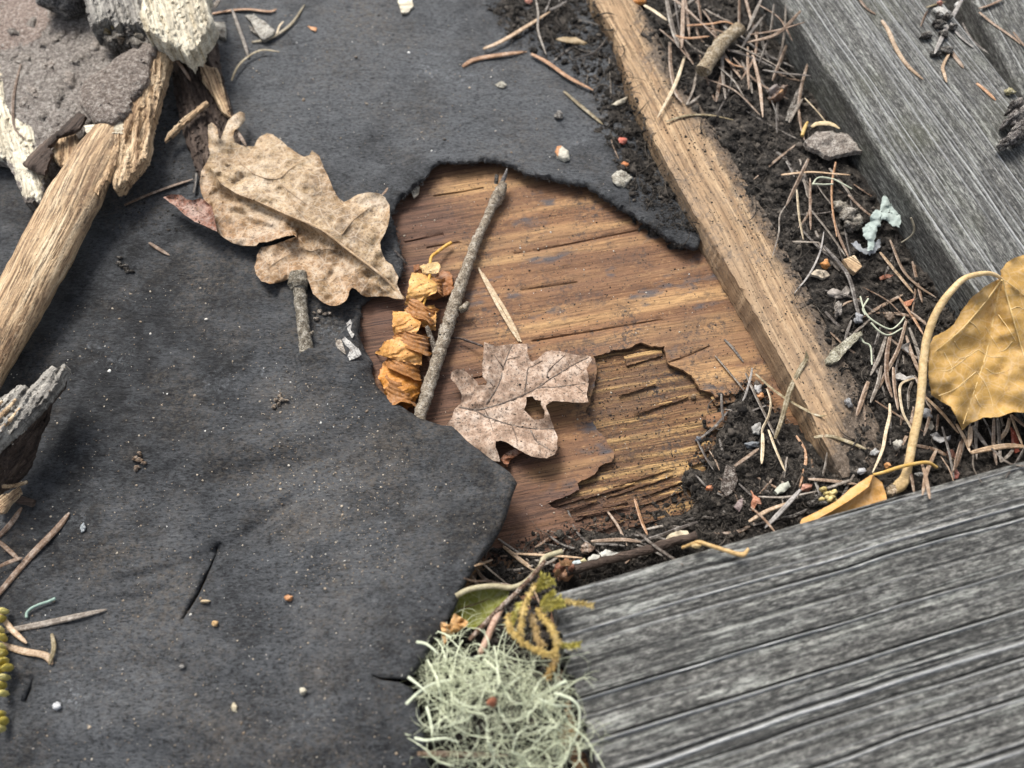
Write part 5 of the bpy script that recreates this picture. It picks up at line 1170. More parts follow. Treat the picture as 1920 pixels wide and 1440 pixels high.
# ------------------------------------------------------------------ needles one by one
ND = [
 # on the felt, top left
 ([(398, 26), (434, 20), (467, 18), (505, 22), (519, 17)], 9.5, "orange", "striped orange-brown conifer needle pointing right from the cream wood chunk"),
 ([(414, -6), (404, 10), (395, 24)], 9, "grey", "dark grey needle crossing the top edge beside the cream wood chunk"),
 ([(435, 17), (447, 50), (460, 87), (465, 106)], 8, "grey", "flat grey conifer needle lying across the striped orange-brown one"),
 ([(472, 79), (496, 75), (521, 64), (547, 44), (571, 9)], 8, "olive", "long bent olive needle sweeping around the pale wood chips on the felt"),
 ([(434, 151), (445, 126), (467, 105), (492, 94), (524, 97)], 5.5, "olive", "thin arched needle on the felt below the flat grey needle"),
 ([(519, 63), (524, 49), (532, 40)], 5, "pale", "tiny pale hooked needle tip beside the long bent olive needle"),
 ([(233, 385), (270, 369), (315, 352), (362, 336)], 12, "brown", "brown conifer needle beneath the stick pointing at the reddish oak lobe"),
 ([(363, 362), (366, 345), (368, 324)], 7, "dark", "short dark needle standing beside the left margin of the oak leaf"),
 ([(280, 455), (298, 467), (318, 479)], 9, "brown", "short brown needle piece lying alone on the felt left of the oak leaf"),
 ([(440, 240), (452, 258), (462, 274)], 8, "pink", "short split needle wedged behind the fingers of the oak leaf"),
 ([(716, 366), (722, 360), (727, 352)], 6, "brown", "reddish needle tip peeping out behind the round lobe of the oak leaf"),
 ([(740, 470), (752, 483), (764, 497)], 8, "dark", "dark needle lying on the felt rim behind the oak leaf stalk"),
 ([(39, 120), (29, 160), (24, 200), (28, 240), (48, 262)], 6, "brown", "long thin curved brown needle resting on the flat bark slab"),
 ([(330, 110), (344, 130), (358, 152)], 7, "brown", "brown needle in the dark hollow below the cream wood chunk"),
 # left edge
 ([(-10, 1122), (55, 1045), (105, 993), (130, 961)], 16, "brown", "thick brown needle reaching up from the left edge of the picture"),
 ([(-8, 1012), (20, 982), (41, 951)], 12, "brown", "shorter brown needle leaning in the left edge above the thick one"),
 ([(-6, 1012), (15, 1030), (36, 1050)], 10, "brown", "brown needle sloping down to meet the thick needle at the left edge"),
 ([(-5, 1064), (20, 1053), (42, 1046)], 9, "brown", "brown needle tucked under the thick needle at the left edge"),
 ([(-10, 1186), (60, 1174), (130, 1159), (200, 1143)], 14, "grey", "long grey-brown needle lying flat on the felt near the left edge"),
 ([(-6, 1142), (20, 1178), (50, 1206)], 11, "tan", "pinkish tan needle crossing the long grey-brown one at the left edge"),
 ([(2, 1208), (45, 1221), (85, 1229), (98, 1246)], 16, "tan", "broad tan needle with a hooked tip at the left edge"),
 ([(97, 1188), (101, 1215), (92, 1246)], 9, "olive", "dim olive needle standing beside the hooked tan needle tip"),
 # felt, top middle
 ([(906, 92), (938, 79), (984, 52), (1031, 22)], 10, "tan", "tan needle with a bright groove pointing up into the peat"),
 ([(867, 125), (890, 112), (940, 103), (988, 97)], 11, "orange", "smooth orange needle lying level on the felt below the grooved one"),
 ([(996, 101), (1026, 117), (1067, 146), (1112, 169)], 10, "orange", "pinkish orange needle sloping down toward the batten"),
 ([(1057, 171), (1088, 198), (1110, 216), (1130, 233)], 9, "olive", "dusty olive needle parallel to the batten on the felt"),
 ([(1004, -6), (1009, 25), (1009, 58), (1024, 102)], 5.5, "grey", "thin wavy grey needle hanging down out of the peat"),
 ([(1030, 19), (1045, 13), (1064, 1)], 8, "dark", "short dark needle at the tip of the grooved tan needle"),
 ([(1146, 262), (1152, 280), (1160, 298)], 5, "pink", "thin pinkish needle in the crumbs beside the red seed scale"),
 # litter, top
 ([(1249, -6), (1260, 50), (1273, 90)], 12, "grey", "broad grey needle hanging from the top edge above the batten"),
 ([(1281, -6), (1280, 50), (1278, 90)], 9, "pink", "pinkish needle hanging beside the broad grey one at the top edge"),
 ([(1264, -6), (1270, 30), (1275, 60)], 6, "dark", "thin dark needle between the two needles that hang from the top edge"),
 ([(1256, 80), (1258, 129), (1267, 173), (1279, 192)], 11, "pink", "long pinkish grey needle with a hooked foot crossing onto the batten"),
 ([(1284, 106), (1271, 146), (1258, 175), (1233, 220)], 8, "pale", "pale needle laid slanting onto the upper batten"),
 ([(1322, 17), (1346, 31), (1374, 43)], 6, "grey", "grey needle curving toward the chopped twig piece"),
 ([(1288, 48), (1333, 45), (1358, 41), (1378, 47)], 8.5, "orange", "bright orange needle lying level above the chopped twig piece"),
 ([(1308, -6), (1311, 15), (1315, 39)], 7, "brown", "brown needle standing upright at the top edge over the orange one"),
 ([(1386, -6), (1386, 20), (1385, 52)], 8, "brown", "brown needle behind the upper end of the chopped twig piece"),
 ([(1429, -4), (1415, 27), (1401, 58)], 8, "grey", "grey needle sloping down from the top edge beside the plank end"),
 ([(1237, 55), (1263, 77), (1283, 100), (1301, 120)], 8, "brown", "brown needle crossing under the pair of hanging needles"),
 ([(1208, 10), (1228, 22), (1250, 38)], 9, "pale", "pale needle with an orange base at the head of the batten"),
 ([(1262, 66), (1290, 72), (1330, 68)], 7, "orange", "orange needle lying across the head of the batten"),
 ([(1387, 66), (1429, 98), (1488, 126)], 6, "dark", "dark needle running from the chopped twig piece to the plank"),
 ([(1379, 83), (1450, 121), (1491, 147)], 8, "grey", "greyish needle below the dark one that reaches the plank"),
 ([(1360, 92), (1410, 108), (1455, 128)], 6, "dark", "dark needle just under the lower end of the chopped twig piece"),
 ([(1360, 110), (1375, 122), (1395, 126)], 8, "orange", "short orange needle beside the lower end of the chopped twig piece"),
 ([(1287, 197), (1300, 167), (1306, 134)], 7, "grey", "one arm of a V-shaped grey needle pair above the batten"),
 ([(1287, 197), (1298, 191), (1314, 178)], 6, "grey", "short arm of the V-shaped grey needle pair above the batten"),
 ([(1249, 228), (1287, 217), (1329, 216), (1376, 225)], 6.5, "olive", "slim arched olive needle lying level across the batten"),
 ([(1479, 230), (1492, 207), (1506, 184)], 6, "grey", "grey needle leaning on the grey bark strip"),
 ([(1509, 184), (1533, 210), (1551, 232)], 6, "pale", "pale yellow needle leading down to the grey bark chip"),
 ([(1465, 328), (1517, 323), (1560, 326), (1594, 328)], 10, "tan", "level pinkish tan needle below the grey bark chip"),
 ([(1567, 304), (1560, 342), (1560, 384), (1569, 444)], 7, "orange", "upright orange-brown needle crossing the level tan one"),
 ([(1516, 298), (1498, 336), (1474, 386)], 10, "pink", "pinkish grey needle slanting down left under the level tan one"),
 ([(1474, 384), (1462, 405), (1460, 438), (1448, 482)], 3.5, "grey", "hair-thin stalk trailing down onto the batten"),
 ([(1494, 356), (1498, 405), (1506, 449)], 8, "pale", "pale upright needle below the slanting pinkish grey one"),
 ([(1519, 334), (1519, 384), (1520, 431)], 6, "brown", "brown upright needle between two paler ones below the bark chip"),
 ([(1522, 395), (1554, 436), (1585, 480)], 9, "grey", "grey needle sloping down to the square wood chip"),
 ([(1545, 434), (1537, 474), (1517, 515), (1489, 550)], 4, "ash", "thin ashy stalk bending down onto the batten"),
 ([(1545, 462), (1577, 497), (1594, 526), (1607, 578), (1612, 594)], 10, "dark", "long dark needle curving down past the square wood chip"),
 ([(1650, 473), (1677, 507), (1713, 550)], 9, "tan", "tan needle running along the foot of the fine-grained plank"),
 ([(1669, 450), (1692, 505), (1720, 535), (1755, 558)], 8, "pink", "pinkish needle squeezed between the tan needle and the plank"),
 ([(1486, 453), (1512, 454), (1538, 455)], 8, "grey", "short grey needle lying level at the batten edge"),
 ([(1590, 365), (1615, 390), (1637, 408)], 6, "brown", "brown needle pointing at the blue-green lichen rosette"),
 ([(1600, 345), (1622, 360), (1640, 372)], 5, "brown", "reddish needle just above the blue-green lichen rosette"),
 # litter, middle right
 ([(1631, 599), (1615, 613), (1599, 626)], 6, "grey", "grey needle behind the pale lichened stick"),
 ([(1661, 632), (1650, 667), (1632, 704)], 9, "grey", "grey needle in the bundle of needles right of the pale stick"),
 ([(1628, 716), (1618, 745), (1606, 780)], 13, "pink", "broad pinkish needle ending in a small orange tip"),
 ([(1699, 602), (1685, 653), (1662, 698), (1647, 729)], 10, "pink", "long curved pinkish needle crossing the bundle right of the pale stick"),
 ([(1653, 686), (1645, 723), (1632, 755)], 9, "grey", "grey needle between the broad pinkish one and the bundle"),
 ([(1670, 624), (1663, 668), (1663, 710), (1673, 745)], 11, "brown", "broad upright brown needle in the middle of the bundle"),
 ([(1675, 689), (1677, 727), (1684, 769)], 10, "pink", "pinkish needle with its tip down at the bundle's right side"),
 ([(1668, 757), (1668, 780), (1661, 810), (1654, 845), (1636, 886)], 7, "pale", "long pale stalk bending down toward the small folded leaf"),
 ([(1714, 709), (1692, 718), (1687, 735), (1693, 773), (1707, 800), (1716, 817)], 6, "pale", "pale looped stalk beside the leaf petiole"),
 ([(1686, 558), (1710, 592), (1731, 627)], 7, "orange", "orange needle pointing down to the petiole of the golden leaf"),
 ([(1707, 584), (1725, 598), (1741, 613)], 6, "pink", "pinkish needle beside the orange one at the golden leaf's petiole"),
 ([(1736, 745), (1768, 777), (1798, 813)], 10, "tan", "tan needle slanting down beneath the golden leaf"),
 ([(1793, 795), (1808, 821), (1819, 848)], 7, "tan", "thin tan needle under the lower tip of the golden leaf"),
 ([(1820, 800), (1819, 820), (1816, 838)], 10, "tan", "broad upright tan needle right of the golden leaf's lower tip"),
 ([(1823, 798), (1837, 819), (1852, 839)], 9, "grey", "grey needle leaning right below the golden leaf"),
 ([(1843, 783), (1854, 804), (1863, 829)], 8, "ash", "ashy needle leaning right below the scalloped edge of the golden leaf"),
 ([(1864, 783), (1863, 835), (1869, 872)], 8, "pink", "upright pinkish needle in the fan under the golden leaf"),
 ([(1871, 783), (1873, 821), (1876, 867)], 9, "grey", "upright grey needle in the fan under the golden leaf"),
 ([(1893, 784), (1887, 808), (1869, 830)], 9, "tan", "curved tan needle in the fan under the golden leaf"),
 ([(1895, 777), (1905, 805), (1917, 835)], 8, "tan", "tan needle at the right end of the fan under the golden leaf"),
 ([(1895, 777), (1910, 790), (1926, 803)], 9, "pink", "pinkish needle running off the right edge below the golden leaf"),
 ([(1820, 849), (1856, 841), (1890, 836), (1928, 838)], 12, "tan", "level tan needle lying along the top of the thick plank at the right edge"),
 ([(1801, 828), (1793, 856), (1788, 883)], 8, "pink", "pinkish grey needle standing above the thick plank's edge"),
 ([(1759, 777), (1758, 792), (1756, 808)], 6, "brown", "short brown needle right of the golden leaf's petiole"),
 ([(1902, 831), (1896, 848), (1877, 867)], 7, "grey", "dull grey needle crossing below the level tan one"),
 # foot of the batten
 ([(1358, 636), (1376, 655), (1394, 679)], 7, "dark", "dark needle coming down along the batten's side"),
 ([(1341, 667), (1375, 707), (1400, 738)], 6, "grey", "thin grey needle slanting over the broken veneer"),
 ([(1398, 700), (1417, 743), (1434, 778), (1447, 805), (1462, 834)], 9, "grey", "long frayed grey needle in the tangle at the batten's foot"),
 ([(1410, 690), (1408, 705), (1398, 740), (1392, 752)], 5, "ash", "ashy hooked fibre at the top of the tangle by the batten"),
 ([(1417, 701), (1443, 725), (1467, 743), (1500, 763), (1533, 779), (1550, 779)], 7, "olive", "long needle lying across the batten's edge with a hair-fine tip"),
 ([(1453, 823), (1467, 782), (1480, 735), (1500, 693), (1512, 673), (1511, 659)], 11, "olive", "long striped needle crossing over the batten from the tangle"),
 ([(1438, 729), (1445, 753), (1441, 780), (1430, 803), (1428, 818)], 7, "pale", "pale curved needle in front of the tangle at the batten's foot"),
 ([(1430, 812), (1430, 840), (1428, 870)], 9, "pale", "pale spear-shaped needle tip hanging below the tangle"),
 ([(1441, 806), (1453, 840), (1472, 884)], 8, "pale", "pale yellow needle slanting down right below the tangle"),
 ([(1493, 817), (1507, 840), (1511, 862), (1507, 885), (1499, 914)], 7, "orange", "bright orange curved needle against the batten's lower end"),
 ([(1526, 820), (1558, 818), (1600, 832), (1624, 842)], 9, "olive", "olive needle lying over the batten's dusty lower end"),
 ([(1377, 874), (1400, 858), (1423, 841)], 10, "pink", "broad pinkish wood fibre in the black crumbs"),
 ([(1330, 845), (1341, 862), (1349, 882)], 4, "pink", "thin pinkish fibre on the bare wood near the black crumbs"),
 ([(1515, 898), (1562, 902), (1608, 908)], 9, "pink", "level pinkish needle leading to the small folded leaf"),
 ([(1422, 931), (1471, 932), (1532, 921)], 5, "grey", "thin level grey needle beside the yellow catkin"),
 ([(1501, 918), (1466, 957), (1434, 990)], 10, "ash", "pale grey needle pair leaning on the thick plank's edge"),
 ([(1404, 978), (1440, 957), (1484, 941)], 9, "tan", "tan needle curving along the thick plank's edge"),
 ([(1466, 971), (1492, 966), (1516, 954)], 7, "dark", "dark curved needle under the yellow catkin"),
 ([(1551, 915), (1575, 907), (1597, 899)], 8, "grey", "grey needle between the catkin and the small folded leaf"),
 # along the lower plank
 ([(1190, 935), (1202, 975), (1214, 1003)], 9, "orange", "orange needle standing on the golden splinters"),
 ([(1308, 979), (1270, 992), (1238, 1004), (1198, 1016)], 8, "dark", "long dark twiglet along the thick plank's upper edge"),
 ([(1108, 1015), (1165, 1012), (1202, 1016)], 8, "pink", "level pinkish needle above the white crusted twig"),
 ([(1028, 1003), (1052, 1020), (1079, 1028)], 6, "dark", "dark needle on the brown veneer flake"),
 ([(1003, 1026), (1016, 1019), (1029, 1008)], 5, "brown", "thin brown needle meeting the dark one on the veneer flake"),
 ([(943, 1024), (972, 1047), (1004, 1072)], 9, "tan", "tan needle sloping down toward the brown bud"),
 ([(889, 1060), (907, 1085), (930, 1094), (962, 1098)], 8, "pink", "pinkish needle beside the lifted felt flap"),
 ([(890, 1061), (906, 1056), (924, 1049)], 7, "tan", "short tan needle wedged under the felt flap"),
 ([(963, 1038), (1025, 1041), (1092, 1046)], 6, "tan", "level tan needle behind the brown bud"),
 ([(870, 1084), (890, 1090), (925, 1088)], 6, "brown", "brown needle lying against the green leaf"),
 # on the fine-grained plank
 ([(1653, 38), (1665, 56), (1680, 90), (1701, 122), (1731, 149)], 9, "tan", "long tan needle lying bare on the fine-grained plank"),
 ([(1609, -5), (1624, 15), (1642, 27)], 7, "brown", "brown needle tip at the top edge on the fine-grained plank"),
 ([(1806, -5), (1783, 37), (1766, 71), (1752, 101)], 10, "ash", "straight grey needle leaning out of the dirt on the fine-grained plank"),
 ([(1783, 43), (1798, 67), (1825, 89)], 8, "ash", "whitish curved needle right of the straight grey one"),
 ([(1805, 43), (1822, 75), (1853, 100)], 5.5, "dark", "thin dark needle right of the whitish curved one"),
 ([(1776, 87), (1791, 107), (1807, 128)], 9, "pink", "pinkish needle stub joined to a bent tan one on the plank"),
 ([(1782, 96), (1768, 124), (1771, 140), (1775, 154)], 7, "tan", "bent tan needle hanging from the pinkish stub on the plank"),
 ([(1831, 156), (1848, 170), (1867, 188)], 8, "orange", "orange needle near the dark bark lump on the plank"),
 ([(1836, 23), (1860, 43), (1897, 69), (1924, 90)], 7, "pink", "long pinkish needle on the far plank in the top right corner"),
 ([(1737, 14), (1753, 9), (1772, 3)], 7, "olive", "olive needle beside the white flake at the top edge"),
 ([(1836, 16), (1858, 9), (1882, -3)], 9, "brown", "brown twiglet at the top edge on the far plank"),
 ([(1740, 20), (1733, 32), (1726, 50)], 5, "brown", "thin brown needle left of the dirt patch on the plank"),
 ([(1900, 60), (1912, 76), (1926, 92)], 5, "brown", "thin needle running off the right edge on the far plank"),
 # bare wood
 ([(783, 1413), (850, 1414), (952, 1417)], 14, "pink", "blurred pinkish needle lying across the foot of the lichen tuft"),
]
for p, w, c, l in ND: needle(p, w, c, l, "conifer needles in the litter")
# the split needle on the bare wood
def two(pts1, pts2, label):
    e = empty("split_needle", W([935], [570], [0.0])[0]); tag(e, label, "needle", "conifer needles in the litter")
    for p in (pts1, pts2):
        P, r, t = lay(p, 8, stack=False); V, F = sweep(P, r * np.interp(t, [0, .2, .8, 1], [.5, 1, .9, .4]), NEEDLE, roll=0.3); put("needle_half", V, F, M_NEEDLE, e, color=(0.50, 0.37, 0.22))
two([(897, 502), (915, 537), (935, 575), (955, 610), (973, 640)], [(905, 512), (924, 545), (945, 578), (963, 612), (977, 641)], "pale split double needle lying on the bare wood above the maple leaf")

# ------------------------------------------------------------------ chips, flakes, seeds
chip([(460, 29), (475, 27), (497, 41), (514, 56), (515, 62), (496, 74), (489, 72), (479, 57), (470, 40)], 1.6, M_BARK, (0.52, 0.50, 0.44), "wood_chip", "whitish grey wood chip on the felt inside the bend of the olive needle", "wood chip", lift=0.6, wav=0.5, seed=201)
chip([(466, 47), (480, 55), (489, 74), (484, 66), (470, 58)], 1.0, M_BARK, (0.24, 0.22, 0.19), "wood_chip", "small grey sliver under the whitish wood chip on the felt", "wood chip", lift=0.1, wav=0.3, seed=202)
chip([(399, 41), (421, 41), (424, 56), (422, 70), (415, 69), (401, 60)], 2.0, M_BARK, (0.50, 0.48, 0.42), "wood_chip", "pale crumpled wood chip beside the point of the cream wood chunk", "wood chip", lift=1.2, wav=0.9, seed=203)
chip([(576, 48), (584, 50), (594, 52), (592, 58), (584, 56)], 0.5, M_PLAIN, (0.50, 0.24, 0.10), "bark_flake", "tiny orange flake on the felt right of the olive needle", "flake", seed=204, grid=3, rough=(3, .8, .4))
chip([(746, 2), (758, -8), (772, -4), (775, 10), (766, 22), (752, 24)], 1.0, M_BLEACH, (0.6, 0.6, 0.5), "wood_chip", "cream wood chip on the felt at the middle of the top edge", "wood chip", seed=205)
chip([(928, 158), (940, 152), (951, 158), (944, 164), (934, 163)], 0.5, M_BARK, (0.48, 0.46, 0.38), "bud_scale", "small white scale on the felt below the level orange needle", "flake", seed=206, grid=3, dome=0.5)
seed1 = empty("seed_scale", W([1053], [287], [0.005])[0]); tag(seed1, "white and orange seed scale on the felt just above the torn edge", "seed")
chip([(1044, 276), (1054, 274), (1066, 284), (1068, 298), (1058, 302), (1044, 294)], 0.8, M_SEED, (0.52, 0.49, 0.40), "scale_body", parent=seed1, seed=207, grid=3, dome=1.6, lift=0.5, wav=0.1)
chip([(1041, 284), (1044, 274), (1053, 272), (1052, 282), (1046, 293)], 0.5, M_SEED, (0.48, 0.20, 0.06), "orange_tip", parent=seed1, seed=208, grid=3, lift=1.6, wav=0.1)
chip([(1146, 330), (1156, 320), (1168, 318), (1186, 332), (1178, 342), (1170, 352), (1158, 348), (1150, 342)], 0.5, M_BARK, (0.44, 0.42, 0.35), "pale_flake", "whitish leaf flake on the felt beside the batten", "flake", seed=209, grid=3, wav=0.9, lift=1.0)
chip([(772, 350), (780, 345), (787, 350), (784, 364), (776, 370), (772, 360)], 0.6, M_PLAIN, (0.42, 0.38, 0.30), "pale_flake", "tan flake stuck on the ragged felt edge left of the hole", "flake", seed=210, grid=3, wav=0.6)
lump(1048, 216, 8, 8, 2.4, M_BARK, (0.20, 0.19, 0.175), "dropping", "grey-brown round pellet alone on the felt", "pellet", seed=7, rough=0.35)
lump(1167, 264, 8, 9, 2.4, M_PLAIN, (0.42, 0.10, 0.06), "bud_scale", "red bud scale in the crumbs left of the batten", "bud scale", seed=8, rough=0.25)
lump(1172, 309, 7, 6, 1.5, M_PLAIN, (0.46, 0.17, 0.06), "bud_scale", "orange bud scale below the red one left of the batten", "bud scale", seed=9, rough=0.3)
lump(992, 3, 7, 5, 2, M_PLAIN, (0.46, 0.20, 0.14), "bud_scale", "reddish bud scale in the peat at the top edge", "bud scale", seed=10, rough=0.3)
lump(1200, 2, 12, 8, 3, M_SEED, (0.62, 0.24, 0.04), "orange_bud", "bright orange bud at the top edge by the batten head", "bud", seed=11, rough=0.2)
chip([(1042, 73), (1056, 69), (1080, 70), (1101, 80), (1096, 84), (1070, 80), (1055, 78)], 0.5, M_PLAIN, (0.30, 0.22, 0.12), "dead_leaf_scrap", "brown leaf scrap arching over a dark gap beside the batten head", "leaf scrap", lift=2.6, wav=0.7, seed=212, grid=3)
chip([(1146, 196), (1160, 188), (1178, 180), (1172, 192), (1156, 197)], 0.5, M_PLAIN, (0.42, 0.38, 0.29), "pale_flake", "pale curled flake tucked against the batten's side", "flake", lift=2.0, wav=0.6, seed=213, grid=3)
# chopped twig piece, bark pieces
tp = empty("twig_piece", W([1350], [95], [0.012])[0]); tag(tp, "thick chopped tan twig piece lying slantwise in the litter near the top", "twig")
twig([(1318, 134), (1336, 104), (1356, 78), (1386, 52)], [30, 28, 28, 26], M_BARK, (0.36, 0.28, 0.17), "twig_body", tp, lift=0.8, knob=0.10, seed=31, sides=14, ns=0.002, flat=0.75)
chip([(1378, 48), (1390, 46), (1398, 56), (1392, 66), (1382, 60)], 1.5, M_BARK, (0.40, 0.30, 0.17), "broken_end", parent=tp, lift=2.0, seed=214, grid=3)
chip([(1472, 226), (1480, 200), (1494, 168), (1504, 163), (1506, 176), (1494, 204), (1484, 228)], 0.8, M_BARK, (0.21, 0.19, 0.165), "bark_strip", "flat grey bark strip standing on end left of the plank", "bark", lift=0.8, seed=215)
bk = chip([(1510, 263), (1533, 247), (1553, 246), (1580, 250), (1613, 257), (1628, 267), (1623, 282), (1590, 287), (1570, 290), (1557, 295), (1537, 283), (1513, 273)], 2.2, M_BARK, (0.36, 0.32, 0.28), "bark_chip", "broad fissured grey bark chip wedged against the fine-grained plank", "bark", lift=2.0, wav=1.0, seed=216, tilt=(0, 0.4), rough=(4, 2.5, 0.3))
twig([(1504, 255), (1508, 242), (1514, 229)], [6, 8, 5], M_PLAIN, (0.50, 0.34, 0.11), "yellow_scale", lift=0.8); tag(bpy.data.objects["yellow_scale"], "short yellow scale standing left of the fissured bark chip", "bud scale")
twig([(1521, 238), (1532, 232), (1548, 231), (1562, 234), (1574, 241)], [5, 9, 11, 9, 3], M_PLAIN, (0.56, 0.44, 0.25), "seed_wing", lift=2.4, flat=0.3); tag(bpy.data.objects["seed_wing"], "glossy cream and orange seed wing above the fissured bark chip", "seed")
bud = empty("brown_bud", W([1455], [175], [0.012])[0]); tag(bud, "shiny scaly brown bud in the litter left of the plank", "bud")
for i, (x, y, rx, ry, a, c_) in enumerate([(1458, 178, 18, 14, -0.6, (0.10, 0.055, 0.035)), (1450, 170, 12, 6, -0.7, (0.26, 0.22, 0.20)), (1456, 184, 15, 5, -0.5, (0.16, 0.08, 0.04)), (1462, 179, 8, 5, -0.6, (0.42, 0.22, 0.08)), (1468, 170, 8, 6, -0.4, (0.14, 0.09, 0.06))]): lump(x, y, rx, ry, 4 + i * 0.7, M_SEED, c_, "bud_scale", parent=bud, seed=40 + i, rough=0.2, ang=-a, lift=0.6)
chip([(1581, 486), (1602, 478), (1617, 499), (1604, 511), (1592, 502)], 2.2, M_SPLINT, "tan", "wood_cube_chip", "square-cut yellow wood chip below the blue-green lichen", "wood chip", lift=2.2, wav=0.2, seed=217, rot=-0.7, rough=(4, 0.7, 0.3))
fz = empty("fuzzy_clod", W([1590], [405], [0.01])[0]); tag(fz, "fuzzy grey-tan clod left of the blue-green lichen", "clod")
for i, (x, y, rx, ry, c_) in enumerate([(1578, 388, 15, 11, (0.34, 0.31, 0.25)), (1590, 404, 14, 13, (0.26, 0.235, 0.195)), (1603, 416, 10, 13, (0.36, 0.33, 0.27)), (1596, 424, 14, 9, (0.20, 0.18, 0.15))]): lump(x, y, rx, ry, 5, M_BARK, c_, "clod_lobe", parent=fz, seed=50 + i, rough=0.5, lift=0.8)
lump(1548, 495, 9, 8, 3, M_SEED, (0.56, 0.24, 0.06), "orange_bud", "orange bud beside the square-cut wood chip", "bud", seed=14, rough=0.3, lift=0.6)
chip([(1519, 512), (1530, 505), (1550, 508), (1556, 516), (1545, 522), (1528, 516)], 1.2, M_PLAIN, (0.52, 0.44, 0.33), "pale_flake", "pale flake with an orange corner under the orange bud", "flake", seed=218, grid=3, wav=0.7)
chip([(1694, 566), (1706, 562), (1714, 560), (1708, 572), (1698, 576)], 0.5, M_SEED, (0.44, 0.17, 0.08), "bud_scale", "red-brown three-cornered scale left of the petiole's arch", "bud scale", lift=1.6, seed=219, grid=3)
chip([(1648, 520), (1660, 514), (1676, 515), (1668, 521), (1652, 524)], 0.5, M_SEED, (0.22, 0.07, 0.03), "bud_scale", "dark red scale under the tan needle by the plank", "bud scale", lift=0.6, seed=220, grid=3)
chip([(1550, 548), (1562, 540), (1578, 546), (1588, 534), (1596, 545), (1586, 556), (1572, 560), (1556, 554)], 0.5, M_PLAIN, (0.26, 0.23, 0.20), "grey_leaf_scrap", "crumpled grey leaf scrap beside the long dark needle", "leaf scrap", lift=1.0, wav=1.2, seed=221, grid=3)
chip([(1549, 672), (1562, 654), (1600, 625), (1614, 621), (1618, 628), (1590, 655), (1572, 676), (1560, 681), (1551, 680)], 2.0, M_BARK, (0.44, 0.42, 0.31), "pale_stick", "short pale greenish stick lying by the lower right edge of the batten", "stick", lift=0.8, wav=0.4, seed=222, rot=wang((1552, 676), (1612, 625)), grid=3)
chip([(1684, 652), (1696, 645), (1706, 641), (1703, 652), (1704, 662), (1694, 654)], 0.4, M_PLAIN, (0.22, 0.205, 0.19), "grey_leaf_scrap", "pointed grey leaf scrap among the needle bundle", "leaf scrap", lift=2.2, wav=1.2, seed=223, grid=3)
chip([(1676, 705), (1688, 698), (1700, 706), (1712, 703), (1716, 710), (1700, 713), (1684, 712)], 0.5, M_PLAIN, (0.42, 0.40, 0.37), "lichen_scrap", "whitish frilled scrap left of the petiole", "lichen", lift=2.2, wav=1.3, seed=224, grid=3)
chip([(1743, 814), (1756, 810), (1762, 817), (1770, 820), (1783, 816), (1782, 824), (1764, 830), (1752, 824)], 0.4, M_PLAIN, (0.33, 0.32, 0.31), "grey_leaf_scrap", "shiny grey curled leaf scrap right of the petiole", "leaf scrap", lift=2.0, wav=1.2, seed=225, grid=3)
chip([(1737, 793), (1748, 788), (1752, 800), (1747, 806), (1740, 802)], 0.8, M_PLAIN, (0.40, 0.36, 0.29), "pale_flake", "small tan flake just right of the petiole", "flake", lift=1.0, seed=226, grid=3)
chip([(1776, 846), (1786, 842), (1792, 850), (1790, 858), (1780, 856)], 0.5, M_SEED, (0.32, 0.14, 0.10), "bud_scale", "red-brown cupped scale above the thick plank", "bud scale", lift=1.2, seed=227, grid=3, wav=1.0)
chip([(1896, 800), (1908, 815), (1914, 846), (1904, 850), (1898, 832)], 0.5, M_SEED, (0.34, 0.06, 0.025), "red_leaf_scrap", "deep red leaf scrap behind the needles at the right edge", "leaf scrap", lift=0.8, seed=228, grid=3)
chip([(1786, 886), (1794, 880), (1800, 888), (1796, 897), (1788, 898)], 0.5, M_SEED, (0.22, 0.05, 0.03), "red_leaf_scrap", "small dark red scrap against the thick plank's top edge", "leaf scrap", lift=0.8, seed=229, grid=3)
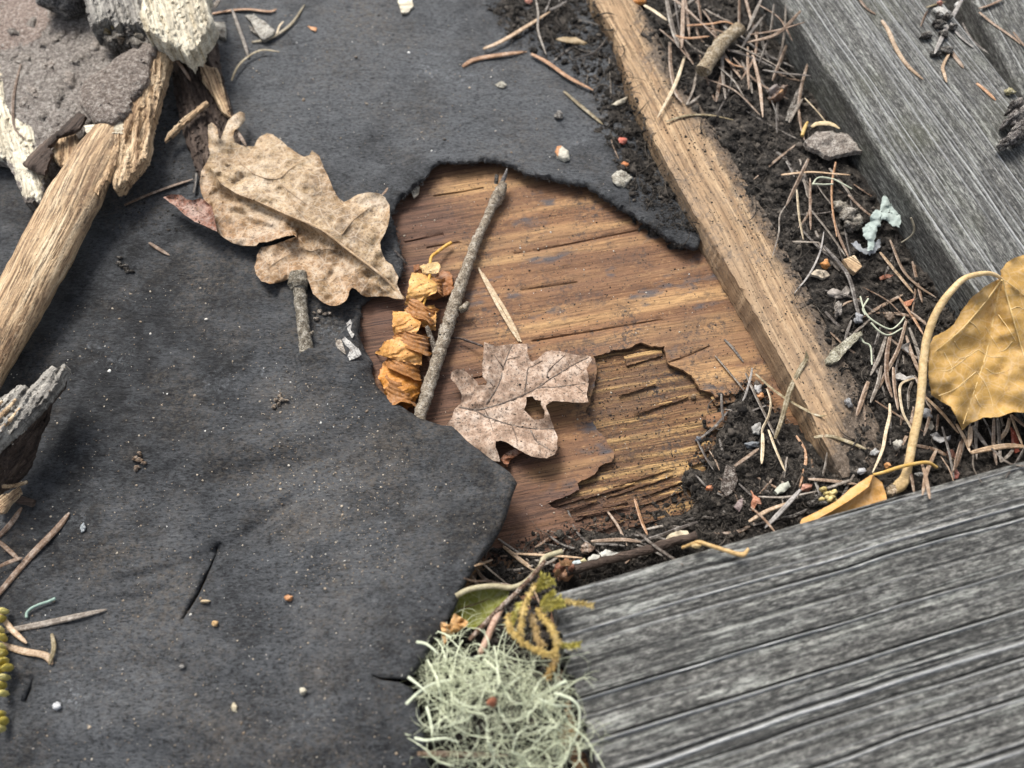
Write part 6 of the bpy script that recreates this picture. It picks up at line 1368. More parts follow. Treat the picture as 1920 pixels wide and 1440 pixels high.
PEB = [(1683, 833, 9, 11, (0.60, 0.57, 0.49), "round cream seed left of the petiole's foot", "seed", 4), (1640, 849, 9, 7, (0.64, 0.64, 0.62), "white pebble between the folded leaf and the pale stalk", "pebble", 3), (1615, 884, 9, 6, (0.66, 0.66, 0.66), "white chip of stone above the folded leaf", "pebble", 2), (1664, 872, 7, 6, (0.50, 0.23, 0.07), "orange bud under the folded leaf's stalk", "bud", 3),
       (1725, 889, 11, 4, (0.62, 0.61, 0.57), "flat white flake right of the petiole's foot", "flake", 1.4), (1735, 775, 11, 10, (0.34, 0.34, 0.34), "smooth grey pebble beside the petiole", "pebble", 4), (1420, 804, 9, 15, (0.52, 0.51, 0.48), "white oval pebble in the tangle at the batten's foot", "pebble", 4), (1421, 731, 8, 9, (0.56, 0.55, 0.53), "white-topped seed in the tangle above the oval pebble", "seed", 4), (1425, 744, 6, 8, (0.56, 0.26, 0.10), "orange seed half under the white-topped seed", "seed", 3),
       (1410, 834, 14, 7, (0.17, 0.19, 0.21), "dark blue-grey pebble below the white oval pebble", "pebble", 4), (1331, 915, 8, 5, (0.56, 0.20, 0.08), "orange-red bud scale on the black crumbs", "bud scale", 2), (1511, 915, 13, 8, (0.44, 0.20, 0.13), "pinkish bud left of the yellow catkin", "bud", 4), (1309, 824, 6, 6, (0.12, 0.13, 0.15), "black pebble on the bare wood by the crumbs", "pebble", 3), (1300, 744, 5, 5, (0.40, 0.28, 0.16), "tan grain at the rim of the broken veneer", "grain", 2),
       (1592, 640, 7, 6, (0.30, 0.30, 0.30), "grey grain behind the pale greenish stick", "grain", 3), (1609, 598, 9, 11, (0.42, 0.43, 0.45), "bluish grey pebble above the pale greenish stick", "pebble", 4), (1572, 580, 8, 18, (0.28, 0.25, 0.22), "grey bark grain left of the long dark needle's end", "grain", 4), (1668, 595, 9, 10, (0.13, 0.09, 0.06), "dark brown cup-shaped bud scale in the needle bundle", "bud scale", 4), (1591, 755, 6, 9, (0.46, 0.48, 0.50), "glassy grit grain left of the broad pinkish needle", "grain", 3),
       (1100, 1030, 15, 11, (0.30, 0.20, 0.14), "round brown gall above the white crusted twig", "gall", 6), (1741, 65, 6, 6, (0.60, 0.22, 0.07), "orange bud scale on the fine-grained plank", "bud scale", 2), (1893, 172, 10, 9, (0.44, 0.40, 0.22), "yellowish crumb beside the dark bark lump", "crumb", 3), (1762, 6, 7, 5, (0.46, 0.20, 0.14), "reddish bud scale on the white flake at the top edge", "bud scale", 3),
       (568, 1296, 8, 7, (0.56, 0.52, 0.40), "cream seed alone on the lower felt", "seed", 3), (107, 1324, 8, 7, (0.74, 0.76, 0.78), "white angular stone chip on the felt near the left edge", "stone", 2), (403, 1169, 6, 5, (0.52, 0.33, 0.14), "amber seed just right of the slit in the felt", "seed", 2), (385, 1128, 9, 4, (0.52, 0.40, 0.24), "tan oval seed beside the slit in the felt", "seed", 2), (542, 1121, 8, 6, (0.44, 0.19, 0.06), "orange-brown seed on the felt right of the slit", "seed", 2), (440, 1328, 5, 10, (0.52, 0.46, 0.32), "pale slender seed on the lower felt", "seed", 1.5), (156, 990, 5, 9, (0.36, 0.42, 0.46), "blue-green lichen flake near the thick brown needle", "lichen", 1.2), (342, 1250, 6, 5, (0.10, 0.105, 0.11), "black grain on the felt below the slit", "grain", 2)]
for i, (x, y, rx, ry, c_, l, cat, hz) in enumerate(PEB): lump(x, y, rx * 0.92, ry * 0.92, hz * 0.8, M_SEED if cat in ("seed", "bud", "bud scale", "pebble", "stone") else M_BARK, tuple(q * (0.72 if min(c_) > 0.4 else 1) for q in c_), {"seed": "seed", "pebble": "pebble", "bud": "bud", "bud scale": "bud_scale", "flake": "pale_flake", "grain": "grain", "gall": "gall", "crumb": "crumb", "stone": "stone_chip", "lichen": "lichen_flake"}[cat], l, cat, seed=300 + i, rough=0.38, lift=0.15, ang=0.4 * math.sin(i * 7))
# white paint-like crust on the felt step
chip([(650, 606), (657, 598), (660, 606), (657, 618), (664, 626), (660, 634), (652, 620)], 0.25, M_BARK, (0.56, 0.55, 0.52), "white_crust", "thin upper streak of white crust on the torn felt step", "crust", lift=0.15, wav=0.1, seed=231, grid=3)
chip([(641, 622), (648, 632), (656, 640), (664, 648), (672, 654), (678, 664), (668, 672), (655, 676), (652, 668), (656, 656), (648, 646), (638, 632)], 0.3, M_BARK, (0.60, 0.59, 0.56), "white_crust", "large white crust patch on the torn felt step left of the orange frond", "crust", lift=0.15, wav=0.1, seed=232, grid=3)
chip([(628, 634), (640, 638), (645, 650), (648, 664), (636, 656), (628, 646)], 0.25, M_BARK, (0.40, 0.35, 0.29), "white_crust", "brownish patch joined to the large white crust", "crust", lift=0.12, wav=0.1, seed=233, grid=3)
for i, (x, y, n_) in enumerate([(262, 866, 10), (523, 750, 12), (235, 500, 8), (600, 590, 7)]):
    rs = np.random.RandomState(600 + i); e = empty("dirt_clump", W([x], [y], [0.004])[0]); tag(e, ["brown dirt clump on the felt below the splintered branch end", "crumbly tan dirt patch in the middle of the lower felt", "dark fluffy dirt clump on the felt right of the broken stick", "pale dirt bits on the felt beside the stub twig"][i], "dirt clump")
    for k in range(n_): lump(x + rs.normal(0, 8), y + rs.normal(0, 8), rs.uniform(2.5, 6), rs.uniform(2, 4), 1.5, M_BARK, [(0.25, 0.17, 0.11), (0.34, 0.27, 0.20), (0.07, 0.06, 0.05), (0.4, 0.33, 0.26)][i], "dirt_bit", parent=e, seed=610 + k + 20 * i, sub=2, rough=0.4)
dark_lump = empty("bark_lump", W([1905], [235], [0.026])[0]); tag(dark_lump, "dark fibrous bark lump at the right edge on the fine-grained plank", "bark")
rs = np.random.RandomState(5)
for i in range(16):
    x, y = 1908 + rs.normal(0, 12), 228 + rs.normal(0, 26); lump(x, y, rs.uniform(9, 18), rs.uniform(5, 10), 6, M_BARK, np.array((0.095, 0.085, 0.082)) * rs.uniform(0.6, 2.0), "bark_fibre", parent=dark_lump, seed=420 + i, rough=0.35, ang=rs.uniform(0.3, 1.6), lift=rs.uniform(0, 3), sub=3)
dc = empty("dirt_clump", W([1768], [55], [0.026])[0]); tag(dc, "black dirt clods heaped in the hollow of the fine-grained plank", "dirt clump")
for i in range(9):
    x, y = 1768 + rs.normal(0, 15), 55 + rs.normal(0, 18); lump(x, y, rs.uniform(6, 12), rs.uniform(4, 9), 3, M_BARK, np.array((0.05, 0.045, 0.04)) * rs.uniform(0.6, 1.6), "dirt_clod", parent=dc, seed=440 + i, rough=0.4)
chip([(1750, 16), (1760, 11), (1775, 16), (1784, 22), (1776, 28), (1762, 26)], 0.8, M_BARK, (0.46, 0.46, 0.44), "pale_flake", "white flake at the top edge on the fine-grained plank", "flake", lift=1.5, wav=0.8, seed=241, grid=3)
chip([(1790, 8), (1796, 2), (1800, 10), (1794, 14)], 0.6, M_PLAIN, (0.52, 0.52, 0.50), "pale_flake", "small white flake right of the bigger one at the top edge", "flake", lift=1.5, wav=0.5, seed=242, grid=3)

# ------------------------------------------------------------------ chips at the left edge
chip([(-8, 962), (-8, 930), (16, 925), (34, 912), (38, 924), (18, 944), (8, 960)], 1.4, M_SPLINT, "tan", "wood_chip", "pale splintery wood chip at the left edge under the branch end", "wood chip", lift=2.5, wav=0.6, seed=251, rot=0.9)
twig([(6, 912), (26, 911), (50, 904)], [7, 8, 7], M_SPLINT, "tan", "wood_sliver", lift=2.5, knob=0.15); tag(bpy.data.objects["wood_sliver"], "thin tan sliver on top of the pale chip at the left edge", "sliver")
twig([(24, 934), (44, 939), (64, 944)], [15, 15, 14], M_ROT, "dark", "charcoal_stick", lift=0.2, knob=0.12, flat=0.7); tag(bpy.data.objects["charcoal_stick"], "short charcoal-black stick on the felt by the left edge", "stick")
twig([(50, 1158), (50, 1150), (58, 1141), (72, 1134), (90, 1128), (104, 1122)], [5, 5, 5, 5, 5, 6], M_LICHEN, (0.30, 0.42, 0.36), "lichen_strand", lift=0.8, knob=0.05); tag(bpy.data.objects["lichen_strand"], "single mint green lichen strand on the felt near the left edge", "lichen")
moss = empty("yellow_moss", W([4], [1260], [0.004])[0]); tag(moss, "beaded yellow moss cut off by the left edge", "moss")
for i, (x, y) in enumerate([(6, 1146), (2, 1160), (4, 1195), (0, 1212), (6, 1240), (-2, 1254), (8, 1270), (14, 1252), (2, 1285), (6, 1300), (0, 1340), (6, 1352), (0, 1366), (-4, 1230), (4, 1225), (-2, 1180)]): lump(x, y, 8, 6, 5, M_PLAIN, (0.42, 0.34, 0.06) if i % 3 else (0.55, 0.48, 0.16), "moss_bead", parent=moss, seed=460 + i, lift=1.5, ang=i, rough=0.15)

# ------------------------------------------------------------------ blue-green foliose lichen
fl = empty("leafy_lichen", W([1655], [420], [0.015])[0]); tag(fl, "blue-green leafy lichen rosette standing at the foot of the fine-grained plank", "lichen")
FLO = [([(1656, 367), (1671, 363), (1676, 374), (1670, 388), (1664, 402), (1654, 400), (1650, 392)], 1.5), ([(1672, 382), (1679, 374), (1696, 372), (1710, 374), (1711, 388), (1700, 399), (1690, 403), (1676, 402), (1668, 396)], 2.5), ([(1655, 398), (1672, 398), (1688, 404), (1690, 412), (1686, 426), (1674, 424), (1664, 413), (1652, 412)], 3.4),
       ([(1633, 415), (1634, 399), (1642, 392), (1652, 394), (1656, 404), (1652, 414), (1648, 426), (1640, 438), (1624, 440), (1619, 426)], 2.6), ([(1619, 428), (1630, 424), (1643, 430), (1642, 442), (1640, 456), (1636, 468), (1626, 470), (1628, 452), (1620, 444)], 3.0), ([(1597, 456), (1606, 452), (1618, 466), (1630, 462), (1644, 450), (1653, 446), (1650, 462), (1640, 476), (1622, 477), (1608, 468)], 1.2)]
for i, (o_, l_) in enumerate(FLO):
    chip(o_, 0.25, M_LICHEN, (0.36, 0.425, 0.395) if i < 5 else (0.27, 0.285, 0.30), "lichen_lobe", parent=fl, z=11 + l_, lift=0.2, wav=0.9, dome=0.3, seed=470 + i, grid=2.6, rough=(3, 3.2, 0.35))
twig([(1708, 408), (1714, 425), (1712, 438), (1704, 446), (1690, 455)], [4, 4, 4, 3, 3], M_PLAIN, (0.30, 0.27, 0.20), "root_hair", fl, lift=1.5, knob=0.1)
for i, p in enumerate([[(1613, 556), (1622, 585), (1638, 602), (1668, 617), (1685, 608), (1696, 594)], [(1633, 605), (1650, 622), (1668, 628), (1692, 615)], [(1628, 560), (1618, 578), (1622, 590)], [(1523, 346), (1535, 333), (1562, 336), (1575, 342), (1597, 354)], [(1525, 345), (1545, 346), (1562, 345)], [(1612, 630), (1620, 642), (1632, 650), (1635, 684)]]):
    twig(p, [3.2, 3.4, 3.2, 2.6], M_LICHEN, (0.52, 0.55, 0.42), "lichen_thread", lift=2.0, knob=0.05, sides=6)
TH = ["longest pale lichen thread looping through the needle bundle", "short lower lichen thread looping under the long one", "tiny pale lichen thread branching off at the bend of the long one", "pale lichen thread arched over the level tan needle", "thin lichen thread just under the arched one", "whitish lichen thread hanging by the pale greenish stick"]
for o, l in zip(sorted([o for o in bpy.data.objects if o.name.startswith("lichen_thread")], key=lambda o: o.name), TH): tag(o, l, "lichen")

# ------------------------------------------------------------------ golden leaf with its petiole
gold = empty("golden_leaf", W([1830], [660], [0.012])[0]); tag(gold, "big golden yellow leaf with a long arching petiole propped on the fine-grained plank", "leaf")
GO = [(1878, 523), (1870, 524), (1847, 537), (1820, 560), (1803, 583), (1790, 607), (1773, 620), (1750, 632), (1744, 648), (1742, 667), (1741, 693), (1743, 713), (1747, 740), (1763, 750), (1783, 763), (1793, 780), (1805, 806), (1820, 793), (1843, 783), (1873, 782), (1900, 772), (1925, 774), (1970, 765), (2000, 690), (2000, 540), (1975, 460), (1940, 466), (1920, 478), (1903, 483), (1887, 493), (1877, 507)]
GV = [([(1878, 525), (1866, 580), (1850, 660), (1828, 730), (1806, 795)], -1), ([(1878, 525), (1840, 575), (1800, 620), (1752, 660)], 1), ([(1880, 525), (1895, 580), (1912, 640), (1930, 700)], 1), ([(1880, 523), (1910, 545), (1960, 590)], 1)]
def z_gold(px, py, d):
    t = np.clip((805 - py) / 282, 0, 1.2); z = (0.0205 + 0.020 * t)
    for l, s in GV:
        dd, _, _ = dpoly(px, py, l); z = z + s * 0.0016 * np.exp(-dd / 16.0)
    z = z + 0.0014 * fbm(px / 60, py / 60, 141, 3) + 0.00022 * fbm(px / 18, py / 18, 143, 3)
    return z + 0.003 * np.exp(-d / 10) * fbm(px / 45, py / 45, 144, 2)
sheet("leaf_blade", GO, z_gold, 0.0003, 5, M_LEAFY, gold, rough=(5, 1.0, 0.16), seed=61, color=(0.53, 0.32, 0.092))
for l, w in [(GV[0][0], 3.4), (GV[1][0], 3), (GV[2][0], 3.4), (GV[3][0], 2.6)] : vein(l, w, z_gold, gold, (0.70, 0.50, 0.21), off=0.00008, mat=M_LEAFY)
for l in [[(1848, 613), (1862, 636), (1874, 655)], [(1835, 655), (1850, 665), (1862, 670), (1880, 668)], [(1834, 655), (1815, 668), (1800, 672), (1790, 682)], [(1832, 697), (1848, 720), (1858, 745), (1862, 765)], [(1830, 697), (1812, 712), (1800, 722), (1790, 730)], [(1828, 740), (1838, 760), (1850, 765)], [(1848, 690), (1865, 700), (1884, 696)], [(1872, 590), (1890, 615), (1905, 640)], [(1815, 600), (1830, 612), (1838, 625)], [(1790, 640), (1800, 655), (1818, 652)], [(1770, 660), (1785, 690), (1780, 700)], [(1895, 580), (1908, 575), (1920, 580)], [(1898, 640), (1885, 655), (1870, 660)], [(1752, 690), (1775, 695), (1800, 680), (1822, 660)], [(1760, 742), (1790, 730), (1812, 715)]]: vein(l, 1.7, z_gold, gold, (0.74, 0.55, 0.26), off=0.00008, mat=M_LEAFY)
twig([(1880, 524), (1862, 514), (1840, 513), (1807, 523), (1780, 550), (1757, 583), (1740, 627), (1732, 673), (1728, 727), (1723, 773), (1713, 820), (1703, 873), (1696, 897), (1687, 910), (1674, 919)], [6, 8, 9, 11, 13, 14, 15, 15, 15, 15, 16, 16, 19, 24, 18], M_PLAIN, (0.60, 0.43, 0.21), "petiole", gold, z=[41.5, 43.5, 45, 45, 43, 39.5, 35, 31.5, 28, 25, 21.5, 17.5, 15.5, 15, 14.5], knob=0.05, sides=12, n=7, flat=0.9, ns=0.003)
chip([(1664, 912), (1672, 906), (1680, 910), (1682, 922), (1674, 930), (1666, 926)], 1.2, M_BARK, (0.46, 0.35, 0.22), "petiole_foot", parent=gold, z=15, lift=0.5, wav=0.5, seed=262, grid=3)

# ------------------------------------------------------------------ small folded leaf behind the lower plank
fold = empty("folded_leaf", W([1590], [945], [0.01])[0]); tag(fold, "small folded orange-yellow leaf tucked behind the thick plank", "leaf")
FO = [(1500, 985), (1503, 973), (1536, 957), (1567, 940), (1595, 916), (1615, 902), (1635, 889), (1641, 894), (1654, 905), (1661, 925), (1664, 945), (1640, 965), (1580, 985), (1530, 1005)]
FR = [(1637, 890), (1629, 912), (1612, 925), (1590, 940), (1560, 958), (1520, 980)]
def z_fo(px, py, d):
    s, par, side = dpoly(px, py, FR); return 0.019 + 0.0045 * np.exp(-s / np.where(side > 0, 16, 9)) + 0.0004 * fbm(px / 20, py / 20, 151, 3)
sheet("leaf_blade", FO, z_fo, 0.0003, 3.5, M_LEAFY, fold, rough=(5, 0.7, 0.2), seed=63, color=(0.58, 0.31, 0.085), extra=resample(FR, 3, False))
twig([(1637, 890), (1655, 886), (1680, 878), (1707, 871), (1738, 867), (1756, 876)], [5, 6, 7, 7, 7, 6], M_LEAFY, (0.60, 0.38, 0.10), "petiole", fold, z=[21, 21.5, 21, 20, 18.5, 16], knob=0.05, sides=8)
cat_ = empty("yellow_catkin", W([1555], [930], [0.01])[0]); tag(cat_, "yellow beaded catkin beside the small folded leaf", "catkin")
rs = np.random.RandomState(8)
for i in range(16):
    t = rs.rand(); x, y = 1540 + 26 * t + rs.normal(0, 4), 916 + 20 * t + rs.normal(0, 5); lump(x, y, 5.5, 4.5, 2.4, M_PLAIN, np.array((0.52, 0.42, 0.17)) * rs.uniform(0.8, 1.2), "catkin_bead", parent=cat_, seed=480 + i, sub=2, lift=1.5 + rs.rand() * 2)
for i in range(7): lump(1530 + rs.normal(0, 10), 940 + rs.normal(0, 6), 8, 6, 3, M_BARK, (0.045, 0.037, 0.032), "catkin_base", parent=cat_, seed=500 + i, sub=2, lift=0.8, rough=0.4)
chip([(1408, 918), (1414, 928), (1424, 934), (1428, 946), (1420, 944), (1412, 958), (1408, 946), (1412, 934)], 0.8, M_SEED, (0.46, 0.19, 0.10), "bud_scale", "salmon three-pointed bud scale in the crumbs", "bud scale", lift=1.0, seed=263, grid=3)
chip([(1376, 950), (1384, 938), (1392, 934), (1393, 948), (1386, 960)], 0.8, M_SEED, (0.24, 0.18, 0.17), "bud_scale", "purplish grey bud scale left of the salmon one", "bud scale", lift=1.0, seed=264, grid=3)
chip([(1452, 920), (1462, 908), (1478, 902), (1482, 912), (1470, 922), (1458, 926)], 1.6, M_LICHEN, (0.40, 0.41, 0.34), "lichen_flake", "pale grey-green lichen flake in the crumbs below the batten", "lichen", lift=0.8, wav=1.0, seed=265, grid=3)
chip([(1354, 900), (1362, 872), (1378, 876), (1384, 900), (1374, 924), (1362, 930), (1352, 918)], 1.2, M_BARK, (0.12, 0.095, 0.08), "bark_chip", "dark brown flat bark chip among the black crumbs", "bark", lift=0.6, seed=266, grid=4)

# ------------------------------------------------------------------ bits along the thick plank's upper edge
cr = empty("crusted_twig", W([1180], [1035], [0.006])[0]); tag(cr, "dark twig crusted with white lichen along the thick plank's upper edge", "twig")
twig([(1062, 1072), (1120, 1056), (1190, 1038), (1250, 1020), (1305, 1004)], [18, 17, 17, 18, 16], M_ROT, "dark", "twig_shaft", cr, lift=2.2, knob=0.2, seed=33)
for i, (o_, c_) in enumerate([([(1069, 1060), (1076, 1051), (1088, 1050), (1096, 1058), (1090, 1062), (1080, 1058), (1076, 1066)], (0.46, 0.52, 0.53)), ([(1088, 1050), (1096, 1046), (1101, 1052), (1094, 1058)], (0.56, 0.50, 0.28)), ([(1102, 1046), (1112, 1039), (1124, 1040), (1126, 1048), (1112, 1054), (1104, 1054)], (0.46, 0.45, 0.40)), ([(1124, 1038), (1136, 1030), (1150, 1034), (1162, 1036), (1152, 1044), (1142, 1050), (1130, 1046)], (0.48, 0.47, 0.42)), ([(1128, 1050), (1138, 1048), (1140, 1056), (1132, 1060)], (0.52, 0.50, 0.45)), ([(1196, 1036), (1208, 1027), (1226, 1024), (1250, 1014), (1252, 1024), (1230, 1034), (1206, 1043)], (0.45, 0.42, 0.33)), ([(1248, 1012), (1256, 1000), (1276, 994), (1290, 996), (1296, 1006), (1276, 1012), (1256, 1020)], (0.48, 0.41, 0.29))]):
    chip(o_, 1.0, M_LICHEN, c_, "lichen_crust", parent=cr, lift=5.2, wav=0.9, dome=0.6, seed=270 + i, grid=3, rough=(3, 1.6, 0.35))
bb = empty("brown_bract_bud", W([1055], [1065], [0.004])[0]); tag(bb, "shiny brown bud with ragged bracts wedged above the thick plank's left end", "bud")
for i, (x, y, rx, ry, a, c_) in enumerate([(1060, 1076, 14, 11, 0.3, (0.40, 0.20, 0.10)), (1050, 1066, 13, 9, 0.6, (0.22, 0.085, 0.045)), (1062, 1058, 10, 9, 0.2, (0.26, 0.11, 0.05)), (1046, 1074, 6, 5, 0, (0.46, 0.26, 0.12)), (1070, 1066, 7, 9, 0, (0.20, 0.08, 0.045))]): lump(x, y, rx, ry, 6 + i, M_SEED, c_, "bract", parent=bb, seed=510 + i, ang=a, rough=0.25, lift=3)
for i in range(9): twig([(1052 + i * 2.2, 1060), (1048 + i * 3, 1047 + (i * 5) % 6)], [4, 1.5], M_SEED, (0.50, 0.28, 0.13), "bract_hair", bb, z=[14, 15.5], knob=0, sides=5)
st2 = twig([(1280, 1027), (1298, 1020), (1312, 1017), (1335, 1024), (1360, 1032), (1392, 1040), (1404, 1028)], [6, 7, 8, 8, 8, 10, 5], M_PLAIN, (0.52, 0.34, 0.14), "dry_stalk", z=[24, 28, 30, 30, 30, 30, 31], knob=0.08); tag(st2, "tan dry stalk lying over the thick plank's upper edge", "stalk")
lump(1306, 1024, 9, 4, 2, M_PLAIN, (0.48, 0.34, 0.15), "stalk_knot", parent=st2, seed=9, z=29)

# ------------------------------------------------------------------ green leaf, orange scrap, brown twigs left of the plank
gl = empty("green_leaf", W([900], [1140], [0.006])[0]); tag(gl, "olive green leaf with a pale rim between the felt flap and the thick plank", "leaf")
GLO = [(838, 1150), (846, 1129), (861, 1113), (898, 1102), (930, 1100), (957, 1103), (951, 1121), (930, 1140), (909, 1163), (888, 1180), (859, 1170), (844, 1160)]
def z_gl(px, py, d): return 0.0165 + 0.003 * np.exp(-d / 8) + 0.0016 * (1125 - py) / 30 + 0.0006 * fbm(px / 25, py / 25, 161, 3)
sheet("leaf_blade", GLO, z_gl, 0.0003, 4, M_LEAFY, gl, rough=(5, 0.8, 0.2), seed=65, color=(0.155, 0.165, 0.020))
vein([(850, 1145), (890, 1133), (945, 1112)], 3.5, z_gl, gl, (0.11, 0.075, 0.02))
Q = catmull([(855, 1118), (875, 1107), (900, 1101), (930, 1099), (958, 1102), (985, 1092), (1012, 1064), (1022, 1045), (1054, 1034)], 6); P = W(Q[:, 0], Q[:, 1], np.interp(np.arange(len(Q)), [0, 24, len(Q) - 1], [0.0215, 0.0215, 0.016])); V, F = sweep(P, 0.00085, ring(8)); put("pale_rim", V, F, M_PLAIN, gl, color=(0.36, 0.32, 0.20))
t1 = twig([(1022, 1052), (1000, 1078), (970, 1110), (935, 1143), (895, 1184), (880, 1200)], [8, 9, 9, 10, 10, 8], M_BARK, (0.20, 0.12, 0.075), "brown_stalk", z=[20, 21.5, 23, 24, 24, 24], knob=0.1); tag(t1, "thin brown stalk slanting across the green leaf", "stalk")
t2 = twig([(940, 1142), (925, 1170), (910, 1205), (900, 1225)], [11, 13, 13, 10], M_NEEDLE, (0.42, 0.27, 0.19), "pink_stalk", z=[23, 25, 28, 30], knob=0.06); tag(t2, "pinkish stalk dipping into the top of the lichen tuft", "stalk")
sc = chip([(826, 1168), (834, 1166), (842, 1172), (852, 1150), (862, 1155), (877, 1166), (874, 1176), (862, 1182), (846, 1190), (832, 1210), (828, 1190)], 0.3, M_LEAFY, (0.56, 0.32, 0.12), "orange_leaf_scrap", "curled orange leaf scrap above the lichen tuft", "leaf scrap", z=21, wav=2.0, seed=280, grid=3)

# ------------------------------------------------------------------ yellow moss strands
mm = empty("moss_sprig", W([1000], [1150], [0.028])[0]); tag(mm, "ochre yellow moss sprig with green tips draped over the thick plank's left end", "moss")
def moss_rope(pts, z, w, col, green=0.0, seed=0, spike=9.0):
    Q = catmull(pts, 12); t = np.linspace(0, 1, len(Q)); zz = np.interp(t, np.linspace(0, 1, len(z)), z) * MM; P = W(Q[:, 0], Q[:, 1], zz); m = pxm(*Q[0], float(zz[0])); rs = np.random.RandomState(seed)
    parts = [sweep(P, w * 0.30 * m * np.interp(t, [0, .1, .9, 1], [.5, 1, 1, .4]), ring(7))]
    T = np.gradient(P, axis=0); T /= np.linalg.norm(T, axis=1)[:, None]
    for i in range(len(P)):
        for k in range(6):
            a = rs.uniform(0, 6.28); side = np.cross(T[i], [0, 0, 1]); side /= max(np.linalg.norm(side), 1e-6); up = np.cross(side, T[i])
            d = side * math.cos(a) + up * math.sin(a) + T[i] * rs.uniform(0.4, 1.0); d /= np.linalg.norm(d); L = spike * m * rs.uniform(0.7, 1.4)
            b0 = P[i] + (P[min(i + 1, len(P) - 1)] - P[i]) * rs.rand(); parts.append(sweep(np.array([b0, b0 + d * L * 0.5, b0 + d * L + up * L * 0.1]), np.array([1.3, 1.1, 0.2]) * m, ring(4, 0.5)))
    V, F = joinmesh(parts); return put("moss_strand", V, F, M_PLAIN, mm, color=col)
YM, GM = (0.46, 0.33, 0.10), (0.34, 0.30, 0.055)
moss_rope([(1010, 1092), (990, 1120), (980, 1150), (976, 1185)], [33, 35, 36, 36], 11, YM, seed=1)
moss_rope([(952, 1150), (955, 1175), (970, 1195), (990, 1212), (1018, 1224), (1042, 1228)], [33, 35, 37, 38, 38, 36], 12, YM, seed=2)
moss_rope([(1006, 1140), (1020, 1160), (1034, 1178), (1044, 1205), (1042, 1228)], [33, 36, 38, 38, 36], 12, YM, seed=3)
moss_rope([(996, 1150), (1002, 1175), (1008, 1195), (1016, 1210)], [32, 33, 34, 34], 9, (0.36, 0.25, 0.10), seed=4)
moss_rope([(978, 1128), (966, 1150), (958, 1168)], [32, 33, 34], 9, GM, seed=5)
moss_rope([(1042, 1226), (1038, 1245), (1028, 1266)], [36, 35, 33], 8, (0.42, 0.27, 0.08), seed=6)
for i, p in enumerate([[(1002, 1102), (1016, 1092), (1030, 1084)], [(1004, 1104), (1020, 1098), (1036, 1092)], [(1006, 1110), (1014, 1096), (1018, 1078)], [(1012, 1140), (1030, 1130), (1050, 1122)], [(1016, 1146), (1036, 1138), (1056, 1132)], [(1012, 1136), (1026, 1122), (1038, 1112)], [(1050, 1125), (1080, 1131), (1110, 1135)], [(1046, 1208), (1068, 1212), (1086, 1208)]]): moss_rope(p, [33, 34, 35], 5 if i != 6 else 4, GM if i != 6 else (0.40, 0.30, 0.10), seed=10 + i, spike=8)

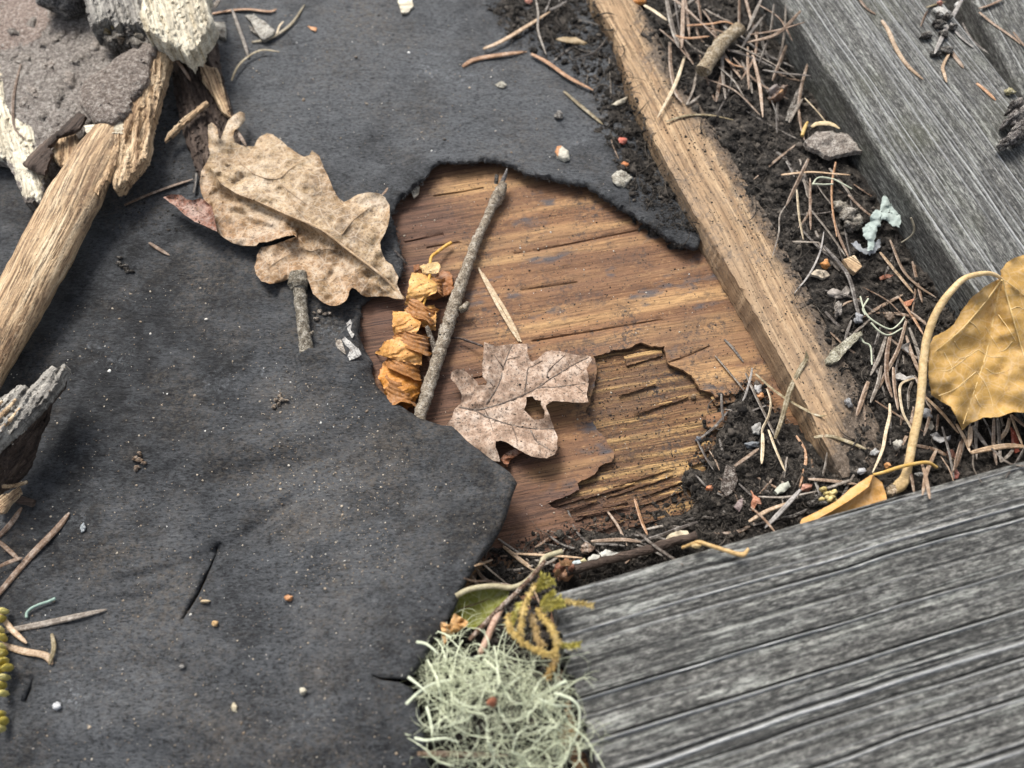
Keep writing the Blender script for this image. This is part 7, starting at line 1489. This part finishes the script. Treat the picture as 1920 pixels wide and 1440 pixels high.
# ------------------------------------------------------------------ pale green beard lichen
us = empty("beard_lichen_tuft", W([920], [1300], [0.02])[0]); tag(us, "pale green tangled beard lichen tuft between the felt flap and the thick plank", "lichen")
rs = np.random.RandomState(77)
US = [(800, 1225), (838, 1195), (880, 1185), (925, 1190), (965, 1235), (1000, 1275), (1040, 1310), (1075, 1345), (1070, 1400), (1030, 1455), (960, 1440), (920, 1470), (850, 1440), (830, 1400), (845, 1350), (805, 1300), (795, 1260)]
def strand(big):
    for _ in range(80):
        x, y = rs.uniform(770, 1100), rs.uniform(1175, 1470)
        if inpoly(np.array([x]), np.array([y]), US)[0] and vn(np.array([x / 34]), np.array([y / 34]), 12)[0] > (0.0 if not big else -0.35): break
    n = 10; a = rs.uniform(0, 6.28); L = rs.uniform(90, 200) if big else rs.uniform(45, 140); cur = rs.normal(0, 0.30); pts = []; k = rs.normal(0, 0.07)
    hx, hy = x, y
    for i in range(n):
        pts.append((hx, hy)); hx += math.cos(a) * L / n; hy += math.sin(a) * L / n; a += cur + rs.normal(0, 0.10); cur += k
        dx, dy = 930 - hx, 1318 - hy
        if dx * dx / 170 ** 2 + dy * dy / 155 ** 2 > 1 + 0.5 * big * (k > 0): a += 0.26 * np.sign(math.cos(a) * dy - math.sin(a) * dx)
    P = np.array(pts); dome = 1 - np.clip(((P[:, 0] - 925) / 200) ** 2 + ((P[:, 1] - 1320) / 190) ** 2, 0, 1)
    z0 = rs.uniform(0.0, 1.0) if not big else rs.uniform(0.5, 1.0)
    z = (0.016 + 0.0255 * dome * z0 + 0.005 * fbm(P[:, 0] / 40, P[:, 1] / 40, rs.randint(999), 2) + 0.006 * sst(980, 1060, P[:, 0]))
    zf = np.where(P[:, 0] > 1030, 0.0292 + 0.003 * z0, 0); z = np.maximum(z, zf)
    W3 = W(P[:, 0], P[:, 1], z); m_ = pxm(x, y, 0.03); w = (rs.uniform(2.3, 3.9) if big else rs.uniform(0.9, 1.9)) * 0.5 * m_
    t = np.linspace(0, 1, n); out = [sweep(W3, w * (1 - 0.75 * t), ring(5))]
    for _ in range(rs.randint(2, 5) if big else rs.randint(0, 3)):      # tapering side branches
        i = rs.randint(2, n - 1); d = W3[i] - W3[i - 1]; d /= max(np.linalg.norm(d), 1e-9); s_ = np.cross(d, [0, 0, 1]) * (1 if rs.rand() < 0.5 else -1)
        L2 = rs.uniform(10, 34) * m_; bd = d * rs.uniform(0.3, 0.9) + s_ * rs.uniform(0.5, 1.0) + np.array([0, 0, rs.uniform(-0.3, 0.5)]); bd /= np.linalg.norm(bd); c2 = np.cross(bd, [0, 0, 1]) * rs.normal(0, 0.5)
        B = np.array([W3[i] + bd * L2 * q + c2 * L2 * q * q for q in np.linspace(0, 1, 5)]); out.append(sweep(B, w * (1 - 0.75 * t[i]) * np.array([0.85, 0.7, 0.55, 0.4, 0.2]), ring(4)))
    return joinmesh(out)
for i in range(80):
    V, F = strand(True); put("lichen_strand", V, F, M_LICHEN, us, color=tuple(np.array((0.68, 0.73, 0.53)) * rs.uniform(0.6, 1.15)))
V, F = joinmesh([strand(False) for _ in range(430)]); tag(put("fine_strands", V, F, M_LICHEN, us, color=(0.62, 0.66, 0.46)), None, None, None, "stuff")
for i, p in enumerate([[(782, 1204), (800, 1208), (822, 1226)], [(762, 1320), (785, 1298), (812, 1282), (845, 1274)], [(800, 1326), (806, 1345), (812, 1375)], [(778, 1384), (800, 1388), (835, 1384), (860, 1392)], [(766, 1270), (782, 1282), (800, 1298)], [(1040, 1300), (1070, 1310), (1086, 1330), (1084, 1370), (1070, 1400)], [(1010, 1310), (1040, 1322), (1076, 1324)], [(1060, 1278), (1045, 1285), (1025, 1300)]]):
    t_ = twig(p, [6, 5, 4, 2], M_LICHEN, (0.64, 0.69, 0.52), "lichen_strand", us, z=[31, 32, 34, 35] if i < 5 else [36, 37, 35, 31], knob=0.06, sides=7)
lump(923, 1316, 9, 9, 4, M_PLAIN, (0.26, 0.09, 0.045), "bud_scale", "red-brown scale caught in the middle of the lichen tuft", "bud scale", seed=21, z=40, rough=0.3)
